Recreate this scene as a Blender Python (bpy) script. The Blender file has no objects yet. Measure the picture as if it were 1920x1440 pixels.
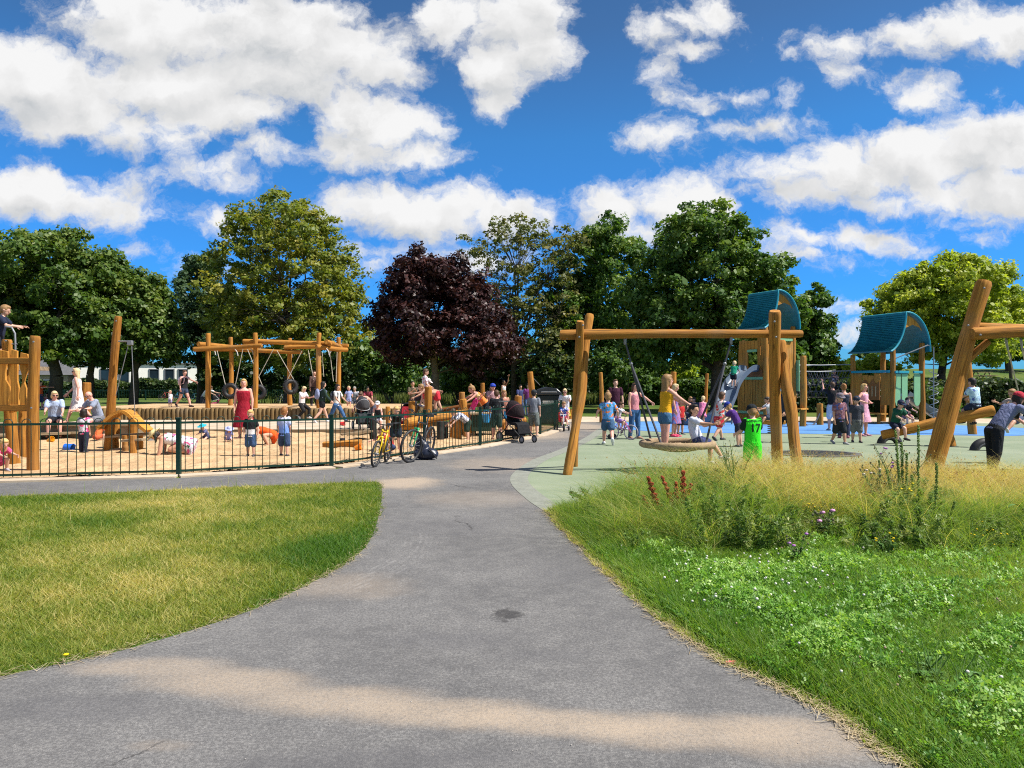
EXPOSURE = 0.70
CLOUD = 0.60
DENOISE = False
import bpy, math, random
import numpy as np
from mathutils import Vector, Matrix
from mathutils.geometry import tessellate_polygon
from mathutils.bvhtree import BVHTree
R = math.radians
sin, cos, pi = math.sin, math.cos, math.pi
V0, F, H0 = 720.0, 1400.0, 1.6
sc = bpy.context.scene
COL = sc.collection
rnd = random.Random(11)
rng = np.random.default_rng(5)


def P(u, v, z=0.0):
    d = (H0 - z) * F / (v - V0)
    return Vector(((u - 960) * d / F, d, z))


def PD(u, v, d):
    return Vector(((u - 960) * d / F, d, H0 - (v - V0) * d / F))


def GD(u, d, z=0.0):
    return Vector(((u - 960) * d / F, d, z))


def V(*a):
    return Vector(a)


def frames(pts):
    n = len(pts)
    T = []
    for i in range(n):
        a = pts[max(i - 1, 0)]; b = pts[min(i + 1, n - 1)]
        t = (b - a)
        T.append(t.normalized() if t.length > 1e-9 else Vector((0, 0, 1)))
    ref = Vector((0, 0, 1)) if abs(T[0].z) < 0.9 else Vector((0, 1, 0))
    x = T[0].cross(ref).normalized()
    out = []
    for i in range(n):
        x = (x - T[i] * x.dot(T[i]))
        x = x.normalized() if x.length > 1e-6 else T[i].orthogonal().normalized()
        out.append((x, T[i].cross(x)))
    return out


def wmat(o):
    """world matrix of an object from its own and its parents' transforms"""
    M = Matrix.Translation(o.location) @ o.rotation_euler.to_matrix().to_4x4()
    return wmat(o.parent) @ M if o.parent is not None else M


class MB:
    """collects shapes that become one mesh"""

    def __init__(s):
        s.v = []; s.f = []; s.m = []; s.uv = []; s.sm = []

    def face(s, idx, uv=None, mi=0, smooth=True):
        s.f.append(tuple(idx)); s.m.append(mi); s.sm.append(smooth)
        s.uv.extend(uv if uv else [(0.0, 0.0)] * len(idx))

    def tube(s, pts, rads, n=10, mi=0, caps=True, closed=False, rx=1.0, ry=1.0, u0=0.0):
        pts = [Vector(p) for p in pts]
        if not hasattr(rads, '__len__'):
            rads = [rads] * len(pts)
        if closed:
            pts = pts + [pts[0], pts[1]]
            fr = frames(pts)[:-1]; pts = pts[:-1]; rads = list(rads) + [rads[0]]
            fr[-1] = fr[0]
        else:
            fr = frames(pts)
        b = len(s.v); L = 0.0; ls = []
        for i, p in enumerate(pts):
            if i: L += (p - pts[i - 1]).length
            ls.append(L)
            x, y = fr[i]
            for k in range(n):
                a = 2 * pi * k / n
                s.v.append(p + x * (cos(a) * rads[i] * rx) + y * (sin(a) * rads[i] * ry))
        w = 2 * pi * max(rads)
        for i in range(len(pts) - 1):
            for k in range(n):
                k2 = (k + 1) % n
                s.face((b + i * n + k, b + i * n + k2, b + (i + 1) * n + k2, b + (i + 1) * n + k),
                       [(u0 + k / n * w, ls[i]), (u0 + (k + 1) / n * w, ls[i]), (u0 + (k + 1) / n * w, ls[i + 1]), (u0 + k / n * w, ls[i + 1])], mi)
        if caps and not closed:
            s.face([b + k for k in reversed(range(n))], [(k * .01, 0) for k in range(n)], mi, False)
            e = b + (len(pts) - 1) * n
            s.face([e + k for k in range(n)], [(k * .01, 0) for k in range(n)], mi, False)
        return s

    def cap(s, a, b, ra, rb, n=10, mi=0):
        """tapered capsule"""
        a = Vector(a); b = Vector(b); t = (b - a)
        L = t.length
        t = t / L if L > 1e-6 else Vector((0, 0, 1))
        pts = [a - t * ra * .98, a - t * ra * .75, a - t * ra * .35, a, b, b + t * rb * .35, b + t * rb * .75, b + t * rb * .98]
        return s.tube(pts, [ra * .15, ra * .66, ra * .94, ra, rb, rb * .94, rb * .66, rb * .15], n, mi)

    def box(s, c, size, M=None, mi=0):
        c = Vector(c); hx, hy, hz = [q / 2 for q in size]
        M = M or Matrix.Identity(3)
        b = len(s.v)
        for z in (-hz, hz):
            for x, y in ((-hx, -hy), (hx, -hy), (hx, hy), (-hx, hy)):
                s.v.append(c + M @ Vector((x, y, z)))
        ax = max(range(3), key=lambda i: size[i])
        loc = [(-hx, -hy, -hz), (hx, -hy, -hz), (hx, hy, -hz), (-hx, hy, -hz), (-hx, -hy, hz), (hx, -hy, hz), (hx, hy, hz), (-hx, hy, hz)]
        for q in ((3, 2, 1, 0), (4, 5, 6, 7), (0, 1, 5, 4), (1, 2, 6, 5), (2, 3, 7, 6), (3, 0, 4, 7)):
            uv = []
            for i in q:
                l = loc[i]; o = [l[j] for j in range(3) if j != ax]
                uv.append((o[0] + o[1] + c.x * .37, l[ax] + c.z * .2))
            s.face([b + i for i in q], uv, mi, False)
        return s

    def bar(s, a, b, w, h, mi=0, up=(0, 0, 1)):
        a = Vector(a); b = Vector(b); t = (b - a); L = t.length; t.normalize()
        u = Vector(up); x = t.cross(u)
        if x.length < 1e-4: x = t.orthogonal()
        x.normalize(); y = x.cross(t)
        M = Matrix((x, t, y)).transposed()
        return s.box((a + b) / 2, (w, L, h), M, mi)

    def ell(s, c, r, M=None, nu=12, nv=8, mi=0):
        c = Vector(c); M = M or Matrix.Identity(3)
        if not hasattr(r, '__len__'): r = (r, r, r)
        b = len(s.v)
        s.v.append(c + M @ Vector((0, 0, -r[2])))
        for j in range(1, nv):
            th = -pi / 2 + pi * j / nv
            for k in range(nu):
                a = 2 * pi * k / nu
                s.v.append(c + M @ Vector((r[0] * cos(th) * cos(a), r[1] * cos(th) * sin(a), r[2] * sin(th))))
        s.v.append(c + M @ Vector((0, 0, r[2])))
        top = len(s.v) - 1
        for k in range(nu):
            k2 = (k + 1) % nu
            s.face((b, b + 1 + k2, b + 1 + k), None, mi)
            for j in range(nv - 2):
                s.face((b + 1 + j * nu + k, b + 1 + j * nu + k2, b + 1 + (j + 1) * nu + k2, b + 1 + (j + 1) * nu + k), None, mi)
            s.face((top, b + 1 + (nv - 2) * nu + k, b + 1 + (nv - 2) * nu + k2), None, mi)
        return s

    def rings(s, rs, n=16, mi=0, smooth=True):
        """loft through rings (centre, ax, ay, rx, ry), closed at both ends"""
        b = len(s.v)
        for c, ax, ay, rx, ry in rs:
            for k in range(n):
                a = 2 * pi * k / n
                s.v.append(c + ax * (cos(a) * rx) + ay * (sin(a) * ry))
        for i in range(len(rs) - 1):
            for k in range(n):
                k2 = (k + 1) % n
                s.face((b + i * n + k, b + i * n + k2, b + (i + 1) * n + k2, b + (i + 1) * n + k), [(k / n, i), ((k + 1) / n, i), ((k + 1) / n, i + 1), (k / n, i + 1)], mi, smooth)
        s.face([b + k for k in reversed(range(n))], None, mi, False)
        e = b + (len(rs) - 1) * n
        s.face([e + k for k in range(n)], None, mi, False)
        return s

    def lathe(s, prof, c=(0, 0, 0), M=None, n=20, mi=0):
        c = Vector(c); M = M or Matrix.Identity(3)
        X = M @ Vector((1, 0, 0)); Y = M @ Vector((0, 1, 0)); Z = M @ Vector((0, 0, 1))
        return s.rings([(c + Z * z, X, Y, max(r, 1e-4), max(r, 1e-4)) for r, z in prof], n, mi)

    def prism(s, pts, th, o=(0, 0, 0), ax=(1, 0, 0), ay=(0, 0, 1), mi=0):
        """outline pts in the plane (ax, ay) given real thickness th"""
        o = Vector(o); ax = Vector(ax).normalized(); ay = Vector(ay).normalized(); nz = ax.cross(ay).normalized()
        b = len(s.v); n = len(pts)
        for q in (-th / 2, th / 2):
            for x, y in pts:
                s.v.append(o + ax * x + ay * y + nz * q)
        tris = tessellate_polygon([[Vector((x, y, 0)) for x, y in pts]])
        for t in tris:
            a2 = sum((pts[t[i]][0] * pts[t[(i + 1) % 3]][1] - pts[t[(i + 1) % 3]][0] * pts[t[i]][1]) for i in range(3))
            if a2 < 0: t = (t[0], t[2], t[1])
            s.face([b + n + i for i in t], [(pts[i][0], pts[i][1]) for i in t], mi, False)
            s.face([b + i for i in reversed(t)], [(pts[i][0], pts[i][1]) for i in reversed(t)], mi, False)
        area = sum(pts[i][0] * pts[(i + 1) % n][1] - pts[(i + 1) % n][0] * pts[i][1] for i in range(n))
        for i in range(n):
            j = (i + 1) % n
            q = (b + i, b + j, b + n + j, b + n + i)
            if area < 0: q = q[::-1]
            s.face(q, [(pts[i][0], pts[i][1])] * 4, mi, False)
        return s

    def mesh(s, name, mats, inv=None):
        me = bpy.data.meshes.new(name)
        vs = [inv @ v for v in s.v] if inv is not None else s.v
        me.from_pydata([tuple(v) for v in vs], [], s.f)
        for m in mats: me.materials.append(m)
        me.polygons.foreach_set('material_index', s.m)
        me.polygons.foreach_set('use_smooth', s.sm)
        uvl = me.uv_layers.new(name='UVMap')
        uvl.data.foreach_set('uv', [q for t in s.uv for q in t])
        me.update()
        return me

    def build(s, name, mat, parent=None, world=True, sharp=50, bevel=0.0):
        mats = mat if isinstance(mat, (list, tuple)) else [mat]
        inv = None
        if parent is not None and world:
            inv = wmat(parent).inverted()
        me = s.mesh(name, mats, inv)
        if sharp: me.set_sharp_from_angle(angle=R(sharp))
        o = bpy.data.objects.new(name, me)
        COL.objects.link(o)
        if parent is not None: o.parent = parent
        if bevel:
            b = o.modifiers.new('bevel', 'BEVEL'); b.width = bevel; b.segments = 2; b.limit_method = 'ANGLE'
        return o

    def remesh(s, voxel):
        """fuse the collected closed shapes into one continuous surface"""
        me = bpy.data.meshes.new('tmp'); me.from_pydata([tuple(v) for v in s.v], [], s.f)
        o = bpy.data.objects.new('tmp', me); COL.objects.link(o)
        m = o.modifiers.new('r', 'REMESH'); m.mode = 'VOXEL'; m.voxel_size = voxel; m.use_smooth_shade = True
        sm = o.modifiers.new('s', 'SMOOTH'); sm.factor = .5; sm.iterations = 2
        dg = bpy.context.evaluated_depsgraph_get()
        ev = o.evaluated_get(dg); e = ev.to_mesh()
        out = MB()
        n = len(e.vertices); co = np.empty(n * 3, 'f'); e.vertices.foreach_get('co', co)
        out.v = [Vector(c) for c in co.reshape(-1, 3).tolist()]
        for p in e.polygons: out.face(tuple(p.vertices))
        ev.to_mesh_clear()
        bpy.data.objects.remove(o); bpy.data.meshes.remove(me)
        return out

    def join(s, o, mi=0):
        b = len(s.v); s.v += o.v
        for f, sm in zip(o.f, o.sm):
            s.f.append(tuple(i + b for i in f)); s.m.append(mi); s.sm.append(sm)
        s.uv += o.uv
        return s


def tag(o, label=None, cat=None, group=None, kind=None):
    if label: o['label'] = label
    if cat: o['category'] = cat
    if group: o['group'] = group
    if kind: o['kind'] = kind
    return o


def empty(name, loc=(0, 0, 0), rz=0.0, label=None, cat=None, group=None):
    o = bpy.data.objects.new(name, None); COL.objects.link(o)
    o.location = loc; o.rotation_euler = (0, 0, rz); o.empty_display_size = .2
    return tag(o, label, cat, group)


def copy_tree(o, parent=None):
    c = o.copy(); COL.objects.link(c)
    if parent is not None: c.parent = parent
    for ch in list(o.children): copy_tree(ch, c)
    return c


def np_mesh(name, verts, k, mats, tint=None, smooth=False, mi=None):
    """mesh of N separate k-gons from an (N*k,3) array, optional per-face float attribute"""
    n = len(verts) // k
    me = bpy.data.meshes.new(name)
    me.vertices.add(n * k); me.vertices.foreach_set('co', np.ascontiguousarray(verts, dtype='f').ravel())
    me.loops.add(n * k); me.loops.foreach_set('vertex_index', np.arange(n * k, dtype='i'))
    me.polygons.add(n); me.polygons.foreach_set('loop_start', np.arange(0, n * k, k, dtype='i'))
    for m in mats: me.materials.append(m)
    if mi is not None: me.polygons.foreach_set('material_index', np.asarray(mi, 'i'))
    if tint is not None:
        a = me.attributes.new('tint', 'FLOAT', 'FACE'); a.data.foreach_set('value', np.asarray(tint, 'f'))
    me.update(calc_edges=True)
    if smooth: me.polygons.foreach_set('use_smooth', np.ones(n, bool))
    return me


def link(name, me, parent=None):
    o = bpy.data.objects.new(name, me); COL.objects.link(o)
    if parent is not None:
        o.parent = parent
        o.matrix_parent_inverse = (Matrix.Translation(parent.location) @ parent.rotation_euler.to_matrix().to_4x4()).inverted()
    return o


# ------------------------------------------------------------------ nodes
class NT:
    def __init__(s, tree):
        s.t = tree; s.n = tree.nodes; s.l = tree.links

    def new(s, typ, **kw):
        n = s.n.new(typ)
        for k, v in kw.items(): setattr(n, k, v)
        return n

    def put(s, sock, val):
        if isinstance(val, bpy.types.NodeSocket): s.l.new(val, sock)
        elif val is not None:
            if hasattr(sock.default_value, '__len__') and not hasattr(val, '__len__'):
                val = [val] * len(sock.default_value)
            if hasattr(sock.default_value, '__len__') and len(sock.default_value) == 4 and len(val) == 3: val = (*val, 1)
            sock.default_value = val

    def m(s, op, a, b=None, c=None, clamp=False):
        n = s.new('ShaderNodeMath', operation=op, use_clamp=clamp)
        for i, q in enumerate((a, b, c)): s.put(n.inputs[i], q)
        return n.outputs[0]

    def vm(s, op, a, b=None, c=None, out=0):
        n = s.new('ShaderNodeVectorMath', operation=op)
        for i, q in enumerate((a, b, c)):
            if q is not None: s.put(n.inputs[i], q)
        return n.outputs[out]

    def mix(s, f, a, b, blend='MIX'):
        n = s.new('ShaderNodeMix', data_type='RGBA', blend_type=blend)
        s.put(n.inputs[0], f); s.put(n.inputs[6], a); s.put(n.inputs[7], b)
        return n.outputs[2]

    def noise(s, vec, scale, detail=4, rough=.55, dist=0.0, out=0):
        n = s.new('ShaderNodeTexNoise'); s.put(n.inputs['Vector'], vec)
        n.inputs['Scale'].default_value = scale; n.inputs['Detail'].default_value = detail
        n.inputs['Roughness'].default_value = rough; n.inputs['Distortion'].default_value = dist
        return n.outputs[out]

    def ss(s, x, lo, hi, a=0.0, b=1.0):
        n = s.new('ShaderNodeMapRange', interpolation_type='SMOOTHSTEP')
        s.put(n.inputs[0], x); s.put(n.inputs[1], lo); s.put(n.inputs[2], hi); s.put(n.inputs[3], a); s.put(n.inputs[4], b)
        return n.outputs[0]

    def coord(s, which='Object'):
        return s.new('ShaderNodeTexCoord').outputs[which]

    def attr(s, name):
        return s.new('ShaderNodeAttribute', attribute_name=name).outputs['Fac']

    def scale(s, vec, k):
        return s.vm('MULTIPLY', vec, k)

    def sep(s, vec):
        return s.new('ShaderNodeSeparateXYZ'), s


_M = {}


def newmat(name):
    m = bpy.data.materials.new(name); m.use_nodes = True
    nt = NT(m.node_tree); b = m.node_tree.nodes['Principled BSDF']
    return m, nt, b


def bump(nt, b, h, strength=.3, dist=.01):
    n = nt.new('ShaderNodeBump'); n.inputs['Strength'].default_value = strength; n.inputs['Distance'].default_value = dist
    nt.put(n.inputs['Height'], h); nt.l.new(n.outputs[0], b.inputs['Normal'])


def plain(name, col, rough=.6, var=.12, scale=14.0, metal=0.0, spec=.35, bmp=.15):
    key = ('p', name, tuple(col), rough, metal)
    if key in _M: return _M[key]
    m, nt, b = newmat(name)
    c = nt.coord()
    f = nt.noise(c, scale, 5, .6)
    g = nt.noise(c, scale * .17, 3, .5)
    f2 = nt.m('ADD', nt.m('MULTIPLY', f, .6), nt.m('MULTIPLY', g, .5))
    dark = [q * (1 - var * 1.6) for q in col]; lite = [min(1, q * (1 + var)) for q in col]
    nt.put(b.inputs['Base Color'], nt.mix(nt.ss(f2, .3, .8), dark, lite))
    b.inputs['Roughness'].default_value = rough; b.inputs['Metallic'].default_value = metal
    b.inputs['Specular IOR Level'].default_value = spec
    if bmp: bump(nt, b, f, bmp, .004)
    _M[key] = m
    return m


def wood(name, col, dark=None, grain=1.0, rough=.82):
    key = ('w', name, tuple(col))
    if key in _M: return _M[key]
    m, nt, b = newmat(name)
    uv = nt.coord('UV'); ob = nt.coord()
    dark = dark or [q * .45 for q in col]
    # the UV runs across (x) and along (y) every log and board, in metres
    g1 = nt.noise(nt.scale(uv, (28 * grain, 1.1, 1)), 1.0, 6, .62, .6)
    g2 = nt.noise(nt.scale(uv, (95 * grain, 3.0, 1)), 1.0, 3, .6)
    g3 = nt.noise(ob, 2.3, 4, .6)
    f = nt.m('ADD', nt.m('MULTIPLY', g1, .62), nt.m('MULTIPLY', g2, .3))
    c = nt.mix(nt.ss(f, .36, .58), dark, col)
    kv = nt.new('ShaderNodeTexVoronoi'); nt.put(kv.inputs['Vector'], nt.scale(uv, (5.5, 1.6, 1))); kv.inputs['Scale'].default_value = 1.0
    c = nt.mix(nt.ss(kv.outputs['Distance'], .05, .16, .8, 0), c, [q * .25 for q in col])
    c = nt.mix(nt.ss(g3, .45, .75, 0, .55), c, [q * .62 + .02 for q in col])
    crack = nt.noise(nt.scale(uv, (40, .55, 1)), 1.0, 2, .5)
    c = nt.mix(nt.ss(crack, .62, .66, 0, .85), c, [q * .2 for q in col])
    g4 = nt.noise(ob, .9, 3, .5)
    c = nt.mix(nt.ss(g4, .52, .72, 0, .22), c, (.33, .27, .19))
    oi = nt.new('ShaderNodeObjectInfo').outputs['Random']
    c = nt.mix(1.0, c, nt.mix(oi, (.80, .80, .84), (1.12, 1.14, 1.18)), 'MULTIPLY')
    nt.put(b.inputs['Base Color'], c); b.inputs['Roughness'].default_value = rough
    b.inputs['Specular IOR Level'].default_value = .22
    bump(nt, b, f, .5, .012)
    _M[key] = m
    return m


def leafmat(name, c0, c1, c2, trans=.3, rough=.5):
    """leaf colour picked per leaf from the tint attribute"""
    key = ('l', name)
    if key in _M: return _M[key]
    m, nt, b = newmat(name)
    t = nt.attr('tint')
    r = nt.new('ShaderNodeValToRGB'); nt.put(r.inputs[0], t)
    r.color_ramp.elements[0].color = (*c0, 1); r.color_ramp.elements[1].color = (*c2, 1)
    e = r.color_ramp.elements.new(.5); e.color = (*c1, 1)
    nt.put(b.inputs['Base Color'], r.outputs[0]); b.inputs['Roughness'].default_value = rough
    b.inputs['Specular IOR Level'].default_value = .35
    tr = nt.new('ShaderNodeBsdfTranslucent'); nt.put(tr.inputs[0], nt.mix(1.0, r.outputs[0], (1.35, 1.35, .6), 'MULTIPLY'))
    mx = nt.new('ShaderNodeMixShader'); mx.inputs[0].default_value = trans
    nt.l.new(b.outputs[0], mx.inputs[1]); nt.l.new(tr.outputs[0], mx.inputs[2])
    nt.l.new(mx.outputs[0], m.node_tree.nodes['Material Output'].inputs[0])
    _M[key] = m
    return m


LOG = wood('orange_log_wood', (.52, .235, .040), (.27, .105, .016))
BOARD = wood('orange_board_wood', (.58, .275, .045), (.36, .145, .022), 1.4)
GREYWOOD = wood('weathered_timber', (.36, .27, .16), (.17, .115, .06))
STAKE = wood('stake_timber', (.27, .175, .070), (.11, .065, .022))
STEEL = plain('galvanised_steel', (.25, .26, .27), .5, .1, 20, .35)
BLACK = plain('black_rubber', (.022, .022, .024), .55, .2, 25)
ROPE = plain('pale_rope', (.46, .42, .35), .85, .2, 60)
DROPE = plain('dark_rope', (.07, .07, .085), .75, .2, 60)
GREEN = plain('dark_green_paint', (.006, .034, .023), .35, .12, 12)
# ------------------------------------------------------------------ camera, sun, sky
cam = bpy.data.cameras.new('camera'); cam.sensor_width = 36; cam.lens = 36 * F / 1920
cam.clip_start = .05; cam.clip_end = 6000
co = bpy.data.objects.new('camera', cam); COL.objects.link(co)
co.location = (0, 0, H0); co.rotation_euler = (R(90), 0, 0)
sc.camera = co
SUN_AZ, SUN_EL = R(13), R(55)                     # from +X, a little towards the viewer's side
sd = Vector((cos(SUN_EL) * cos(SUN_AZ), -cos(SUN_EL) * sin(SUN_AZ), sin(SUN_EL)))
sl = bpy.data.lights.new('sun', 'SUN'); sl.energy = 5.0; sl.angle = R(.55); sl.color = (1, .955, .88)
so = bpy.data.objects.new('sun', sl); COL.objects.link(so)
so.rotation_euler = sd.to_track_quat('Z', 'Y').to_euler()
sc.view_settings.view_transform = 'Standard'; sc.view_settings.look = 'None'
sc.view_settings.exposure = EXPOSURE; sc.view_settings.gamma = 1
sc.cycles.max_bounces = 7; sc.cycles.diffuse_bounces = 3; sc.cycles.glossy_bounces = 2
sc.cycles.transmission_bounces = 3; sc.cycles.transparent_max_bounces = 6
sc.cycles.use_denoising = DENOISE; sc.cycles.filter_width = 1.1
sc.cycles.caustics_reflective = False; sc.cycles.caustics_refractive = False

CLOUDS = [  # heading and height of each cloud as seen from the park: u, v, half width, half height
    (70, 150, 170, 85), (150, 210, 150, 60), (260, 235, 120, 50), (330, 255, 90, 35), (430, 205, 140, 55), (330, 160, 190, 70),
    (235, 15, 150, 48), (330, 50, 210, 75), (500, 60, 200, 75), (640, 95, 150, 65), (560, 140, 130, 60), (730, 120, 95, 45), (480, 130, 150, 60), (620, 30, 100, 40),
    (660, 215, 85, 55), (730, 235, 105, 60), (690, 285, 110, 42), (790, 290, 75, 42), (640, 270, 60, 45),
    (850, 30, 90, 55), (960, 35, 125, 70), (1010, 90, 75, 65), (940, 130, 75, 55), (930, 185, 45, 42), (840, 70, 60, 40),
    (700, 385, 140, 52), (800, 400, 160, 58), (850, 365, 70, 36), (940, 410, 110, 48), (1010, 398, 62, 34), (640, 360, 60, 26),
    (60, 365, 110, 55), (150, 375, 120, 50), (230, 400, 90, 34), (-40, 370, 120, 50), (180, 345, 60, 22),
    (500, 275, 60, 25), (390, 315, 75, 28), (430, 335, 50, 22), (290, 318, 40, 15),
    (1230, 55, 50, 26), (1290, 85, 32, 24), (1340, 20, 60, 32), (1280, 30, 60, 26), (1240, 138, 32, 24), (1275, 180, 28, 16), (1305, 205, 30, 15),
    (1260, 250, 80, 32), (1320, 245, 40, 18), (1400, 172, 58, 22), (1465, 185, 36, 14), (1450, 228, 48, 15), (1385, 230, 26, 10),
    (1820, 60, 110, 50), (1720, 75, 100, 40), (1890, 70, 90, 60), (1590, 85, 90, 24), (1500, 100, 50, 14), (1610, 138, 52, 16), (1665, 150, 36, 18), (1720, 195, 50, 28), (1760, 172, 22, 12), (1860, 172, 16, 12),
    (1480, 320, 110, 42), (1600, 320, 150, 55), (1520, 360, 120, 38), (1730, 290, 150, 70), (1860, 270, 130, 70), (1900, 350, 170, 60), (1650, 375, 130, 30), (1390, 330, 40, 16), (1780, 360, 120, 45), (2050, 300, 160, 90),
    (1160, 385, 80, 48), (1260, 385, 100, 56), (1330, 400, 62, 42), (1220, 430, 130, 42),
    (1520, 445, 110, 30), (1640, 440, 130, 30), (1530, 480, 80, 20), (1780, 418, 28, 16), (1700, 455, 80, 18),
    (735, 478, 80, 22), (400, 415, 45, 36), (385, 500, 65, 18), (700, 500, 60, 14), (1595, 585, 55, 14), (1610, 628, 80, 22), (250, 472, 26, 9), (1500, 630, 80, 20), (900, 490, 80, 30),
    (-250, 250, 180, 90), (-330, 420, 200, 60), (2250, 420, 180, 70), (2300, 130, 160, 70), (500, -120, 200, 70), (1100, -150, 170, 60), (1500, -90, 120, 50), (1900, -140, 200, 70)]

wd = bpy.data.worlds.new('World'); sc.world = wd; wd.use_nodes = True
nt = NT(wd.node_tree); nt.n.clear()
dirv = nt.coord('Generated')
sep = nt.new('ShaderNodeSeparateXYZ'); nt.put(sep.inputs[0], dirv)
X_, Y_, Z_ = sep.outputs
yc = nt.m('MAXIMUM', Y_, .08)
gx = nt.m('DIVIDE', X_, yc); gz = nt.m('DIVIDE', Z_, yc)
cmb = nt.new('ShaderNodeCombineXYZ'); nt.put(cmb.inputs[0], gx); nt.put(cmb.inputs[1], gz)
p0 = cmb.outputs[0]
# ragged edges: the heading is pushed about by turbulence before the cloud outlines are read
w1 = nt.noise(p0, 9.0, 5, .6, out=1)
w2 = nt.noise(p0, 30.0, 5, .65, out=1)
wv = nt.vm('ADD', nt.scale(nt.vm('SUBTRACT', w1, (.5, .5, .5)), (.075, .055, 0)), nt.scale(nt.vm('SUBTRACT', w2, (.5, .5, .5)), (.036, .028, 0)))
p1 = nt.vm('ADD', p0, wv)
best = None; up_ = None
p2 = nt.vm('ADD', p1, (.014, .030, 0))
for (u, v, a, b_) in CLOUDS:
    cx, cz, ra, rb = (u - 960) / F, (V0 - v) / F, a * 1.03 / F, b_ * 1.03 / F
    q = nt.vm('MULTIPLY_ADD', p1, (1 / ra, 1 / rb, 0), (-cx / ra, -cz / rb, 0))
    ln = nt.vm('LENGTH', q, out=1)
    k = min(ra, rb)
    s_ = nt.m('MULTIPLY_ADD', ln, -k, k)
    best = s_ if best is None else nt.m('SMOOTH_MAX', best, s_, .010)
    q = nt.vm('MULTIPLY_ADD', p2, (1 / ra, 1 / rb, 0), (-cx / ra, -cz / rb, 0))
    s_ = nt.m('MULTIPLY_ADD', nt.vm('LENGTH', q, out=1), -k, k)
    up_ = s_ if up_ is None else nt.m('SMOOTH_MAX', up_, s_, .010)
n1 = nt.noise(nt.scale(p1, (1, 1.25, 1)), 13.0, 10, .66)
n2 = nt.noise(nt.scale(p0, (1, 1.4, 1)), 5.0, 3, .5)
n1s = nt.noise(nt.scale(p1, (1, 1.25, 1)), 9.0, 6, .52)
n3 = nt.noise(nt.scale(nt.vm('ADD', p1, (.018, .020, 0)), (1, 1.25, 1)), 9.0, 6, .52)
ed = nt.m('ADD', best, nt.m('MULTIPLY', nt.m('SUBTRACT', n1, .54), .10))
front = nt.ss(Y_, .08, .2)
other = nt.m('MULTIPLY', nt.m('SUBTRACT', nt.noise(dirv, 3.0, 7, .6), .52), .3)
ed = nt.m('ADD', nt.m('MULTIPLY', ed, front), nt.m('MULTIPLY', other, nt.m('SUBTRACT', 1.0, front)))
dens = nt.ss(ed, -.012, .018)
deep = nt.ss(ed, .004, .055)
lump = nt.m('SUBTRACT', n1s, n3)                 # brighter on the side turned to the sun
rise = nt.m('MULTIPLY', nt.m('SUBTRACT', best, up_), front)      # towards the lit upper edges
shade = nt.m('ADD', nt.m('MULTIPLY_ADD', rise, 4.8, .86), nt.m('MULTIPLY', lump, .55))
grey = nt.m('MULTIPLY', deep, nt.ss(n2, .42, .66, .02, .30))
shade = nt.m('MAXIMUM', nt.m('SUBTRACT', shade, grey), .42)
shade = nt.m('MINIMUM', shade, .95)
ccol = nt.mix(nt.ss(shade, .45, .85), (.86, .93, 1.0), (1, 1, 1))
ccol = nt.mix(1.0, ccol, shade, 'MULTIPLY')
sky = nt.new('ShaderNodeTexSky', sky_type='NISHITA', sun_disc=False)
sky.sun_elevation = SUN_EL; sky.sun_rotation = pi / 2 + SUN_AZ
sky.altitude = 50; sky.air_density = 1.0; sky.dust_density = .35; sky.ozone_density = 2.2
rp = nt.new('ShaderNodeValToRGB'); nt.put(rp.inputs[0], Z_)
rp.color_ramp.elements[0].position = .0; rp.color_ramp.elements[0].color = (.10, .36, .72, 1)
rp.color_ramp.elements[1].position = .60; rp.color_ramp.elements[1].color = (.21, .34, .45, 1)
for q_, c_ in ((.125, (.095, .39, .80, 1)), (.31, (.16, .455, .71, 1)), (.43, (.22, .38, .52, 1))):
    e_ = rp.color_ramp.elements.new(q_); e_.color = c_
skyc = nt.mix(1.0, sky.outputs[0], rp.outputs[0], 'MULTIPLY')
bg1 = nt.new('ShaderNodeBackground'); nt.put(bg1.inputs[0], skyc); bg1.inputs[1].default_value = .13
bg2 = nt.new('ShaderNodeBackground'); nt.put(bg2.inputs[0], ccol); bg2.inputs[1].default_value = CLOUD
mxs = nt.new('ShaderNodeMixShader'); nt.put(mxs.inputs[0], nt.m('MULTIPLY', dens, nt.ss(Z_, -.01, .03)))
nt.l.new(bg1.outputs[0], mxs.inputs[1]); nt.l.new(bg2.outputs[0], mxs.inputs[2])
wo = nt.new('ShaderNodeOutputWorld'); nt.l.new(mxs.outputs[0], wo.inputs[0])
wd.cycles.sampling_method = 'MANUAL'; wd.cycles.sample_map_resolution = 512


# ------------------------------------------------------------------ ground
def jag(pts, step=.25, amp=.025, seed=1):
    r = random.Random(seed); out = []
    n = len(pts)
    for i in range(n):
        a = Vector(pts[i]); b = Vector(pts[(i + 1) % n]); L = (b - a).length
        k = max(1, min(60, int(L / step)))
        for j in range(k):
            q = a.lerp(b, j / k)
            out.append((q.x + r.uniform(-amp, amp), q.y + r.uniform(-amp, amp)))
    return out


def curve2(pts, n=6):
    """smooth open 2-D curve through points (Catmull-Rom)"""
    p = [Vector(q) for q in pts]; p = [p[0] * 2 - p[1]] + p + [p[-1] * 2 - p[-2]]; out = []
    for i in range(1, len(p) - 2):
        for j in range(n):
            t = j / n
            out.append(.5 * ((2 * p[i]) + (p[i + 1] - p[i - 1]) * t + (2 * p[i - 1] - 5 * p[i] + 4 * p[i + 1] - p[i + 2]) * t * t + (3 * p[i] - p[i - 1] - 3 * p[i + 1] + p[i + 2]) * t ** 3))
    out.append(p[-2])
    return [tuple(q) for q in out]


def pp(u, v): q = P(u, v); return (q.x, q.y)


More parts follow.
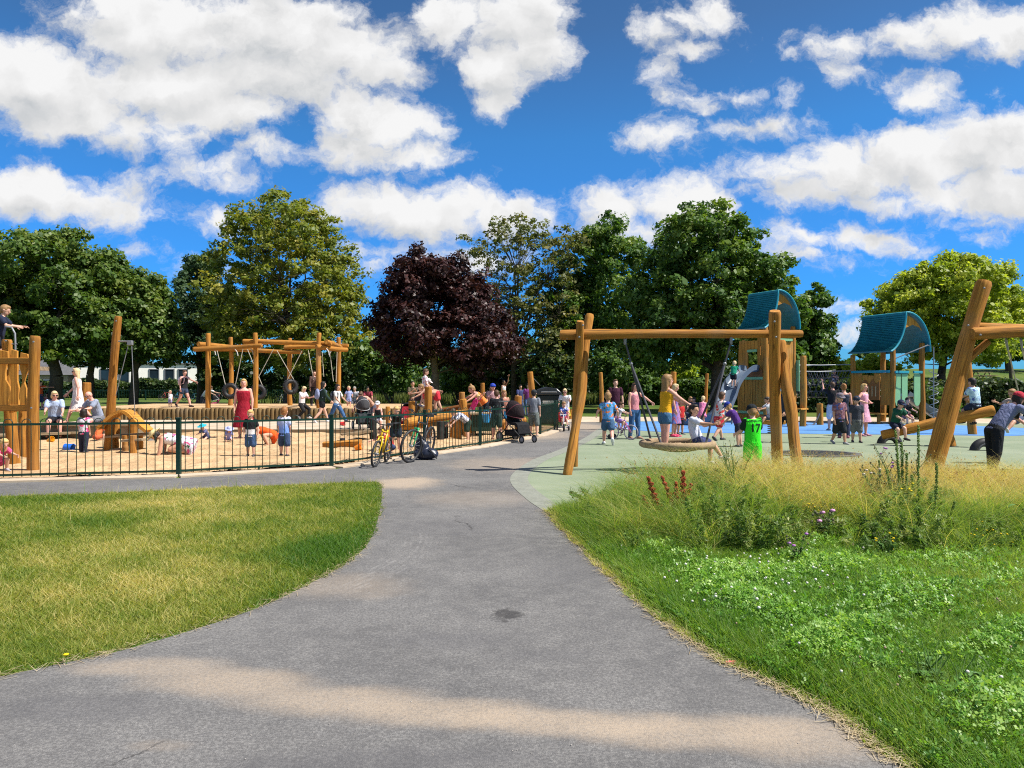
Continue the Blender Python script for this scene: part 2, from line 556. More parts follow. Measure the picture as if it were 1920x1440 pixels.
def sheet(name, pts, z, mat, label=None, kind='structure'):
    me = bpy.data.meshes.new(name)
    tris = tessellate_polygon([[Vector((x, y, 0)) for x, y in pts]])
    fs = []
    for t in tris:
        a, b, c = [Vector(pts[i]) for i in t]
        fs.append(t if (b - a).cross(c - a) > 0 else (t[0], t[2], t[1]))
    me.from_pydata([(x, y, z) for x, y in pts], [], fs); me.materials.append(mat)
    o = bpy.data.objects.new(name, me); COL.objects.link(o)
    return tag(o, label, None, None, kind)


def hgt(x, y):
    """the lawns rise gently beyond the hedge on the far side"""
    t = np.clip((y - 45) / 45, 0, 1); s = np.clip((x - 12) / 25, 0, 1)
    return 3.4 * t * t * (3 - 2 * t) * s * s * (3 - 2 * s)


m, nt, b = newmat('park_lawn')
c = nt.coord()
f1 = nt.noise(c, .18, 4, .6); f2 = nt.noise(c, 1.7, 5, .65); f3 = nt.noise(c, 24, 3, .6)
g = nt.mix(nt.ss(f1, .35, .65), (.050, .105, .016), (.115, .150, .030))
g = nt.mix(nt.ss(f2, .45, .75, 0, .6), g, (.165, .165, .050))
g = nt.mix(nt.ss(f3, .3, .8, 0, .5), g, (.035, .060, .012))
nt.put(b.inputs['Base Color'], g); b.inputs['Roughness'].default_value = .9; b.inputs['Specular IOR Level'].default_value = .1
bump(nt, b, nt.m('ADD', f2, nt.m('MULTIPLY', f3, .4)), .8, .06)
LAWN = m
xs = np.unique(np.concatenate([np.linspace(-2500, -120, 10), np.arange(-120, 121, 3.), np.linspace(120, 2500, 10)]))
ys = np.unique(np.concatenate([np.linspace(-300, -20, 6), np.arange(-20, 141, 3.), np.linspace(140, 4500, 14)]))
gx_, gy_ = np.meshgrid(xs, ys)
gv = np.stack([gx_.ravel(), gy_.ravel(), hgt(gx_, gy_).ravel()], 1)
nx = len(xs); fs = [(j * nx + i, j * nx + i + 1, (j + 1) * nx + i + 1, (j + 1) * nx + i) for j in range(len(ys) - 1) for i in range(nx - 1)]
me = bpy.data.meshes.new('ground'); me.from_pydata(gv.tolist(), [], fs); me.materials.append(LAWN)
me.polygons.foreach_set('use_smooth', np.ones(len(fs), bool))
o = bpy.data.objects.new('ground', me); COL.objects.link(o); tag(o, kind='structure')

# --- asphalt path
m, nt, b = newmat('dusty_asphalt')
c = nt.coord()
fine = nt.noise(c, 210, 3, .75); mid = nt.noise(c, 6.0, 6, .65); big = nt.noise(c, .75, 5, .6)
sp = nt.new('ShaderNodeTexVoronoi'); nt.put(sp.inputs['Vector'], c); sp.inputs['Scale'].default_value = 170
col = nt.mix(nt.ss(big, .32, .7), (.160, .155, .150), (.258, .248, .236))
col = nt.mix(nt.ss(mid, .38, .75, 0, .55), col, (.30, .288, .27))
cm = nt.noise(c, 62, 4, .75)
col = nt.mix(nt.ss(cm, .38, .62, .62, 0), col, (.075, .072, .070))
col = nt.mix(nt.ss(cm, .56, .72, 0, .35), col, (.40, .375, .34))
col = nt.mix(nt.ss(fine, .40, .66, .55, 0), col, (.055, .054, .058))
col = nt.mix(nt.ss(sp.outputs['Distance'], .0, .24, .35, 0), col, (.38, .365, .345))
DUST = (.40, .315, .230)


def blot(u, v, ru, rv, soft=.6):
    """0..1 patch lying on the ground about the spot (u, v)"""
    q = P(u, v); a = abs(P(u + ru, v).x - q.x); bb = abs(P(u, v - rv).y - P(u, v + rv).y) / 2
    wv = nt.vm('ADD', c, nt.scale(nt.vm('SUBTRACT', nt.noise(c, 1.3, 7, .7, out=1), (.5, .5, .5)), (a * 1.1, bb * 1.5, 0)))
    d = nt.vm('LENGTH', nt.vm('MULTIPLY_ADD', wv, (1 / a, 1 / bb, 0), (-q.x / a, -q.y / bb, 0)), out=1)
    return nt.ss(d, 1 - soft, 1 + soft * .5, 1, 0)


grit = nt.ss(nt.noise(c, 60, 4, .7), .35, .6, .55, 1)
for (u, v, ru, rv, k) in [(280, 1252, 150, 20, .5), (430, 1280, 170, 26, .6), (620, 1312, 190, 28, .6), (830, 1338, 210, 28, .62), (1060, 1356, 230, 28, .62), (1300, 1372, 240, 34, .6), (1520, 1385, 160, 44, .5), (300, 1400, 60, 12, .2),
                          (760, 905, 70, 12, .85), (960, 870, 120, 14, .45), (1000, 815, 90, 10, .6), (640, 1100, 130, 26, .3), (1090, 800, 50, 8, .7), (900, 935, 120, 16, .25)]:
    col = nt.mix(nt.m('MULTIPLY', nt.m('MULTIPLY', blot(u, v, ru, rv), k), grit), col, DUST)
for (u, v, ru, rv, k) in [(1150, 1060, 170, 45, .35), (850, 1200, 150, 20, .32), (700, 1430, 300, 30, .4), (1020, 1230, 120, 14, .3), (840, 985, 120, 20, .25), (160, 1330, 170, 26, .35)]:
    col = nt.mix(nt.m('MULTIPLY', blot(u, v, ru, rv), k), col, (.085, .083, .088))
damp = nt.m('MAXIMUM', blot(950, 1154, 40, 16, .8), nt.m('MULTIPLY', blot(965, 1162, 90, 14, .9), .42))
damp = nt.ss(nt.m('ADD', damp, nt.m('MULTIPLY', nt.m('SUBTRACT', nt.noise(c, 7, 6, .75), .5), 2.6)), .35, .85)
col = nt.mix(nt.m('MULTIPLY', damp, .78), col, (.032, .030, .030))
# tyre tracks: faint pale arcs
for rr in (3.21, 3.27, 3.36, 3.42, 3.47):
    d = nt.vm('LENGTH', nt.vm('SUBTRACT', nt.vm('MULTIPLY', c, (1, 1, 0)), (-4.28, 7.35, 0)), out=1)
    t = nt.ss(nt.m('ABSOLUTE', nt.m('SUBTRACT', d, rr)), .006, .022, 1, 0)
    t = nt.m('MULTIPLY', t, blot(745, 1060, 90, 85, .3))
    t = nt.m('MULTIPLY', t, nt.ss(nt.noise(c, 7, 4, .7), .42, .6, .0, .13))
    col = nt.mix(t, col, (.42, .40, .38))
ck = nt.new('ShaderNodeTexVoronoi', feature='DISTANCE_TO_EDGE'); nt.put(ck.inputs['Vector'], nt.vm('ADD', c, nt.scale(nt.vm('SUBTRACT', nt.noise(c, 3.5, 5, .7, out=1), (.5, .5, .5)), (.35, .35, 0)))); ck.inputs['Scale'].default_value = .42
ckm = nt.m('MULTIPLY', nt.ss(ck.outputs['Distance'], .0015, .006, .75, 0), nt.ss(nt.noise(c, .8, 3, .5), .57, .68))
col = nt.mix(ckm, col, (.035, .033, .032))
nt.put(b.inputs['Base Color'], col); b.inputs['Roughness'].default_value = .88; b.inputs['Specular IOR Level'].default_value = .25
bump(nt, b, nt.m('ADD', fine, nt.m('MULTIPLY', sp.outputs['Distance'], .8)), .55, .004)
ASPH = m

FEN = [(-13.6, 11.2), (-11.2, 11.7), (-8.5, 12.3), (-5.78, 12.95), (-3.45, 14.27), (-1.98, 16.9), (-.815, 19.0), (.88, 23.3), (1.48, 25.9), (1.80, 27.4)]   # line of the front fence
right_edge = curve2([(1.9, 1.6)] + [pp(*q) for q in ((1690, 1440), (1540, 1330), (1350, 1240), (1220, 1150), (1120, 1060), (1060, 1000), (1018, 958))], 4)
rub_edge = curve2([pp(*q) for q in ((1018, 958), (985, 935), (957, 905), (965, 885), (1000, 862), (1050, 843), (1095, 822), (1125, 803), (1150, 796))], 4)
lawn_edge = curve2([pp(*q) for q in ((710, 904), (716, 915), (712, 960), (690, 1020), (640, 1062), (590, 1090), (480, 1142), (250, 1215), (0, 1270))] + [(-4.6, 2.4), (-9, -1.5)], 4)
lawn_far = [pp(*q) for q in ((0, 932), (200, 925), (450, 913), (640, 906), (710, 904))]
LAWNPOLY = jag([(-22, 6.2)] + lawn_far + lawn_edge[1:] + [(-22, -1.5)], .09, .05, 3)
left_fence = [(x + .12, y - .28) for x, y in FEN]
pathpoly = [(2.2, -3)] + right_edge + rub_edge[1:] + [(3.6, 31.2), (2.3, 31.2)] + left_fence[::-1] + [(-30, 7.8), (-30, 4.0), (-22, 6.2)] + lawn_far + lawn_edge[1:] + [(-9, -3)]
sheet('path', pathpoly, .004, ASPH)

SANDM, nt, b = newmat('play_sand')
c = nt.coord()
f1 = nt.noise(c, 1.3, 6, .62); f2 = nt.noise(c, 9, 4, .6); f3 = nt.noise(c, 150, 2, .7)
col = nt.mix(nt.ss(f1, .3, .72), (.44, .285, .150), (.62, .435, .250))
col = nt.mix(nt.ss(f2, .50, .75, 0, .6), col, (.31, .20, .105))
col = nt.mix(nt.ss(f3, .3, .7, .18, 0), col, (.26, .165, .085))
ft = nt.noise(c, 3.2, 3, .5)
col = nt.mix(nt.ss(ft, .60, .70, 0, .35), col, (.30, .19, .10))
nt.put(b.inputs['Base Color'], col); b.inputs['Roughness'].default_value = .95; b.inputs['Specular IOR Level'].default_value = .1
bump(nt, b, nt.m('ADD', nt.m('MULTIPLY', f2, .7), nt.m('ADD', f1, nt.m('MULTIPLY', f3, .05))), .9, .10)

PAVE, nt, b = newmat('pale_concrete')
c = nt.coord()
f1 = nt.noise(c, 1.1, 5, .6); f2 = nt.noise(c, 45, 3, .6)
col = nt.mix(nt.ss(f1, .3, .7), (.40, .30, .20), (.53, .44, .33))
col = nt.mix(nt.ss(f2, .45, .7, 0, .3), col, (.33, .27, .21))
nt.put(b.inputs['Base Color'], col); b.inputs['Roughness'].default_value = .9
bump(nt, b, f2, .3, .005)

sandpoly = [(-30, 8.5)] + [(x - .02, y + .02) for x, y in FEN] + [(1.5, 28.5), (-1, 30), (-4, 30.2), (-6, 24.3), (-12.4, 24.3), (-12.6, 22), (-30, 21)]
sheet('sand', jag(sandpoly, .5, .02, 5), .008, SANDM)
# the near part of the pit is dug over: bumps, hollows and footprints
gs_ = np.random.default_rng(91)
ax_ = np.arange(-14.2, 1.9, .07); ay_ = np.arange(11.1, 24.2, .07)
SX, SY = np.meshgrid(ax_, ay_)
hz_ = 0 * SX
for o_ in range(26):
    th_, ph_, fq_ = gs_.uniform(0, 2 * pi), gs_.uniform(0, 2 * pi), gs_.uniform(1.2, 9)
    hz_ += .020 / fq_ ** .7 * np.sin((SX * cos(th_) + SY * sin(th_)) * fq_ + ph_)
for k_ in range(1500):
    px_, py_, rr_ = gs_.uniform(-14, 1.6), gs_.uniform(11.2, 24), gs_.uniform(.08, .2)
    i0, i1 = np.searchsorted(ax_, (px_ - .5, px_ + .5)); j0, j1 = np.searchsorted(ay_, (py_ - .5, py_ + .5))
    q_ = ((SX[j0:j1, i0:i1] - px_) ** 2 + ((SY[j0:j1, i0:i1] - py_) * gs_.uniform(.8, 1.3)) ** 2) / rr_ ** 2
    hz_[j0:j1, i0:i1] += (-.035 * np.exp(-q_) + .016 * np.exp(-(np.sqrt(q_) - 1.3) ** 2 * 4)) * gs_.uniform(.4, 1.1)
SZ = .030 + np.maximum(hz_ * .9, -.020)


def inpoly(px, py, poly):
    c_ = np.zeros(len(px), bool); n_ = len(poly); j_ = n_ - 1
    for i_ in range(n_):
        xi, yi = poly[i_]; xj, yj = poly[j_]
        if yi != yj: c_ ^= ((yi > py) != (yj > py)) & (px < (xj - xi) * (py - yi) / (yj - yi) + xi)
        j_ = i_
    return c_


shr = [(-14.1, 11.2)] + [(x - .16, y + .14) for x, y in FEN[:8]] + [(-.6, 23.9), (-12.3, 23.9), (-12.5, 21.3), (-14.1, 21.2)]
ok_ = inpoly(SX.ravel(), SY.ravel(), shr).reshape(SX.shape)
nx_ = len(ax_); fs_ = [(j * nx_ + i, j * nx_ + i + 1, (j + 1) * nx_ + i + 1, (j + 1) * nx_ + i) for j in range(len(ay_) - 1) for i in range(nx_ - 1) if ok_[j, i] and ok_[j, i + 1] and ok_[j + 1, i] and ok_[j + 1, i + 1]]
us_ = sorted({i for f in fs_ for i in f}); mp_ = {q: i for i, q in enumerate(us_)}
fl_ = np.stack([SX.ravel(), SY.ravel(), SZ.ravel()], 1)[us_]
me = bpy.data.meshes.new('dug_sand'); me.from_pydata(fl_.tolist(), [], [tuple(mp_[i] for i in f) for f in fs_]); me.materials.append(SANDM)
me.polygons.foreach_set('use_smooth', np.ones(len(fs_), bool))
o = bpy.data.objects.new('dug_sand', me); COL.objects.link(o); tag(o, kind='structure')
# pale edging kerb under the fence
strip = [(x - .08, y + .1) for x, y in FEN]
mbk = MB()
for i in range(len(FEN) - 1):
    a = Vector((*FEN[i], 0)); q = Vector((*FEN[i + 1], 0)); t = (q - a).normalized(); nrm = Vector((t.y, -t.x, 0))
    mbk.bar(a + nrm * .12 + Vector((0, 0, .012)), q + nrm * .12 + Vector((0, 0, .012)) - t * .004, .34, .05)
tag(mbk.build('kerb', PAVE, bevel=.006), kind='structure')

RUB, nt, b = newmat('green_rubber_surface')
c = nt.coord()
f1 = nt.noise(c, .55, 5, .6); f2 = nt.noise(c, 120, 3, .7); f3 = nt.noise(nt.scale(c, (1, 3, 1)), .7, 5, .65)
col = nt.mix(nt.ss(f1, .32, .7), (.190, .232, .150), (.255, .288, .200))
col = nt.mix(nt.ss(f3, .56, .78, 0, .55), col, (.335, .325, .235))
sf_ = nt.noise(nt.scale(c, (2.2, .6, 1)), 1.1, 6, .72)
col = nt.mix(nt.ss(sf_, .55, .72, 0, .45), col, (.15, .175, .125))
col = nt.mix(nt.ss(f2, .36, .6, .35, 0), col, (.12, .155, .095))
nt.put(b.inputs['Base Color'], col); b.inputs['Roughness'].default_value = .9; b.inputs['Specular IOR Level'].default_value = .2
bump(nt, b, f2, .35, .004)
BLUE, nt, b = newmat('blue_rubber_surface')
c = nt.coord()
f1 = nt.noise(c, .8, 5, .6); f2 = nt.noise(c, 120, 3, .7)
col = nt.mix(nt.ss(f1, .3, .75), (.060, .190, .46), (.105, .265, .54))
col = nt.mix(nt.ss(f2, .36, .6, .3, 0), col, (.05, .13, .30))
nt.put(b.inputs['Base Color'], col); b.inputs['Roughness'].default_value = .9
EDGEM = plain('grey_rubber_edging', (.215, .222, .185), .85, .15, 30)
edge_out = [Vector(q) for q in rub_edge]
vpoly_far = curve2([pp(1018, 958), (1.0, 9.9), (1.7, 10.6), (2.9, 11.1), (5.5, 11.3), (9, 11.1), (14, 11.0), (24, 10.8)], 4)
inner = []
for i, q in enumerate(edge_out):
    t = (edge_out[min(i + 1, len(edge_out) - 1)] - edge_out[max(i - 1, 0)]).normalized()
    inner.append((q.x + t.y * .30, q.y - t.x * .30))
sheet('path_edging', [tuple(q) for q in edge_out] + inner[::-1], .008, EDGEM)
sheet('rubber_surface', [tuple(q) for q in inner] + [(4.0, 32.6), (28, 29.0), (30, 10.8)] + vpoly_far[::-1], .0065, RUB)
bl = curve2([(3.4, 27.2), (5.2, 24.6), (8, 24.1), (11, 23.6), (13.5, 23.2), (15.4, 22.9), (17.4, 24.6), (18.4, 27), (16, 29.4), (10, 31.6), (5, 31.3), (3.4, 27.2)], 6)
sheet('blue_play_surface', bl[:-1], .0125, BLUE)
sheet('sand_path', jag([(1.9, 29.5), (4.4, 32.2), (28, 28.8), (40, 31), (40, 34), (24, 34), (14, 36.5), (2, 36.5)], .5, .06, 8), .0026, PAVE)

# --- timber edged ledge and raised sand deck
sheet('sand_ledge', [(-15.6, 24.2), (-4.2, 24.2), (-3.6, 27), (-3.9, 30.9), (-17.5, 30.9), (-17, 27)], .12, PAVE)
mb = MB()
for i in range(5):
    x0 = -15.7 + i * 2.34
    mb.bar((x0, 24.16, .06), (x0 + 2.32, 24.16, .06), .07, .15)
tag(mb.build('timber_edging', GREYWOOD, bevel=.008), 'low weathered timber edge running along the back of the sandpit', 'edging')
DZ = .585
deck = [(-17.0, 30.95), (-4.3, 30.95), (-3.6, 33), (-4.4, 38.3), (-18.5, 38.6), (-18.6, 33)]
sheet('sand_deck', jag(deck, .6, .03, 9), DZ, SANDM)
wall = empty('log_retaining_wall', (-10.6, 30.9, 0), 0, 'wall of upright sawn logs holding up the raised sand', 'retaining wall')
proto = None
lw = [(x, 30.87) for x in np.arange(-17.0, -4.2, .178)]
for i, (x, y) in enumerate(lw):
    mb = MB()
    r = rnd.uniform(.088, .10); top = DZ + rnd.uniform(-.01, .035)
    mb.tube([(x, y, .0), (x, y, .3), (x, y, top - .015), (x, y, top)], [r, r * rnd.uniform(.97, 1.03), r, r * .86], 9, u0=rnd.random() * 5)
    mb.build('log', STAKE, wall)

# the low seat wall at the back on the near side of the pit
st = empty('timber_seat_wall', (-13.6, 22.3, 0), 0, 'low timber seat wall with flat top round the corner of the sandpit', 'seat wall')
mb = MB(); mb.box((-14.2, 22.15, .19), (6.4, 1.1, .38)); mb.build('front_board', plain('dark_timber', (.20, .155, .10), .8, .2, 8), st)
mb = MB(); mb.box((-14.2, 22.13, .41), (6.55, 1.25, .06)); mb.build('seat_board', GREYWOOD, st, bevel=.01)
mb = MB()
for k in range(3):
    mb.bar((-16.5 + k * .15, 20.2 + k * .35, .12), (-12.6 + k * .1, 21.3 + k * .18, .2), .22, .06)
tag(mb.build('sloping_boards', GREYWOOD), 'grey boards laid sloping in the sand before the seat wall', 'boards')

# manhole-like ground trampoline
tr = empty('ground_trampoline', (*pp(1530, 852), 0), 0, 'black trampoline let into the green surface', 'trampoline')
tx, ty = pp(1530, 852)
mb = MB(); mb.rings([(Vector((tx, ty, z)), Vector((1, 0, 0)), Vector((0, 1, 0)), r, r * .8) for r, z in ((.98, .006), (.98, .03), (.80, .034), (.80, .02))], 32); mb.build('frame', plain('dark_grey_rubber', (.09, .09, .10), .8), tr)
mb = MB()
for k in range(16): mb.box((tx - .72 + k * .096, ty, .028), (.085, 1.2 * math.sqrt(max(.05, 1 - ((-.72 + k * .096) / .8) ** 2)), .02))
mb.build('mat', BLACK, tr)

# ------------------------------------------------------------------ buildings
WHITE = plain('cream_render', (.86, .83, .76), .8, .05, 3)
GLASS = plain('dark_window_glass', (.015, .025, .035), .08, .2, 2, 0, .6, 0)
hb = empty('flat_roofed_building', (-42, 92, 0), 0, 'cream flat roofed single storey building with narrow windows', 'building')
bx0, bx1 = (170 - 960) * 92 / F, (372 - 960) * 92 / F
mb = MB(); mb.box(((bx0 + bx1) / 2, 96, 2.0), (bx1 - bx0, 8, 4.0)); mb.build('wall', WHITE, hb)
mb = MB(); mb.box(((bx0 + bx1) / 2, 96, 4.12), (bx1 - bx0 + .4, 8.4, .22)); mb.build('roof', plain('grey_roof_edge', (.16, .16, .17), .7), hb, bevel=.03)
for u in (292, 318, 341, 212, 242):
    x = (u - 960) * 92 / F
    mb = MB()
    for dx in (-.52, .52): mb.box((x + dx, 91.97, 2.2), (.12, .12, 2.3))
    for dz in (1.0, 3.4): mb.box((x, 91.97, dz), (1.16, .12, .12))
    w = mb.build('window', plain('window_frame_grey', (.12, .13, .14), .5), hb)
    mb = MB(); mb.box((x, 91.985, 2.2), (.92, .04, 2.28)); mb.build('pane', GLASS, w)
hb.rotation_euler = (0, 0, R(22))
hb = empty('grey_roofed_house', (-58, 90, 0), 0, 'low house with grey tiled hipped roof behind the sycamore', 'building')
mb = MB(); mb.box((-60, 94, 1.35), (13, 8, 2.7)); mb.build('wall', plain('buff_brick', (.42, .34, .22), .85, .15, 5), hb)
mb = MB()
mb.v += [V(-67, 89.6, 2.7), V(-53, 89.6, 2.7), V(-53, 98.4, 2.7), V(-67, 98.4, 2.7), V(-63, 94, 5.0), V(-56.5, 94, 5.0)]
for q in ((0, 1, 5, 4), (1, 2, 5), (2, 3, 4, 5), (3, 0, 4), (3, 2, 1, 0)): mb.face(q, None, 0, False)
mb.build('roof', plain('grey_roof_tiles', (.10, .10, .105), .85, .2, 8), hb)
mb = MB(); mb.box((-56, 89.97, 1.5), (2.2, .1, 1.3)); w = mb.build('window', plain('white_window_frame', (.7, .7, .7), .5), hb)
mb = MB(); mb.box((-56, 89.93, 1.5), (1.9, .1, 1.05)); mb.build('pane', GLASS, w)
# ------------------------------------------------------------------ trees
def leaf_quads(cent, rad, n, size, up=.45, flat=.7, seed=0, tint=None, wid=.42, out=None):
    """n leaves about each clump centre; returns (verts, tint)"""
    g = np.random.default_rng(seed)
    N = len(cent) * n
    c = np.repeat(cent, n, 0); r = np.repeat(rad, n)
    off = g.normal(size=(N, 3)); off /= np.linalg.norm(off, axis=1)[:, None] + 1e-9
    off *= (g.random(N) ** .45)[:, None]
    pos = c + off * r[:, None] * np.array([1, 1, flat])
    nrm = off * .8 + g.normal(size=(N, 3)) * .55 + np.array([0, 0, up])
    if out is not None: nrm += np.repeat(out, n, 0) * .5
    nrm /= np.linalg.norm(nrm, axis=1)[:, None] + 1e-9
    a = g.normal(size=(N, 3)); a -= nrm * (a * nrm).sum(1)[:, None]
    a[:, 2] -= .3; a -= nrm * (a * nrm).sum(1)[:, None]
    a /= np.linalg.norm(a, axis=1)[:, None] + 1e-9
    bb = np.cross(nrm, a)
    s = size * np.exp(g.normal(size=N) * .28)
    L = (s * .62)[:, None]; W = (s * wid)[:, None]; dr = nrm * (s * .12)[:, None]
    v = np.stack([pos - a * L, pos + bb * W - dr - a * L * .1, pos + a * L, pos - bb * W - dr - a * L * .1], 1).reshape(-1, 3)
    t = np.repeat(tint if tint is not None else np.full(len(cent), .5), n) + g.normal(size=N) * .13
    return v, np.clip(t, 0, 1)


BARK = plain('grey_brown_bark', (.085, .07, .055), .92, .3, 6, 0, .15, .8)
PALEBARK = plain('pale_bark', (.20, .155, .105), .9, .3, 5, 0, .15, .8)


def tree(kind, label, d, tu, lobes, leaf, lsize, dens, ncl, trunk_r, seed, fork=None, bark=None, cat='tree', nlimb=9, crown_rad=None, clump=.75, group=None, up=.45, core=.5, twig=.0, bz=0.0, depth=.75):
    lsize *= .60; dens = int(dens * 1.9); clump *= .82; ncl = int(ncl * 1.12)
    g = np.random.default_rng(seed); bark = bark or BARK
    base = GD(tu, d, bz)
    root = empty(kind, base, 0, label, cat, group)
    L = [(np.array(PD(u, v, d)), r * d / F) for u, v, r in lobes]
    xs = [c[0] for c, r in L]; xc = (min(c[0] - r for c, r in L) + max(c[0] + r for c, r in L)) / 2
    Rc = crown_rad or (max(c[0] + r for c, r in L) - min(c[0] - r for c, r in L)) / 2
    sub_ = []
    for c, r in L:                               # uneven tufts breaking the outline
        for k in range(4):
            a = g.uniform(-.5, pi + .5); q = r * g.uniform(.26, .44)
            sub_.append((c + np.array([cos(a) * r * .92, g.uniform(-.5, .5) * r, sin(a) * r * .92]), q))
    full = list(sub_)
    for c, r in L:
        full.append((c, r))
        room = math.sqrt(max(.05, 1 - min(1, abs(c[0] - xc) / Rc) ** 2)) * Rc * depth
        for sg in (-1, 1):
            yo = sg * room * g.uniform(.45, .85)
            full.append((c + np.array([g.uniform(-.15, .15) * r, yo, -abs(yo) * .12 + g.uniform(-.1, .1) * r]), r * g.uniform(.72, .92)))
    wts = np.array([r ** 2 for c, r in full]); wts /= wts.sum()
    cen = []; rad = []; tin = []; outd = []
    C = np.array([c for c, r in full]); RR = np.array([r for c, r in full])
    ltint = g.uniform(-.12, .12, len(full))
    tries = 0
    while len(cen) < ncl and tries < ncl * 6:
        tries += 1
        i = g.choice(len(full), p=wts)
        o = g.normal(size=3); o /= np.linalg.norm(o)
        if o[2] < -.35 and g.random() < .5: o[2] *= -1
        q = C[i] + o * RR[i] * (core + (1 - core) * g.random() ** .5) * np.array([1, 1, .95])
        dd = np.linalg.norm((q - C) / RR[:, None], axis=1)
        if dd.min() < .42 and g.random() < .8: continue
        if q[2] < bz + .4: continue
        cen.append(q); rad.append(clump * g.uniform(.65, 1.3)); outd.append(o)
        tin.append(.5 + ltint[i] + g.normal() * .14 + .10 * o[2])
    cen = np.array(cen); rad = np.array(rad); tin = np.array(tin); outd = np.array(outd)
    v, t = leaf_quads(cen, rad, dens, lsize, up, .7, seed + 1, tin, out=outd)
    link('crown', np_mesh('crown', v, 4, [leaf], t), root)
    # trunk and limbs
    mb = MB()
    top = Vector(base); fz = fork if fork is not None else 2.6
    zc = sum(c[2] for c, r in L) / len(L)
    fk = Vector((base.x + g.uniform(-.1, .1), base.y, bz + fz))
    mb.tube([base + V(0, 0, -.1), base + V(0, 0, .25), base.lerp(fk, .5) + V(g.uniform(-.08, .08), 0, 0), fk], [trunk_r * 1.5, trunk_r * 1.1, trunk_r * .95, trunk_r * .9], 12)
    order = sorted(full, key=lambda q: -q[1])[:nlimb]
    pts_all = []
    lead = Vector((xc * .5 + base.x * .5, base.y, zc + .5 * max(r for c, r in L)))
    mb.tube([fk, fk.lerp(lead, .5) + V(g.uniform(-.4, .4), 0, 0), lead], [trunk_r * .85, trunk_r * .5, trunk_r * .15], 9)
    for k in range(1, 9): pts_all.append((fk.lerp(lead, k / 9), trunk_r * (.85 - .08 * k)))
    for c, r in order:
        e = Vector(c) + Vector(g.normal(size=3) * r * .25)
        s0 = fk.lerp(lead, g.uniform(0, .5)) if e.z > fk.z + 1 else fk
        m1 = s0.lerp(e, .45) + V(0, 0, (e - s0).length * .12)
        p = [s0, s0.lerp(m1, .5) + V(*(g.normal(size=3) * .12)), m1, m1.lerp(e, .5) + V(*(g.normal(size=3) * .2)), e]
        r0 = trunk_r * g.uniform(.38, .55)
        mb.tube(p, [r0, r0 * .85, r0 * .62, r0 * .4, r0 * .16], 7)
        for a in range(4):
            for t_ in (.0, .33, .66): pts_all.append((p[a].lerp(p[a + 1], t_), r0 * (1 - (a + t_) / 4.6)))
    PA = np.array([list(q) for q, r in pts_all])
    nb = min(len(cen), int(60 + 240 * twig))
    for i in g.choice(len(cen), nb, replace=False):
        e = Vector(cen[i]); dd = np.linalg.norm(PA - cen[i], axis=1) + np.maximum(0, PA[:, 2] - cen[i][2]) * .8
        j = int(dd.argmin()); s0 = pts_all[j][0]; r0 = min(pts_all[j][1] * .6, .075)
        m1 = s0.lerp(e, .5) + V(*(g.normal(size=3) * .15)) + V(0, 0, .1)
        mb.tube([s0, m1, e], [r0, r0 * .65, r0 * .22], 5, caps=False)
    mb.build('trunk', bark, root)
    return root


L_DARK = leafmat('sycamore_leaves', (.020, .050, .011), (.072, .138, .020), (.190, .235, .042), .38)
L_DARK2 = leafmat('maple_leaves', (.020, .054, .011), (.068, .148, .020), (.185, .255, .042), .38)
L_GREY = leafmat('grey_green_leaves', (.020, .046, .022), (.055, .105, .045), (.115, .170, .075), .36)
L_YEL = leafmat('turning_leaves', (.070, .120, .016), (.180, .220, .030), (.350, .310, .055), .42)
L_COP = leafmat('copper_leaves', (.011, .004, .004), (.034, .011, .011), (.080, .026, .022), .2)
L_SPARSE = leafmat('thin_olive_leaves', (.065, .090, .024), (.125, .145, .036), (.210, .190, .065), .38)
L_LIME = leafmat('lime_green_leaves', (.120, .195, .018), (.300, .375, .034), (.500, .520, .075), .48)
L_SHRUB = leafmat('shrub_leaves', (.026, .065, .014), (.075, .145, .026), (.150, .210, .045))
L_HEDGE = leafmat('hedge_leaves', (.012, .028, .010), (.035, .070, .018), (.110, .140, .035))

tree('sycamore_tree', 'broad dark sycamore on the lawn with thick low forking trunk', 48, 105,
     [(95, 480, 52), (40, 510, 50), (150, 500, 52), (75, 555, 70), (0, 560, 70), (150, 570, 70), (30, 620, 70), (110, 630, 66), (170, 625, 60), (-60, 600, 80), (60, 470, 36), (130, 466, 36), (15, 480, 30)],
     L_DARK, .34, 34, 760, .42, 21, fork=2.1)
tree('sycamore_tree', 'dark rounded sycamore between the leaning pulley post and the broadest sycamore', 50, 168,
     [(185, 530, 48), (225, 560, 52), (190, 590, 60), (240, 610, 58), (215, 645, 55), (150, 640, 50), (205, 505, 26), (245, 540, 28)],
     L_DARK, .34, 34, 480, .26, 22, fork=2.2)
tree('sycamore_tree', 'dark spreading sycamore before the cream building', 50, 250,
     [(265, 570, 42), (285, 610, 45), (245, 640, 48), (290, 645, 38), (280, 548, 26), (262, 525, 16), (220, 655, 34), (305, 665, 20)],
     L_DARK, .34, 34, 400, .30, 23, fork=1.7)
tree('maple_tree', 'grey green tree behind the yellowing one', 62, 375,
     [(385, 510, 32), (370, 550, 42), (410, 570, 48), (350, 590, 40), (400, 620, 52), (345, 630, 32), (372, 495, 18), (360, 650, 36)],
     L_GREY, .36, 32, 360, .28, 24, fork=2.6)
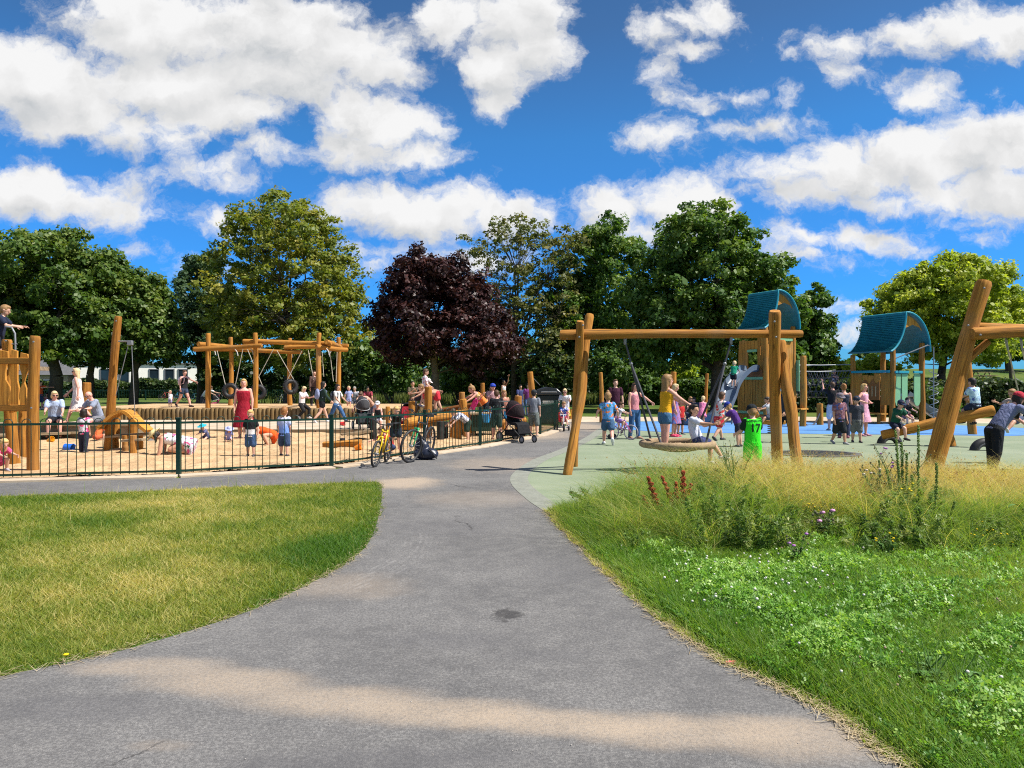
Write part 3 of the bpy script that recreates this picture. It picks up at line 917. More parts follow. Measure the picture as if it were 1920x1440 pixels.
tree('maple_tree', 'tall yellowing maple with domed crown', 52, 540,
     [(520, 395, 40), (470, 430, 48), (560, 420, 48), (510, 450, 62), (600, 455, 48), (450, 490, 45), (640, 510, 42), (560, 500, 75), (470, 550, 62), (630, 570, 52), (540, 590, 75), (450, 610, 55), (610, 630, 62), (500, 640, 60), (665, 615, 34), (685, 650, 32), (420, 580, 36), (440, 650, 38), (655, 560, 36), (560, 660, 45)],
     L_YEL, .31, 20, 1150, .34, 25, fork=2.4, twig=1.0, clump=.62, core=.35)
tree('copper_maple_tree', 'dark purple copper leaved tree with pale trunk', 44, 818,
     [(790, 510, 38), (835, 525, 42), (765, 545, 48), (820, 570, 66), (870, 570, 48), (740, 590, 45), (790, 620, 62), (860, 625, 66), (910, 620, 45), (745, 640, 46), (930, 655, 40), (890, 670, 46), (800, 655, 45), (775, 500, 24), (890, 545, 30), (950, 640, 24)],
     L_COP, .27, 34, 900, .26, 26, fork=2.2, bark=PALEBARK, clump=.62)
tree('ash_tree', 'thin crowned olive tree with bare twigs beside the copper tree', 56, 965,
     [(950, 440, 40), (905, 480, 40), (995, 450, 42), (1040, 470, 40), (960, 520, 62), (1030, 530, 55), (900, 560, 44), (970, 600, 70), (1040, 600, 55), (930, 650, 52), (1010, 660, 60), (875, 450, 20), (1075, 460, 26)],
     L_SPARSE, .30, 12, 640, .24, 27, fork=3.0, twig=1.2, clump=.55, core=.2, nlimb=16)
tree('maple_tree', 'mid green maple between the thin olive tree and the tallest one', 58, 1130,
     [(1130, 455, 42), (1165, 490, 44), (1100, 500, 46), (1150, 560, 62), (1090, 590, 58), (1180, 620, 60), (1110, 660, 66), (1060, 650, 52), (1140, 425, 22), (1060, 560, 45), (1195, 480, 26), (1160, 680, 45)],
     L_DARK2, .34, 32, 680, .32, 28, fork=2.6)
tree('maple_tree', 'tallest dark green maple behind the play towers', 43, 1345,
     [(1290, 440, 44), (1340, 440, 46), (1385, 470, 42), (1265, 480, 44), (1330, 510, 70), (1410, 520, 50), (1240, 550, 58), (1450, 545, 44), (1310, 590, 70), (1400, 600, 62), (1230, 620, 58), (1470, 595, 42), (1290, 650, 58), (1380, 655, 52), (1215, 660, 40), (1289, 402, 17), (1335, 402, 22), (1380, 428, 18), (1475, 500, 20), (1255, 430, 22), (1440, 660, 45), (1200, 560, 32)],
     L_DARK2, .29, 34, 1050, .36, 29, fork=2.4, clump=.62, nlimb=14)
tree('maple_tree', 'smaller dark maple standing clear beyond the first tower', 47, 1518,
     [(1525, 570, 26), (1505, 605, 36), (1535, 615, 28), (1515, 650, 42), (1545, 660, 20), (1490, 650, 36), (1528, 545, 12), (1510, 690, 34)],
     L_DARK2, .30, 32, 260, .2, 30, fork=1.9, clump=.55)
tree('maple_tree', 'bright yellow green tree beyond the second tower', 44, 1762,
     [(1760, 525, 36), (1810, 520, 36), (1720, 545, 36), (1680, 570, 32), (1770, 570, 55), (1840, 555, 42), (1720, 605, 48), (1810, 620, 52), (1870, 600, 42), (1660, 600, 26), (1750, 645, 48), (1840, 650, 42), (1895, 575, 28), (1905, 630, 24), (1800, 500, 20), (1850, 515, 18), (1655, 585, 15), (1705, 525, 14), (1895, 540, 14), (1785, 492, 16), (1745, 505, 16), (1840, 500, 14), (1725, 512, 12)],
     L_LIME, .27, 28, 900, .26, 31, fork=2.1, clump=.55, core=.3, twig=.5)
tree('maple_tree', 'small tree on the grassy rise seen under the swing beam', 80, 1890,
     [(1880, 655, 26), (1915, 650, 32), (1850, 668, 18), (1950, 655, 30)], L_DARK2, .4, 26, 130, .22, 32, fork=2.5, bz=2.6)
tree('young_tree', 'slender young tree with leaning dark trunk on the rise', 58, 1896,
     [(1870, 590, 26), (1900, 600, 22), (1885, 560, 20), (1920, 570, 26)], L_LIME, .3, 24, 90, .13, 33, fork=2.6, bz=.6)


def shrub(kind, label, d, u, lobes, leaf, ls, dens, ncl, seed, cat='shrub', group=None, depth=.6):
    g = np.random.default_rng(seed)
    root = empty(kind, GD(u, d), 0, label, cat, group)
    cen = []; rad = []; tin = []
    for k in range(ncl):
        uu, vv, r = lobes[g.integers(len(lobes))]
        rr = r * d / F
        o = g.normal(size=3); o /= np.linalg.norm(o); o *= .55 + .45 * g.random()
        c = np.array(PD(uu, vv, d)) + o * rr * np.array([1, 1, 1]) + np.array([0, g.uniform(-1, 1) * rr * depth, 0])
        if c[2] < .15: c[2] = g.uniform(.15, .8)
        cen.append(c); rad.append(g.uniform(.3, .65)); tin.append(.5 + g.normal() * .16)
    v, t = leaf_quads(np.array(cen), np.array(rad), dens, ls, .45, .8, seed, np.array(tin))
    link('foliage', np_mesh('foliage', v, 4, [leaf], t), root)
    mb = MB(); b0 = Vector(root.location)
    for k in range(7):
        e = Vector(cen[g.integers(len(cen))])
        mb.tube([b0 + V(g.uniform(-.2, .2), 0, 0), b0.lerp(e, .5) + V(g.uniform(-.2, .2), 0, .1), e], [.06, .04, .012], 5, caps=False)
    mb.build('stem', BARK, root)
    return root


SG = 'shrubs under the trees'
shrub('shrub', 'sunlit bush beside the copper tree, below the yellowing maple', 50, 738, [(740, 680, 30), (755, 700, 30), (725, 710, 26), (700, 690, 30), (680, 665, 30)], L_SHRUB, .24, 26, 150, 41, group=SG)
shrub('shrub', 'light green bush seen behind the copper tree trunk', 58, 860, [(860, 700, 26), (845, 715, 24), (875, 712, 24)], L_SHRUB, .24, 26, 90, 42, group=SG)
shrub('shrub', 'dark bush under the thin crowned tree', 58, 930, [(925, 690, 36), (955, 705, 34), (900, 710, 26)], L_HEDGE, .26, 24, 120, 43, group=SG)
shrub('shrub', 'dark bush behind the black bin', 54, 1040, [(1030, 690, 40), (1075, 695, 40), (1000, 705, 30)], L_HEDGE, .26, 24, 150, 44, group=SG)
shrub('shrub', 'leafy bush behind the man in the dark red shirt', 52, 1165, [(1160, 700, 34), (1190, 710, 28), (1130, 712, 28), (1145, 680, 24)], L_SHRUB, .24, 24, 140, 45, group=SG)
shrub('shrub', 'pale yellow green bush far off beyond the slide', 85, 1278, [(1275, 690, 17), (1292, 700, 15), (1258, 702, 14)], L_LIME, .3, 22, 60, 46, group=SG)
shrub('shrub', 'dark bush at the foot of the tallest maple', 50, 1400, [(1385, 715, 26), (1420, 720, 26), (1350, 722, 22)], L_HEDGE, .24, 24, 90, 47, group=SG)
shrub('shrub', 'bright bush rising above the hedge behind the net bridge', 47, 1545, [(1530, 700, 26), (1562, 695, 24), (1590, 703, 22), (1550, 690, 14)], L_LIME, .22, 26, 120, 48, group=SG)
shrub('shrub', 'yellow green bush above the hedge beyond the second tower', 47, 1640, [(1640, 690, 22), (1665, 705, 20), (1620, 705, 18)], L_LIME, .22, 26, 90, 49, group=SG)
shrub('shrub', 'low leafy bush growing out in front of the hedge', 34, 1755, [(1755, 760, 24), (1735, 770, 18), (1778, 768, 20), (1750, 742, 14)], L_SHRUB, .14, 30, 110, 50, group=SG)
shrub('shrub', 'dark thicket behind the tyre swings', 62, 450, [(420, 690, 34), (460, 680, 36), (500, 695, 36), (545, 690, 36), (585, 690, 36), (395, 705, 20)], L_HEDGE, .3, 24, 260, 51, group=SG)
shrub('shrub', 'dark thicket behind the two people on the bench', 60, 655, [(620, 690, 34), (655, 680, 36), (690, 700, 30)], L_HEDGE, .28, 24, 150, 52, group=SG)


def hedge(name, label, a, b_, h, w, leaf, ls, n, seed, group=None):
    g = np.random.default_rng(seed)
    a = np.array(a); b_ = np.array(b_); t = (b_ - a); L = np.linalg.norm(t); t = t / L; nn = np.array([t[1], -t[0]])
    s = g.random(n) * L; q = g.random(n)
    side = (g.random(n) < .5)
    wob = .82 + .18 * np.sin(s * 1.3 + seed) * np.cos(s * .47)
    off = np.where(side, w / 2, g.uniform(-w / 2, w / 2, n)) + g.normal(size=n) * .06
    z = np.where(side, g.random(n) * h * wob, h * wob) + g.normal(size=n) * .05
    p = np.stack([a[0] + t[0] * s + nn[0] * off, a[1] + t[1] * s + nn[1] * off, np.maximum(z, .05)], 1)
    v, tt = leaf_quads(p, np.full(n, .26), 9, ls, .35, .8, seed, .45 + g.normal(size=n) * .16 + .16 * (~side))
    root = empty(name, (*((a + b_) / 2), 0), 0, label, 'hedge', group)
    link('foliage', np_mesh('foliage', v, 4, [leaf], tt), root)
    mb = MB()
    c = (a + b_) / 2
    mb.bar((a[0], a[1], h * .36), (b_[0], b_[1], h * .36), w * .72, h * .7)
    mb.build('inner_branches', plain('dark_twigs', (.016, .02, .009), .95, .3, 4, 0, .1, .8), root)
    return root


hedge('clipped_hedge', 'clipped hedge with dark face and sunlit top on the far side of the seesaw', (18.5, 37.5), (36, 35.5), 1.75, 2.2, L_HEDGE, .15, 5200, 61)
hedge('clipped_hedge', 'dark hedge running behind the net bridge between the towers', (14.6, 43), (24.5, 42.4), 1.9, 1.8, L_HEDGE, .17, 2600, 62)
hedge('clipped_hedge', 'overgrown hedge behind the slide under the tallest maple', (9.5, 58), (17.5, 56), 2.0, 2.0, L_SHRUB, .22, 2000, 63)
hedge('clipped_hedge', 'long dark hedge in front of the cream building', (-56, 86), (-33, 84), 2.1, 1.6, L_HEDGE, .3, 2400, 64)
hedge('clipped_hedge', 'shaded hedge under the trees at the far side of the lawn', (-33, 80), (12, 78), 2.4, 2.4, L_HEDGE, .34, 3600, 65)

# far wood: reads as one dark mass behind the park trees
g = np.random.default_rng(77)
n = 900
ux = g.uniform(-30, 50, n); top = 5.2 + 2.0 * np.sin(ux * .31) + 1.2 * np.sin(ux * .83 + 1)
top = np.where(ux > 24, top * .7, top)
zz = (g.random(n) ** .7) * top
cen = np.stack([ux, 96 + g.uniform(-3, 3, n), zz + .3], 1)
v, t = leaf_quads(cen, g.uniform(.8, 1.6, n), 16, .62, .4, .8, 78, .4 + g.normal(size=n) * .15)
o = link('far_wood', np_mesh('far_wood', v, 4, [L_DARK], t)); tag(o, 'far off belt of dark trees closing the park behind the lawns', 'wood', None, 'stuff')

# rough grass strip lit by the sun behind the trees
g = np.random.default_rng(79)
n = 9000
x = g.uniform(-20, 18, n); y = g.uniform(58, 74, n); h = g.uniform(.4, .95, n)
a = g.uniform(0, 2 * pi, n); w = .05
dx, dy = np.cos(a) * w, np.sin(a) * w; lean = g.normal(size=(n, 2)) * .15
v = np.stack([np.stack([x - dx, y - dy, 0 * x], 1), np.stack([x + dx, y + dy, 0 * x], 1), np.stack([x + lean[:, 0], y + lean[:, 1], h], 1)], 1).reshape(-1, 3)
L_MEAD = leafmat('meadow_grass', (.07, .10, .02), (.13, .16, .03), (.21, .22, .06), .3)
o = link('rough_grass', np_mesh('rough_grass', v, 3, [L_MEAD], g.random(n))); tag(o, kind='stuff')
# ------------------------------------------------------------------ play equipment
def log(mb, a, b, r0, r1=None, bend=.02, knots=2, n=14, seg=14, seed=0, mi=0, kink=None):
    """a peeled, slightly crooked trunk with chamfered ends"""
    r = random.Random(seed); a = Vector(a); b = Vector(b); r1 = r1 or r0
    t = (b - a).normalized(); x = t.orthogonal().normalized(); y = t.cross(x); L = (b - a).length
    ph = [r.uniform(0, 6.28) for _ in range(4)]
    pts = []; rad = []
    kn = [(r.uniform(.1, .9), r.uniform(.04, .10)) for _ in range(knots)]
    fr = [0, .012] + [.03 + .94 * i / seg for i in range(seg + 1)] + [.988, 1]
    for f in fr:
        off = x * (bend * L * .5 * (sin(f * 3.3 + ph[0]) - sin(ph[0]) * (1 - f) - sin(3.3 + ph[0]) * f)) + y * (bend * L * .4 * (sin(f * 4.7 + ph[1]) - sin(ph[1]) * (1 - f) - sin(4.7 + ph[1]) * f))
        if kink:
            w = math.exp(-((f - kink[0]) / .14) ** 2); off += Vector(kink[1]) * w
        q = r0 + (r1 - r0) * f
        q *= 1 + .035 * sin(f * 9 + ph[2]) + .02 * sin(f * 23 + ph[3])
        for k, s_ in kn: q *= 1 + s_ * math.exp(-((f - k) / .035) ** 2)
        if f == 0 or f == 1: q *= .86
        pts.append(a.lerp(b, f) + off); rad.append(q)
    mb.tube(pts, rad, n, mi, u0=r.random() * 9)
    return pts


def logo(name, a, b, r0, r1=None, parent=None, mat=None, **k):
    mb = MB(); log(mb, a, b, r0, r1, **k)
    return mb.build(name, mat or LOG, parent)


def bolts(root, pts, d=(0, -1, 0), r=.018):
    for p in pts:
        p = Vector(p); dd = Vector(d).normalized(); mb = MB()
        mb.tube([p, p + dd * .012, p + dd * .016], [r, r, r * .6], 8); mb.build('bolt', STEEL, root)


def rope(mb, a, b, r=.011, sag=0.0, n=6, k=7):
    a = Vector(a); b = Vector(b)
    mb.tube([a.lerp(b, i / n) - V(0, 0, sag * 4 * (i / n) * (1 - i / n)) for i in range(n + 1)], r, k)


# ---- basket swing ------------------------------------------------------------
D = 13.6
sw = empty('basket_swing', P(1270, 885), 0, 'big log basket swing frame with crossed legs beside the path', 'swing')
logo('leg', P(1063, 893, -.02), PD(1106, 590, 14.0), .082, .084, sw, seed=3, bend=.02, kink=(.50, (.04, 0, 0)))
logo('leg', P(1076, 877, -.02), PD(1088, 602, 13.32), .075, .075, sw, seed=4)
logo('leg', V(5.10, 14.35, -.02), PD(1453, 583, 13.32), .100, .102, sw, seed=5, bend=.012)
logo('leg', V(5.0, 13.0, -.02), PD(1464, 640, 13.95), .098, .095, sw, seed=6, bend=.008, kink=(.45, (.035, 0, 0)))
logo('beam', PD(1050, 628, D - .06), PD(1504, 626, D + .06), .092, .070, sw, seed=8, bend=.006, knots=3)
bolts(sw, [PD(1086, 632, 13.2), PD(1093, 610, 13.2), PD(1455, 632, 13.2), PD(1452, 603, 13.2), PD(1063, 634, 13.5)])
bc = PD(1270, 832, D); br = .63
bk = empty('basket_seat', bc)          # becomes a part below
ring = [bc + V(cos(a) * br, sin(a) * br, 0) for a in [2 * pi * k / 40 for k in range(40)]]
TAN = plain('tan_rope_wrap', (.33, .235, .14), .85, .25, 40, 0, .2, .7)
mb = MB(); mb.tube(ring, [.062 + .004 * (k % 2) for k in range(40)], 10, closed=True)
bpy.data.objects.remove(bk)
seat = mb.build('basket_seat', TAN, sw)
mb = MB()
for k in range(-6, 7):
    q = k / 7 * br; h = math.sqrt(br * br - q * q)
    n_ = 8
    for ax in (0, 1):
        pts = []
        for j in range(n_ + 1):
            s_ = -h + 2 * h * j / n_
            dz = -.14 * (1 - (q * q + s_ * s_) / (br * br))
            pts.append(bc + (V(q, s_, dz) if ax else V(s_, q, dz)))
        mb.tube(pts, .012, 5)
mb.build('rope_net', TAN, seat)
for tu, sx in ((1172, -1), (1371, 1)):
    t = PD(tu, 640, D)
    mb = MB()
    k = t.lerp(bc + V(sx * .45, 0, 0), .22)
    mb.tube([t, t.lerp(k, .5), k], .016, 6)
    for sy in (-1, 1):
        e = bc + V(sx * br * .62, sy * br * .78, .03)
        rope(mb, k, e, .020)
    mb.build('rope', DROPE, sw)
    mb = MB(); mb.cap(t + V(0, 0, .07), t - V(0, 0, .04), .03, .025, 8); mb.build('shackle', STEEL, sw); mb = MB(); mb.ell(k, .035, None, 8, 6); mb.build('rope_clamp', STEEL, sw)

# ---- swing frame at the edge ---------------------------------------------------
sw = empty('log_swing', V(8.0, 13.4, 0), 0, 'tall log swing frame with a thick leaning leg and two stacked beams', 'swing')
logo('leg', V(7.4, 13.2, -.02), PD(1846, 527, 13.2), .165, .125, sw, seed=13, bend=.012, seg=18)
logo('beam', PD(1822, 626, 13.05), PD(2330, 622, 13.2), .115, .11, sw, seed=15, knots=4)
logo('beam', PD(1832, 612, 13.5), PD(2330, 608, 13.5), .07, .085, sw, seed=16)
logo('brace', PD(1788, 704, 13.25), PD(1853, 640, 13.22), .062, .06, sw, seed=17, n=10)
logo('leg', V(12.2, 13.1, -.02), V(11.4, 13.3, 3.35), .15, .12, sw, seed=18)
bolts(sw, [PD(1845, 540, 13.05), PD(1838, 628, 12.9), PD(1798, 695, 13.1), PD(1815, 610, 13.0)])
for u0, u1, v1 in ((1886, 1913, 748), (1914, 1936, 752)):
    mb = MB(); t = PD(u0, 640, 13.2); e = PD(u1, v1, 14.4); rope(mb, t.lerp(e, .12), e, .012); mb.build('rope', ROPE, sw)
    mb = MB(); mb.cap(t + V(0, 0, .03), t.lerp(e, .13), .022, .017, 7); mb.build('shackle', STEEL, sw)
mb = MB(); mb.bar(PD(1911, 750, 14.4), PD(1940, 754, 14.4), .16, .03); mb.build('seat', BLACK, sw, bevel=.006)

# ---- see-saw -------------------------------------------------------------------
ss_ = empty('log_seesaw', P(1776, 837), 0, 'log see-saw tilted up at its sawn end', 'see-saw')
logo('plank_log', PD(1653, 816, 19.6), PD(1864, 769, 18.7), .125, .135, ss_, seed=21, bend=.008, seg=18)
logo('pivot_post', P(1781, 838, -.02), PD(1772, 795, 19.25), .15, .14, ss_, seed=22)
for u, v, d in ((1688, 800, 19.4), (1820, 768, 18.9)):
    mb = MB(); q = PD(u, v, d); mb.tube([q + V(-.02, -.12, 0), q + V(-.02, -.12, .16), q + V(-.02, .12, .16), q + V(-.02, .12, 0)], .014, 6); mb.build('handle', STEEL, ss_)
for u, v, lab in ((1668, 832, 'half buried black tyre under the low end of the see-saw'), (1845, 845, 'half buried black tyre beneath the raised end of the see-saw')):
    q = P(u, v); e = empty('bumper_tyre', q, 0, lab, 'tyre', 'half tyres sunk in the green surface')
    mb = MB(); pts = [q + V(cos(a) * .24, 0, sin(a) * .24 - .04) for a in [pi * k / 14 for k in range(15)]]
    mb.tube(pts, .105, 12); mb.build('tread', BLACK, e)
    mb = MB(); mb.tube([p + V(0, -.075, 0) for p in [q + V(cos(a) * .2, 0, sin(a) * .2 - .03) for a in [pi * k / 14 for k in range(15)]]], .035, 8); mb.build('rim', plain('dark_grey_rubber', (.09, .09, .10), .8), e)

# ---- single posts --------------------------------------------------------------
def post(u, vb, ut, vt, r, label, name='log_post', d=None, z0=0.0, cat='post', group=None, rt=None, seed=1):
    a = P(u, vb, z0) if d is None else GD(u, d, z0)
    b = PD(ut, vt, a.y)
    o = logo(name, a - V(0, 0, .03), b, r, rt or r * .9, None, seed=seed, n=10)
    # the origin sits at the post's base
    off = Vector((a.x, a.y, z0))
    o.data.transform(Matrix.Translation(-off)); o.location = off
    return tag(o, label, cat, group)


post(1824, 815, 1811, 650, .13, 'upright log post standing behind the see-saw', seed=31, rt=.10)
post(1128, 790, 1126, 698, .09, 'thin log post behind the man in the dark red shirt', d=31, seed=32, group='posts of the rope course')
post(1264, 790, 1263, 697, .15, 'thick grey brown post on the grass beyond the girl in the yellow top', d=36, seed=33)
post(1322, 785, 1326, 700, .085, 'crooked slim log post between the hedge and the slide', d=36, seed=34, group='posts of the rope course')
post(1070, 790, 1071, 768, .1, 'short log post beyond the end of the fence', d=34, seed=36)
post(1538, 797, 1537, 757, .13, 'short log post with a rope sling to the blue surface', seed=37, group='posts of the rope course')
post(1505, 800, 1506, 667, .125, 'tall log post carrying the handrails beside the first tower', seed=38)
post(1001, 790, 994, 697, .12, 'tall leaning log post with a wire in front of the black bin', d=28, seed=39)
post(163, 775, 163, 717, .13, 'log post standing behind the girl with the pink backpack', d=22.6, seed=40)
mb = MB(); rope(mb, P(1534, 770, .5) * 0 + PD(1537, 775, 29), V(11.25, 28.6, .06), .03, .25); tag(mb.build('rope_sling', DROPE), 'dark rope sling sagging from the short log post', 'rope')
mb = MB(); mb.bar(PD(1480, 767, 28.3), PD(1509, 767, 27.8), .5, .07); tag(mb.build('step_board', BOARD, bevel=.01), 'flat board step held by the tall handrail post', 'step')

# ---- towers --------------------------------------------------------------------
TEAL = plain('teal_roof_panel', (.012, .19, .235), .45, .2, 3, 0, .4)
MINT = plain('mint_green_panel', (.20, .42, .22), .5, .08, 4)
TEALT = plain('teal_trim', (.02, .28, .36), .45, .08, 4)
SLIDEM = plain('slate_blue_plastic', (.105, .14, .19), .32, .08, 2, 0, .5, 0)


def tower(label, B, E, W, phi, zr, ze, posts_h, seed):
    """B nearest corner; BC runs at angle phi (gable side, W long), BA at phi+90 (E long)"""
    B = Vector(B); cx = V(cos(phi), sin(phi), 0); cy = V(-sin(phi), cos(phi), 0)
    root = empty('play_tower', B, 0, label, 'play tower')
    cor = [B, B + cx * W, B + cx * W + cy * E, B + cy * E]
    for i, (c, h) in enumerate(zip(cor, posts_h)):
        logo('post', c - V(0, 0, .03), c + V(0, 0, h) + cx * rnd.uniform(-.06, .06), .115, .10, root, seed=seed + i, n=12, bend=.012)
    # roof: concave slope on the near side, arching over the far side, in overlapping courses
    s0 = W * .29
    prof = []
    for k in range(13):
        t = k / 12
        prof.append((-W * .20 + (s0 + W * .20) * (1 - (1 - t) ** 1.9), ze + (zr - ze) * (t ** 1.35)))
    for k in range(1, 13):
        a = pi / 2 * k / 12
        prof.append((s0 + (W * 1.08 - s0) * sin(a) ** .95, ze + .02 + (zr - ze - .02) * cos(a)))
    mb = MB(); y0, y1 = -.25, E - .02
    th = .05
    for i in range(len(prof) - 1):
        a, b = prof[i], prof[i + 1]
        for q in range(2):
            a2 = (a[0] + (b[0] - a[0]) * q / 2, a[1] + (b[1] - a[1]) * q / 2); b2 = (a[0] + (b[0] - a[0]) * (q + 1) / 2, a[1] + (b[1] - a[1]) * (q + 1) / 2)
            nx, nz = -(b2[1] - a2[1]), b2[0] - a2[0]; L = math.hypot(nx, nz); nx /= L; nz /= L
            lo, hi = (.055, .015) if i < 12 else (.015, .055)
            quad = [(a2[0] + nx * lo, a2[1] + nz * lo), (b2[0] + nx * hi, b2[1] + nz * hi), (b2[0] - nx * .01, b2[1] - nz * .01), (a2[0] - nx * .01, a2[1] - nz * .01)]
            bb = len(mb.v)
            for yy in (y0, y1):
                for s_, z in quad: mb.v.append(B + cx * s_ + cy * yy + V(0, 0, z))
            for f in ((0, 1, 5, 4), (1, 2, 6, 5), (2, 3, 7, 6), (3, 0, 4, 7), (3, 2, 1, 0), (4, 5, 6, 7)): mb.face([bb + j for j in f], None, 0, False)
    roof = mb.build('roof', TEAL, root, sharp=None)
    # gable board under the ridge, and its teal barge edge
    mb = MB()
    top = [p for p in prof if p[1] > zr - (zr - ze) * .42]
    low = zr - (zr - ze) * .38
    right = [p for p in top if p[0] >= s0]
    left = [p for p in top if p[0] < s0]
    pts = [(left[0][0] + .12, low)] + [(p[0] + .07, p[1] - .05) for p in left[:-1]] + [(p[0] - .05, p[1] - .08) for p in right if p[0] > s0 + .06] + [(right[-1][0] - .12, low + .02), ((right[-1][0] + s0) / 2, low + .14), (s0 + .1, low)]
    mb.prism(pts, .05, B + cy * -.12, cx, V(0, 0, 1)); mb.build('gable_board', BOARD, roof)
    mb = MB()
    pe = [B + cx * s_ + cy * (y0 - .02) + V(0, 0, z + .02) for s_, z in prof]
    mb.tube(pe, .038, 6); mb.build('barge_edge', TEALT, roof)
    return root, cx, cy, cor


def boards(root, a, b, z0, z1, n, mat, th=.035, gap=.02, wav=.0, name='wall_board_panel', seed=0, wid=None):
    """a row of wavy upright boards making one panel"""
    r = random.Random(seed); a = Vector(a); b = Vector(b); t = (b - a); L = t.length; t.normalize()
    mb = MB(); w = L / n
    for k in range(n):
        x = (k + .5) * w; hw = (w - gap) / 2
        zz = z1 + r.uniform(-wav, wav) * 2; z_ = z0 + r.uniform(-wav, wav); ph = r.uniform(0, 6)
        pts = []
        m_ = 6
        for j in range(m_ + 1): pts.append((x - hw + wav * .35 * sin(ph + j * 1.1), z_ + (zz - z_) * j / m_))
        for j in range(m_, -1, -1): pts.append((x + hw + wav * .35 * sin(ph + 1 + j * 1.0), z_ + (zz - z_) * j / m_ + (r.uniform(-.02, .02) if j == m_ else 0)))
        mb.prism(pts, th, a, t, V(0, 0, 1))
    for zz in (z0 + .12, z1 - .15):
        mb.bar(a + V(0, 0, zz) + t.cross(V(0, 0, 1)) * -.04, b + V(0, 0, zz) + t.cross(V(0, 0, 1)) * -.04, .04, .08)
    return mb.build(name, mat, root)


B1 = V(10.35, 30.5, 0)
t1, cx, cy, cor = tower('tall log play tower with teal curved roof, slide and window', B1, 1.45, 1.5, R(25), 5.42, 3.85, (3.95, 4.0, 4.0, 3.3), 50)
A1, C1 = cor[3], cor[1]
mb = MB(); c_ = (cor[0] + cor[2]) / 2; mb.box(c_ + V(0, 0, 2.05), (1.4, 1.4, .08), Matrix.Rotation(R(25), 3, 'Z')); mb.build('floor', GREYWOOD, t1)
nrmL = -cx * .06; nrmR = -cy * .06
boards(t1, A1 + nrmL, A1.lerp(cor[0], .36) + nrmL, 2.15, 3.45, 3, BOARD, wav=.02, seed=1)
boards(t1, A1.lerp(cor[0], .74) + nrmL, cor[0] + nrmL, 2.15, 3.45, 2, BOARD, wav=.02, seed=2)
boards(t1, A1.lerp(cor[0], .34) + nrmL * .8, A1.lerp(cor[0], .76) + nrmL * .8, 2.98, 3.4, 3, BOARD, seed=3)
boards(t1, A1 + nrmL, cor[0] + nrmL, .12, 1.78, 9, BOARD, wav=.02, seed=4)
for a_, b_, z, nm in ((.36, .74, 2.98, MINT), (.0, 1.0, 1.84, MINT), (.0, 1.0, .42, MINT)):
    mb = MB(); mb.bar(A1.lerp(cor[0], a_) + nrmL * 1.7 + V(0, 0, z), A1.lerp(cor[0], b_) + nrmL * 1.7 + V(0, 0, z), .05, .11); mb.build('trim_rail', nm, t1, bevel=.008)
boards(t1, cor[0] + nrmR, C1 + nrmR, .9, 3.35, 6, BOARD, wav=.015, seed=5)
for z, nm, a_, b_ in ((3.42, MINT, .1, .9), (1.35, TEALT, .25, .7)):
    mb = MB(); mb.bar(cor[0].lerp(C1, a_) + nrmR * 1.9 + V(0, 0, z), cor[0].lerp(C1, b_) + nrmR * 1.9 + V(0, 0, z), .06, .1); mb.build('trim_rail', nm, t1, bevel=.008)
mb = MB(); mb.bar(cor[0].lerp(C1, .3) + nrmR * 1.7 + V(0, 0, 2.0), cor[0].lerp(C1, .62) + nrmR * 1.7 + V(0, 0, 2.0), .03, .42); mb.build('hatch', plain('dark_red_brown_board', (.12, .045, .018), .7, .2, 6), t1)
mb = MB(); mb.bar(A1.lerp(cor[0], .1) + nrmL * 1.3 + V(0, 0, 2.02), A1.lerp(cor[0], .95) + nrmL * 1.3 + V(0, 0, 2.02), .05, .34); mb.build('floor_beam', plain('red_brown_board', (.22, .085, .03), .7, .2, 6), t1)
mb = MB(); mb.bar(C1 + cx * .1 - cy * .1 + V(0, 0, 1.3), C1 + cx * .1 - cy * .1 + V(0, 0, 2.6), .30, .04, up=cx); mb.build('side_panel', MINT, t1)

# slide: a swept trough
def sweep(mb, path, half, wallh, th=.03):
    n = len(path); secs = []
    for i in range(n):
        a = path[max(i - 1, 0)]; b = path[min(i + 1, n - 1)]; t = (b - a); t.normalize()
        side = t.cross(V(0, 0, 1)).normalized(); upv = side.cross(t)
        pr = [(-half - .03, wallh), (-half, wallh), (-half + .03, .06), (-half * .6, .0), (half * .6, .0), (half - .03, .06), (half, wallh), (half + .03, wallh), (half + .0, .02), (half * .65, -th), (-half * .65, -th), (-half, .02)]
        secs.append([path[i] + side * x + upv * y for x, y in pr])
    b0 = len(mb.v); k = len(secs[0])
    for s_ in secs: mb.v += s_
    for i in range(n - 1):
        for j in range(k):
            j2 = (j + 1) % k; mb.face((b0 + i * k + j, b0 + i * k + j2, b0 + (i + 1) * k + j2, b0 + (i + 1) * k + j), None, 0)
    mb.face([b0 + j for j in reversed(range(k))], None, 0, False); mb.face([b0 + (n - 1) * k + j for j in range(k)], None, 0, False)


def cr3(pts, n=6):
    p = [Vector(q) for q in pts]; p = [p[0] * 2 - p[1]] + p + [p[-1] * 2 - p[-2]]; out = []
    for i in range(1, len(p) - 2):
        for j in range(n):
            t = j / n
            out.append(.5 * ((2 * p[i]) + (p[i + 1] - p[i - 1]) * t + (2 * p[i - 1] - 5 * p[i] + 4 * p[i + 1] - p[i + 2]) * t * t + (3 * p[i] - p[i - 1] - 3 * p[i + 1] + p[i + 2]) * t ** 3))
    out.append(p[-2]); return out


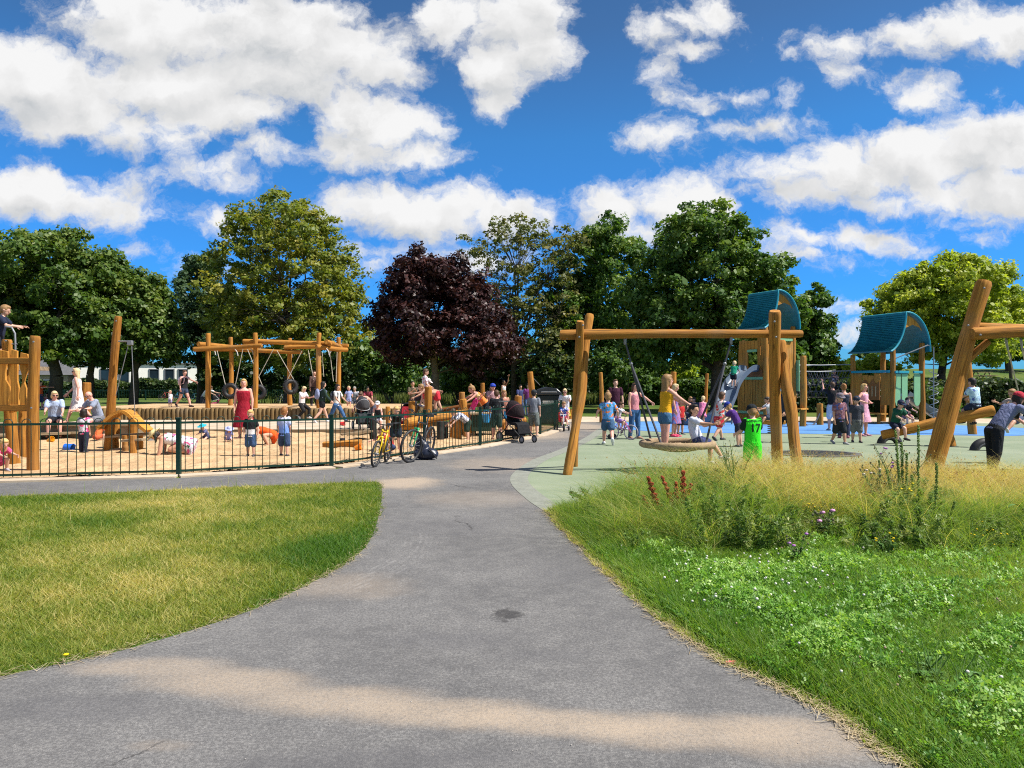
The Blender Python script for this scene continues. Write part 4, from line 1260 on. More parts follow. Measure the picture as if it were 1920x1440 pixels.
SL = cr3([A1.lerp(cor[0], .55) + V(0, 0, 2.12), PD(1398, 697, 30.3), PD(1376, 722, 29.6), PD(1365, 752, 29.0), PD(1352, 776, 28.6), PD(1322, 792, 28.6), PD(1290, 797, 29.0), PD(1276, 798, 29.3)], 7)
mb = MB(); sweep(mb, SL, .30, .24); tag(mb.build('slide', SLIDEM), 'curved slate blue slide running down from the tall tower', 'slide')
o = bpy.data.objects['slide']; o.parent = t1; del o['label'], o['category']; o.data.transform(Matrix.Translation(-t1.location))
mb = MB()
for k in (16, 27):
    mb = MB(); mb.tube([V(SL[k].x, SL[k].y, 0), SL[k] - V(0, 0, .05)], .035, 8); mb.build('slide_support', STEEL, t1)

B2 = V(15.0, 29.5, 0)
t2, cx2, cy2, cor2 = tower('lower log play tower with teal curved roof, mint boards and spiral pole', B2, 1.95, 1.6, R(20), 4.42, 2.86, (3.0, 3.25, 3.0, 2.82), 70)
A2, C2 = cor2[3], cor2[1]
mb = MB(); c_ = (cor2[0] + cor2[2]) / 2; mb.box(c_ + V(0, 0, 1.05), (1.5, 1.85, .08), Matrix.Rotation(R(20), 3, 'Z')); mb.build('floor', GREYWOOD, t2)
nl = -cx2 * .06; nr = -cy2 * .06
boards(t2, A2 + nl, A2.lerp(cor2[0], .26) + nl, .95, 2.05, 1, BOARD, wav=.02, seed=11)
boards(t2, A2.lerp(cor2[0], .76) + nl, cor2[0] + nl, .75, 2.05, 1, BOARD, wav=.02, seed=12)
boards(t2, A2.lerp(cor2[0], .28) + nl, A2.lerp(cor2[0], .74) + nl, 1.62, 2.0, 3, BOARD, wav=.04, seed=13)
mb = MB()
pa, pb = A2.lerp(cor2[0], .28) + nl * 1.4, A2.lerp(cor2[0], .74) + nl * 1.4
Lp = (pb - pa).length
outl = [(0, .0), (0, .72)] + [(Lp * (.08 + .84 * k / 10), .74 + .09 * sin(k * 1.25)) for k in range(11)] + [(Lp, .72), (Lp, 0)]
mb.prism([(x, y + .95) for x, y in outl], .03, pa, (pb - pa), V(0, 0, 1)); mb.build('picket_panel', plain('dark_orange_board', (.24, .10, .025), .7, .2, 6), t2)
mb = MB()
for k in range(4): mb.bar(pa.lerp(pb, .2 + .2 * k) + nl * .4 + V(0, 0, 1.1), pa.lerp(pb, .2 + .2 * k) + nl * .4 + V(0, 0, 1.5), .035, .02, up=cx2)
mb.build('picket_slot', plain('pale_slot_edge', (.5, .36, .18), .7), t2)
mb = MB(); mb.bar(A2 + nl * 1.8 + V(0, 0, 2.1), cor2[0] + nl * 1.8 + V(0, 0, 2.1), .08, .10); mb.build('trim_rail', TEALT, t2, bevel=.01)
for k, (a_, b_) in enumerate(((.04, .22), (.26, .44), (.66, .86))):
    pts = [(0, .8), (0, 2.0), (.0, 2.05)]
    q0 = cor2[0].lerp(C2, a_) + nr * 1.6; q1 = cor2[0].lerp(C2, b_) + nr * 1.6; w = (q1 - q0).length
    ol = [(0, 2.0), (0, .9), (w * .2, .76), (w * .5, .72), (w * .8, .76), (w, .9), (w, 2.0)]
    mb = MB(); mb.prism(ol, .035, q0, (q1 - q0), V(0, 0, 1)); mb.build('side_board', MINT, t2)
for a_, b_ in ((.02, .46), (.62, .9)):
    mb = MB(); mb.bar(cor2[0].lerp(C2, a_) + nr * 2.2 + V(0, 0, 2.07), cor2[0].lerp(C2, b_) + nr * 2.2 + V(0, 0, 2.07), .07, .1); mb.build('trim_rail', TEALT, t2, bevel=.01)
# spiral climbing pole in front of the gable side
sp = cor2[0].lerp(C2, .84) - cy2 * .75
mb = MB(); mb.tube([sp, sp + V(0, 0, 3.05), sp + V(0, 0, 3.12) - cx2 * .3, cor2[0] + V(0, 0, 2.55)], .022, 8); mb.build('spiral_pole', STEEL, t2)
mb = MB(); mb.tube([sp + V(cos(a) * .16, sin(a) * .16, .25 + a * .055) for a in [k * .35 for k in range(100)]], .016, 6); mb.build('spiral', STEEL, t2)
mb = MB(); sweep(mb, cr3([C2.lerp(cor2[2], .5) + V(0, 0, 1.1), C2.lerp(cor2[2], .5) + cx2 * .7 + V(0, 0, .75), C2.lerp(cor2[2], .5) + cx2 * 1.7 + V(.1, -.3, .12), C2.lerp(cor2[2], .5) + cx2 * 2.1 + V(.15, -.4, .10)], 6), .28, .22); mb.build('slide', SLIDEM, t2)
mb = MB(); mb.bar(A2.lerp(cor2[0], .15) + nl * 6 + V(0, 0, .42), cor2[0] + nl * 6 + V(0, 0, .42), .35, .06); mb.build('step', BOARD, t2)
for f in (.3, .85):
    mb = MB(); q = A2.lerp(cor2[0], f) + nl * 6; mb.tube([q, q + V(0, 0, .4)], .07, 8); mb.build('step_leg', LOG, t2)

# net bridge between the towers
nb = empty('rope_net_bridge', (C1 + A2) / 2, 0, 'rope net bridge with two steel handrails between the towers', 'bridge')
pA = C1 + cy * .2; pB = A2 - cx2 * .05
for s_ in (0, 1):
    offv = cy * (1.0 * s_)
    mb = MB()
    for z0, z1 in ((2.42, 2.42), (2.14, 2.16)): mb.tube([pA + offv + V(0, 0, z0), pA.lerp(pB, .5) + offv + V(0, 0, (z0 + z1) / 2 - .03), pB + offv + V(0, 0, z1)], .022, 6)
    mb.build('handrail', STEEL, nb)
    mb = MB()
    for k in range(1, 22):
        a = pA.lerp(pB, k / 22) + offv; b = pA.lerp(pB, (k + (.8 if k % 2 else -.8)) / 22) + cy * .5
        rope(mb, a + V(0, 0, 2.15), b + V(0, 0, 1.05), .012, 0, 3, 5)
    for q in range(1, 4): rope(mb, pA + offv.lerp(cy * .5, q / 4) + V(0, 0, 2.15 - q * .27), pB + offv.lerp(cy * .5, q / 4) + V(0, 0, 2.15 - q * .27), .012, .05, 6, 5)
    mb.build('side_net', DROPE, nb)
mb = MB()
for k in range(26): mb.bar(pA.lerp(pB, (k + .5) / 26) + cy * .28 + V(0, 0, 1.04), pA.lerp(pB, (k + .5) / 26) + cy * .72 + V(0, 0, 1.04), .07, .04)
mb.build('walkway', GREYWOOD, nb)
# ---- tyre swing frame on the raised deck ------------------------------------------
ty = empty('tyre_swing_frame', V(-10.2, 33.4, DZ), 0, 'six post log frame hung with tyre swings on the raised sand', 'swing frame')
PST = [(390, 625, 31.7), (478, 624, 31.5), (598, 624, 31.6), (432, 632, 35.4), (544, 634, 35.6), (634, 632, 35.0)]
for i, (u, vt, d) in enumerate(PST):
    logo('post', GD(u, d, DZ - .03), PD(u + rnd.uniform(-1, 1), vt, d), .115, .10, ty, seed=90 + i, n=10)
for i, (a, b) in enumerate([((363, 655, 31.4), (491, 648, 31.3)), ((456, 640, 31.7), (622, 644, 31.8)), ((593, 650, 31.4), (651, 656, 32.6)), ((372, 645, 32), (440, 651, 35.8)), ((403, 655, 35.3), (567, 660, 35.4)), ((533, 652, 35.4), (653, 648, 35.2)), ((612, 641, 31.4), (640, 652, 35.4))]):
    logo('beam', PD(*a), PD(*b), .105, .095, ty, seed=110 + i, n=10)
mb = MB()
for u, v, d, s_ in ((392, 655, 31.6, 1), (434, 657, 35.2, 1), (463, 655, 31.6, 1), (537, 660, 35.4, 1), (605, 655, 31.7, 1), (630, 658, 35, -1)):
    mb.tube([PD(u + s_ * 12 * sin(a), v + 14 * (1 - cos(a)) - 4, d) for a in [k * .2 for k in range(9)]], .022, 6)
mb.build('curved_brace', plain('white_painted_steel', (.55, .53, .5), .5), ty)
TYRES = [(432, 733, 32.6, (.9, -.42), ((407, 657), (456, 652))), (484, 735, 32.8, (.25, -.97), ((464, 655), (513, 654))), (545, 725, 33.6, (.62, -.78), ((519, 657), (566, 658))), (646, 740, 34.0, (.3, -.9), ((574, 658), (618, 655)))]
for k, (u, v, d, nrm, tops) in enumerate(TYRES[:3]):
    c = PD(u, v, d); a_ = V(nrm[1], -nrm[0], 0) if k else V(1, .12, 0).normalized()
    a_ = a_.normalized(); c.z = max(c.z, DZ + .55)
    mb = MB(); mb.tube([c + a_ * cos(q) * .25 + V(0, 0, sin(q) * .25) for q in [2 * pi * j / 28 for j in range(28)]], .10, 10, closed=True)
    t_ = mb.build('tyre', BLACK, ty)
    mb = MB()
    for q in range(28):
        an = 2 * pi * q / 28
        w = (a_ * cos(an) + V(0, 0, sin(an)))
        mb.bar(c + w * .352 - a_.cross(V(0, 0, 1)) * .07, c + w * .352 + a_.cross(V(0, 0, 1)) * .07, .035, .012, up=w)
    mb.build('tread', plain('worn_rubber', (.04, .04, .043), .8, .2, 30), t_)
    for (tu, tv), s_ in zip(tops, (-1, 1)):
        mb = MB(); rope(mb, PD(tu, tv, d), c + a_ * s_ * .2 + V(0, 0, .22), .016); mb.build('rope', ROPE, ty)
for (tu, tv), e, d in (((578, 657), (588, 712), 33.4), ((618, 656), (625, 715), 34.2), ((632, 660), (630, 716), 34.2), ((604, 660), (607, 706), 33.2)):
    mb = MB(); rope(mb, PD(tu, tv, d), PD(*e, d), .016); mb.build('rope', ROPE, ty)

# ---- leaning post with pulley, and the sand table ----------------------------------
pu = empty('sand_pulley_post', P(203, 847), 0, 'tall leaning log post with a steel pulley arm and chains', 'pulley post')
logo('post', P(203, 848, -.03), PD(222, 593, 17.6), .105, .082, pu, seed=131, bend=.015)
mb = MB(); mb.tube([PD(222, 640, 17.5), PD(242, 640, 17.5)], .018, 8); mb.build('arm', STEEL, pu)
mb = MB(); mb.box(PD(244, 643, 17.5), (.12, .08, .11)); mb.build('pulley_block', STEEL, pu, bevel=.01)
for a, e in (((240, 649), (217, 742)), ((247, 649), (253, 778))):
    mb = MB(); mb.tube([PD(*a, 17.5), PD((a[0] + e[0]) / 2, (a[1] + e[1]) / 2, 17.5), PD(*e, 17.6)], .009, 5); mb.build('chain', STEEL, pu)
bolts(pu, [PD(218, 602, 17.5)])
sb = empty('sand_table', P(245, 845), 0, 'wooden sand play table with an arched plank chute', 'sand table')
mb = MB(); mb.bar(PD(205, 818, 17.9), PD(290, 812, 18.0), .55, .06); mb.bar(PD(232, 826, 17.3), PD(272, 824, 17.3), .3, .05); mb.build('table_top', GREYWOOD, sb, bevel=.008)
for u, v, d in ((236, 846, 17.6), (262, 843, 18.0), (216, 842, 18.2), (250, 848, 17.2)):
    logo('leg', GD(u, d, -.03), PD(u, 816, d), .085, .08, sb, seed=int(u), n=8)
for u, vt, d in ((217, 778, 18.2), (249, 772, 18.1)):
    logo('upright', PD(u, 815, d), PD(u, vt, d), .11, .10, sb, seed=int(u) + 3, n=9)
arch = [PD(u, v, 17.7) for u, v in ((190, 803), (205, 788), (220, 776), (235, 771), (248, 778), (262, 793), (280, 808))]
mb = MB(); q = cr3(arch, 3)
for i in range(len(q) - 1): mb.bar(q[i], q[i + 1], .40, .07)
mb.build('arched_chute', BOARD, sb)
mb = MB(); mb.bar(PD(283, 818, 17.9), PD(283, 826, 17.9), .16, .08); mb.build('bracket', STEEL, sb)

# ---- climbing frame at the near corner ----------------------------------------------
cf = empty('climbing_frame', P(45, 880), 0, 'log climbing frame with a screen of wavy orange boards', 'climbing frame')
logo('post', P(62, 885, -.03), PD(66, 630, 13.6), .105, .088, cf, seed=141, bend=.01)
logo('post', P(28, 875, -.03), PD(13, 637, 14.5), .11, .092, cf, seed=142, bend=.02)
logo('post', GD(-40, 14.2, -.03), GD(-42, 14.2, 2.4), .10, .09, cf, seed=143)
logo('post', GD(45, 15.9, -.03), GD(45, 15.9, 1.2), .10, .09, cf, seed=144)
for k, (u0, u1, vt, vb, sh) in enumerate(((-26, -8, 655, 775, 3), (-2, 15, 656, 770, -4), (19, 35, 655, 775, -2), (40, 54, 661, 772, 3), (-50, -32, 660, 772, 2))):
    d = 14.05 - .008 * (u0 - 20); r_ = random.Random(k)
    pl = []
    L_ = [(u0 + r_.uniform(-1.5, 1.5) + 2.5 * sin(j * 1.3 + k), vt + (vb - vt) * j / 8) for j in range(9)]
    Rr = [(u1 - 4 * (j in (3, 4)) + r_.uniform(-1.5, 1.5) + 2.5 * sin(j * 1.1 + k * 2) - sh * j / 8, vt + 3 + (vb - vt - 8) * j / 8) for j in range(9)]
    for u, v in L_ + Rr[::-1]:
        p = PD(u, v, d); pl.append((p.x, p.z))
    mb = MB(); mb.prism(pl, .045, V(0, d, 0), V(1, 0, 0), V(0, 0, 1)); mb.build('board', BOARD, cf, bevel=.006)
mb = MB()
for v in (677, 765): mb.bar(PD(-60, v, 14.35), PD(62, v, 13.78), .10, .12)
mb.build('rail', BOARD, cf, bevel=.01)
mb = MB(); mb.box(V(-10.6, 15.0, 1.92), (1.8, 1.3, .08)); mb.build('platform', GREYWOOD, cf)
mb = MB(); mb.tube([PD(26, 690, 14.4), PD(29, 650, 14.4), PD(28, 625, 14.4), PD(22, 614, 14.4), PD(10, 612, 14.4)], .018, 8); mb.tube([PD(22, 645, 14.4), PD(32, 645, 14.4)], .012, 6); mb.build('grab_rail', STEEL, cf)
bolts(cf, [PD(63, 641, 13.4), PD(11, 639, 14.3), PD(57, 677, 13.6), PD(59, 765, 13.6)])

# ---- log balance in the sand -----------------------------------------------------------
bl_ = empty('balance_log', P(645, 850), 0, 'wide half log balancing beam hung low over the sand behind the bicycles', 'balance log')
a = PD(608, 830, 18.6); b = PD(676, 826, 18.6)
mb = MB()
n_ = 12; rs = []
for k in range(n_ + 1):
    f = k / n_; c = a.lerp(b, f); w = .20 + .08 * sin(pi * f)
    rs.append([c + V(0, cos(q) * w, sin(q) * (.20 if sin(q) < 0 else .03)) for q in [2 * pi * j / 14 for j in range(14)]])
b0 = len(mb.v)
for s_ in rs: mb.v += s_
for i in range(n_):
    for j in range(14):
        j2 = (j + 1) % 14; mb.face((b0 + i * 14 + j, b0 + (i + 1) * 14 + j, b0 + (i + 1) * 14 + j2, b0 + i * 14 + j2), [(j * .05, i * .08), (j * .05, i * .08 + .08), (j * .05 + .05, i * .08 + .08), (j * .05 + .05, i * .08)])
mb.face([b0 + j for j in range(14)], None, 0, False); mb.face([b0 + n_ * 14 + j for j in reversed(range(14))], None, 0, False)
mb.build('log_beam', LOG, bl_)
mb = MB(); mb.lathe([(.09, -.02), (.09, .1), (.07, .12), (.07, .25)], (a + b) / 2 * 1.0 - V(0, 0, (a.z + b.z) / 2), None, 12); mb.build('pivot', BLACK, bl_)
mb = MB()
for k in range(4): mb.bar(PD(640 + k * 10, 815, 20.5 + k * .3), PD(690 + k * 8, 808, 20.8 + k * .3), .2, .05)
tag(mb.build('stepping_boards', GREYWOOD), 'grey boards lying flat behind the balance log', 'boards')

# ---- log climbing structure in the middle -------------------------------------------------
lc = empty('log_climbing_trail', GD(830, 22, 0), 0, 'log climbing trail with stepped posts and a horizontal trunk in the sand', 'climbing trail')
for k, (u, d, vt, ut, r) in enumerate([(803, 21.6, 725, 803, .115), (774, 22.5, 752, 772, .10), (849, 22.0, 776, 848, .09), (858, 21.2, 775, 858, .12), (868, 23.5, 735, 866, .10), (876, 22.6, 748, 868, .11), (885, 24, 790, 885, .09), (905, 25.4, 718, 905, .075), (880, 25, 757, 880, .09), (972, 26, 742, 972, .13), (726, 22.2, 762, 727, .07), (945, 26, 758, 945, .08)]):
    logo('post', GD(u, d, -.03), PD(ut, vt, d), r, r * .93, lc, seed=150 + k, n=10)
logo('trunk_beam', PD(762, 792, 20.6), PD(872, 776, 22.2), .115, .13, lc, seed=171)
logo('trunk_beam', PD(735, 803, 20.6), PD(808, 795, 21.4), .085, .085, lc, seed=172)
logo('trunk_beam', PD(828, 770, 25), PD(902, 757, 24.6), .10, .09, lc, seed=173, mat=wood('red_brown_log', (.30, .11, .03)))
logo('trunk_beam', PD(935, 792, 25), PD(985, 788, 26), .10, .10, lc, seed=174)
for k, (u, d, vt) in enumerate([(826, 20.8, 790), (834, 21.3, 790), (700, 21.2, 782)]): logo('leg', GD(u, d, -.03), PD(u, vt, d), .10, .10, lc, seed=180 + k, mat=plain('black_stained_timber', (.025, .022, .02), .8, .2, 8), n=10)
for k in range(11):
    q = GD(778 + 4.2 * k, 24.2 + .5 * sin(k * .4), .25); logo('stake', q, q + V(0, 0, .62 + .06 * sin(k)), .085, .085, lc, seed=190 + k, n=8, seg=4, mat=STAKE)
dt = empty('sand_water_table', GD(907, 23.2, 0), 0, 'dark green sided play table the teenagers stand beside', 'play table')
mb = MB(); mb.box(GD(907, 23.2, .40), (.75, .8, .5)); mb.build('body', plain('dark_green_board', (.02, .045, .03), .6, .2, 4), dt, bevel=.02)
mb = MB(); mb.box(GD(907, 23.2, .68), (.86, .92, .06)); mb.build('table_top', GREYWOOD, dt, bevel=.01)
for dx in (-.3, .3):
    mb = MB(); mb.box(GD(907, 23.2, .08) + V(dx, 0, 0), (.1, .6, .16)); mb.build('leg', GREYWOOD, dt)

# ---- black bin --------------------------------------------------------------------------
bn = empty('waste_bin', GD(1028, 30.0, 0), 0, 'large black lidded bin standing behind the green fence', 'bin')
mb = MB(); mb.box(GD(1028, 30, .60), (.90, 1.0, 1.12)); mb.build('body', plain('dark_bin_plastic', (.012, .022, .02), .45, .1, 5), bn, bevel=.04)
mb = MB(); c_ = GD(1028, 30, 1.16); mb.prism([(-.52, 0), (.52, 0), (.50, .10), (.33, .26), (-.1, .32), (-.46, .22)], 1.08, c_, V(1, 0, 0), V(0, 0, 1)); lid = mb.build('lid', plain('black_bin_lid', (.02, .022, .026), .28, .1, 5, 0, .6), bn, bevel=.03)
mb = MB(); mb.tube([c_ + V(-.3, -.56, .1), c_ + V(-.3, -.62, .12), c_ + V(.3, -.62, .12), c_ + V(.3, -.56, .1)], .02, 6); mb.build('handle', STEEL, lid)
mb = MB(); mb.bar(c_ + V(-.25, -.515, -.28), c_ + V(.25, -.515, -.28), .02, .12); mb.build('label_plate', plain('pale_plate', (.5, .5, .45), .5), bn)
mb = MB(); rope(mb, PD(994, 703, 28), PD(1012, 722, 29.6), .014); tag(mb.build('wire_stay', STEEL), 'thin wire stay running from the leaning post towards the bin', 'wire')

# ---- fences -----------------------------------------------------------------------------
def fence(label, pts, h, pitch, mat, bar=.0075, post_r=.035, z0=0.0, ends=True, cat='fence', name='bow_top_fence', nside=5, group=None):
    pts = [Vector((*p, z0)) for p in pts]
    root = empty(name, pts[len(pts) // 2], 0, label, cat, group)
    for i, p in enumerate(pts):
        mb = MB(); mb.box(p + V(0, 0, (h - .02) / 2), (post_r * 2, post_r * 2, h - .02)); mb.box(p + V(0, 0, h - .01), (post_r * 2.5, post_r * 2.5, .02)); mb.box(p + V(0, 0, .01), (post_r * 3.2, post_r * 3.2, .02)); mb.build('post', mat, root)
    for i in range(len(pts) - 1):
        a, b = pts[i], pts[i + 1]; t = (b - a); L = t.length; t.normalize()
        a = a + t * post_r * 1.1; L -= post_r * 2.2; b = a + t * L
        mb = MB()
        for z in (.095, h - .09): mb.bar(a + V(0, 0, z), b + V(0, 0, z), .008, .038)
        n = max(2, int(round(L / pitch)) // 2 * 2); w = L / n
        for k in range(0, n, 2):
            p0 = a + t * (w * (k + .5)); p1 = a + t * (w * (k + 1.5)); r_ = w / 2
            zt = h - r_
            arc = [p0 + V(0, 0, .06), p0 + V(0, 0, zt * .5), p0 + V(0, 0, zt)] + [(p0 + p1) / 2 + t * (-cos(q) * r_) + V(0, 0, zt + sin(q) * r_) for q in (.5, 1.05, 1.57, 2.09, 2.64)] + [p1 + V(0, 0, zt), p1 + V(0, 0, zt * .5), p1 + V(0, 0, .06)]
            mb.tube(arc, bar, nside)
        m_ = a.lerp(b, .5)
        mb.box(m_ + V(0, 0, .045), (.03, .03, .1))
        mb.build('railing_panel', mat, root, sharp=None)
    return root


fence('dark green bow topped railing between the path and the sandpit', FEN, 1.02, .127, GREEN)
fence('dark green railing on the far lawn behind the raised sand', [(-66 + 2.7 * k, 74) for k in range(17)], 1.05, .16, GREEN, .012, .04, nside=4)
fence('dark green railing under the copper tree', [(-12.5 + 2.7 * k, 60 - .4 * k) for k in range(6)], 1.05, .15, GREEN, .011, .04, nside=4)

# ---- tables and benches on the far lawns -------------------------------------------------
def picnic(label, x, y, rz, s=1.0):
    r_ = empty('picnic_table', (x, y, 0), rz, label, 'picnic table', 'picnic tables on the lawns')
    mb = MB()
    for k in range(4): mb.box((0, -.27 + .18 * k, .74), (1.8, .165, .04))
    mb.build('table_top', GREYWOOD, r_, world=False)
    for sy in (-1, 1):
        mb = MB(); mb.box((0, sy * .72, .45), (1.8, .26, .04)); mb.build('seat', GREYWOOD, r_, world=False)
    for sx in (-1, 1):
        mb = MB()
        mb.bar((sx * .65, -.6, 0), (sx * .65, -.15, .72), .05, .09, up=(1, 0, 0)); mb.bar((sx * .65, .6, 0), (sx * .65, .15, .72), .05, .09, up=(1, 0, 0)); mb.bar((sx * .65, -.8, .4), (sx * .65, .8, .4), .05, .09)
        mb.build('leg_frame', GREYWOOD, r_, world=False)
    return r_


picnic('picnic table in the shade beneath the broad sycamore', -32.6, 52, .2)
picnic('picnic table beyond the climbing trail under the trees', -1.2, 44, -.2)
picnic('small picnic table far up the grassy rise', 41.5, 66, .3).location.z = 1.9
bn = empty('park_bench', GD(676, 40.2, 0), 0, 'park bench in the shade behind the raised sand', 'bench')
for nm, c_, s_ in (('seat', (0, 0, .45), (1.6, .42, .05)), ('backrest', (0, .22, .72), (1.6, .05, .36))):
    mb = MB(); mb.box(c_, s_); mb.build(nm, GREYWOOD, bn, world=False)
for sx in (-.65, .65):
    mb = MB(); mb.box((sx, 0, .21), (.07, .4, .42)); mb.build('leg', BLACK, bn, world=False)
# ------------------------------------------------------------------ people
SK = {'fair': (.62, .36, .26), 'tan': (.52, .28, .18), 'pink': (.66, .34, .26), 'brown': (.26, .125, .065)}
HAIRC = {'blond': (.55, .36, .14), 'fair': (.62, .46, .25), 'brown': (.085, .042, .02), 'dark': (.02, .013, .01), 'ginger': (.30, .13, .04), 'grey': (.35, .33, .30), 'light': (.30, .17, .07)}


def cloth(col, pat=None, c2=None):
    key = ('c', tuple(col), pat, c2)
    if key in _M: return _M[key]
    if pat is None:
        m = plain('fabric', col, .85, .16, 9, 0, .2, .3); nt_ = NT(m.node_tree); bp_ = m.node_tree.nodes['Principled BSDF']; oc_ = nt_.coord(); fo_ = nt_.noise(nt_.scale(oc_, (1, 1, .45)), 13, 3, .55, .8); bump(nt_, bp_, fo_, .9, .035); _M[key] = m; return m
    m, nt, b = newmat('patterned_fabric'); c = nt.coord()
    if pat == 'stripe':
        w = nt.new('ShaderNodeTexWave', wave_type='BANDS', bands_direction='X'); nt.put(w.inputs[0], c); w.inputs['Scale'].default_value = 7.5; w.inputs['Distortion'].default_value = .3
        f = nt.ss(w.outputs['Fac'], .45, .55)
    elif pat == 'check':
        s = nt.new('ShaderNodeTexChecker'); nt.put(s.inputs[0], c); s.inputs['Scale'].default_value = 22; f = s.outputs['Fac']
    elif pat == 'fade':
        s = nt.new('ShaderNodeSeparateXYZ'); nt.put(s.inputs[0], c); f = nt.ss(s.outputs[2], .95, .58)
        f = nt.m('MULTIPLY', f, 1.0)
    elif pat == 'jersey':
        s = nt.new('ShaderNodeSeparateXYZ'); nt.put(s.inputs[0], c); ax = nt.m('ABSOLUTE', s.outputs[0])
        slv = nt.m('MULTIPLY', nt.ss(ax, .135, .142), nt.ss(s.outputs[2], 1.0, .985))
        arc = nt.ss(nt.m('ABSOLUTE', nt.m('SUBTRACT', nt.m('ADD', s.outputs[2], nt.m('MULTIPLY', nt.m('POWER', ax, 2.0), 1.6)), 1.035)), .010, .014, 1, 0)
        f = nt.m('MAXIMUM', slv, arc)
    elif pat == 'band':
        s = nt.new('ShaderNodeSeparateXYZ'); nt.put(s.inputs[0], c); f = nt.ss(nt.m('ABSOLUTE', nt.m('SUBTRACT', s.outputs[2], .52)), .07, .09, 1, 0)
    else:
        f = nt.ss(nt.noise(c, 9 if pat == 'floral' else 16, 2, .5), .52, .58)
    col_ = nt.mix(f, col, c2)
    if pat == 'floral':
        col_ = nt.mix(nt.ss(nt.noise(nt.vm('ADD', c, (3, 1, 2)), 13, 2, .5), .60, .64), col_, (.06, .16, .08))
    if pat == 'print':
        col_ = nt.mix(nt.ss(nt.noise(nt.vm('ADD', c, (3, 1, 2)), 11, 2, .5), .58, .62), col_, (.08, .12, .35))
    bump(nt, b, nt.noise(nt.scale(c, (1, 1, .45)), 13, 3, .55, .8), .9, .035)
    nt.put(b.inputs['Base Color'], col_); b.inputs['Roughness'].default_value = .85; b.inputs['Specular IOR Level'].default_value = .2
    _M[key] = m
    return m


def skin(k):
    return plain('skin_' + k, SK[k], .55, .06, 9, 0, .4, .1)


EYE = plain('dark_eye', (.02, .015, .012), .2, .05, 5, 0, .5, 0)
LIP = plain('lip', (.38, .13, .11), .5, .05, 5, 0, .4, 0)
import bmesh
PROP = {'adult': (7.4, .49, .108), 'teen': (6.9, .485, .102), 'child': (6.0, .455, .100), 'small': (5.4, .435, .100), 'toddler': (4.7, .40, .105)}
NPEOPLE = [0]


def dvec(flex, abd, side, tw=0.0):
    f, a = R(flex), R(abd)
    return V(side * sin(a), -sin(f) * cos(a), -cos(f) * cos(a))


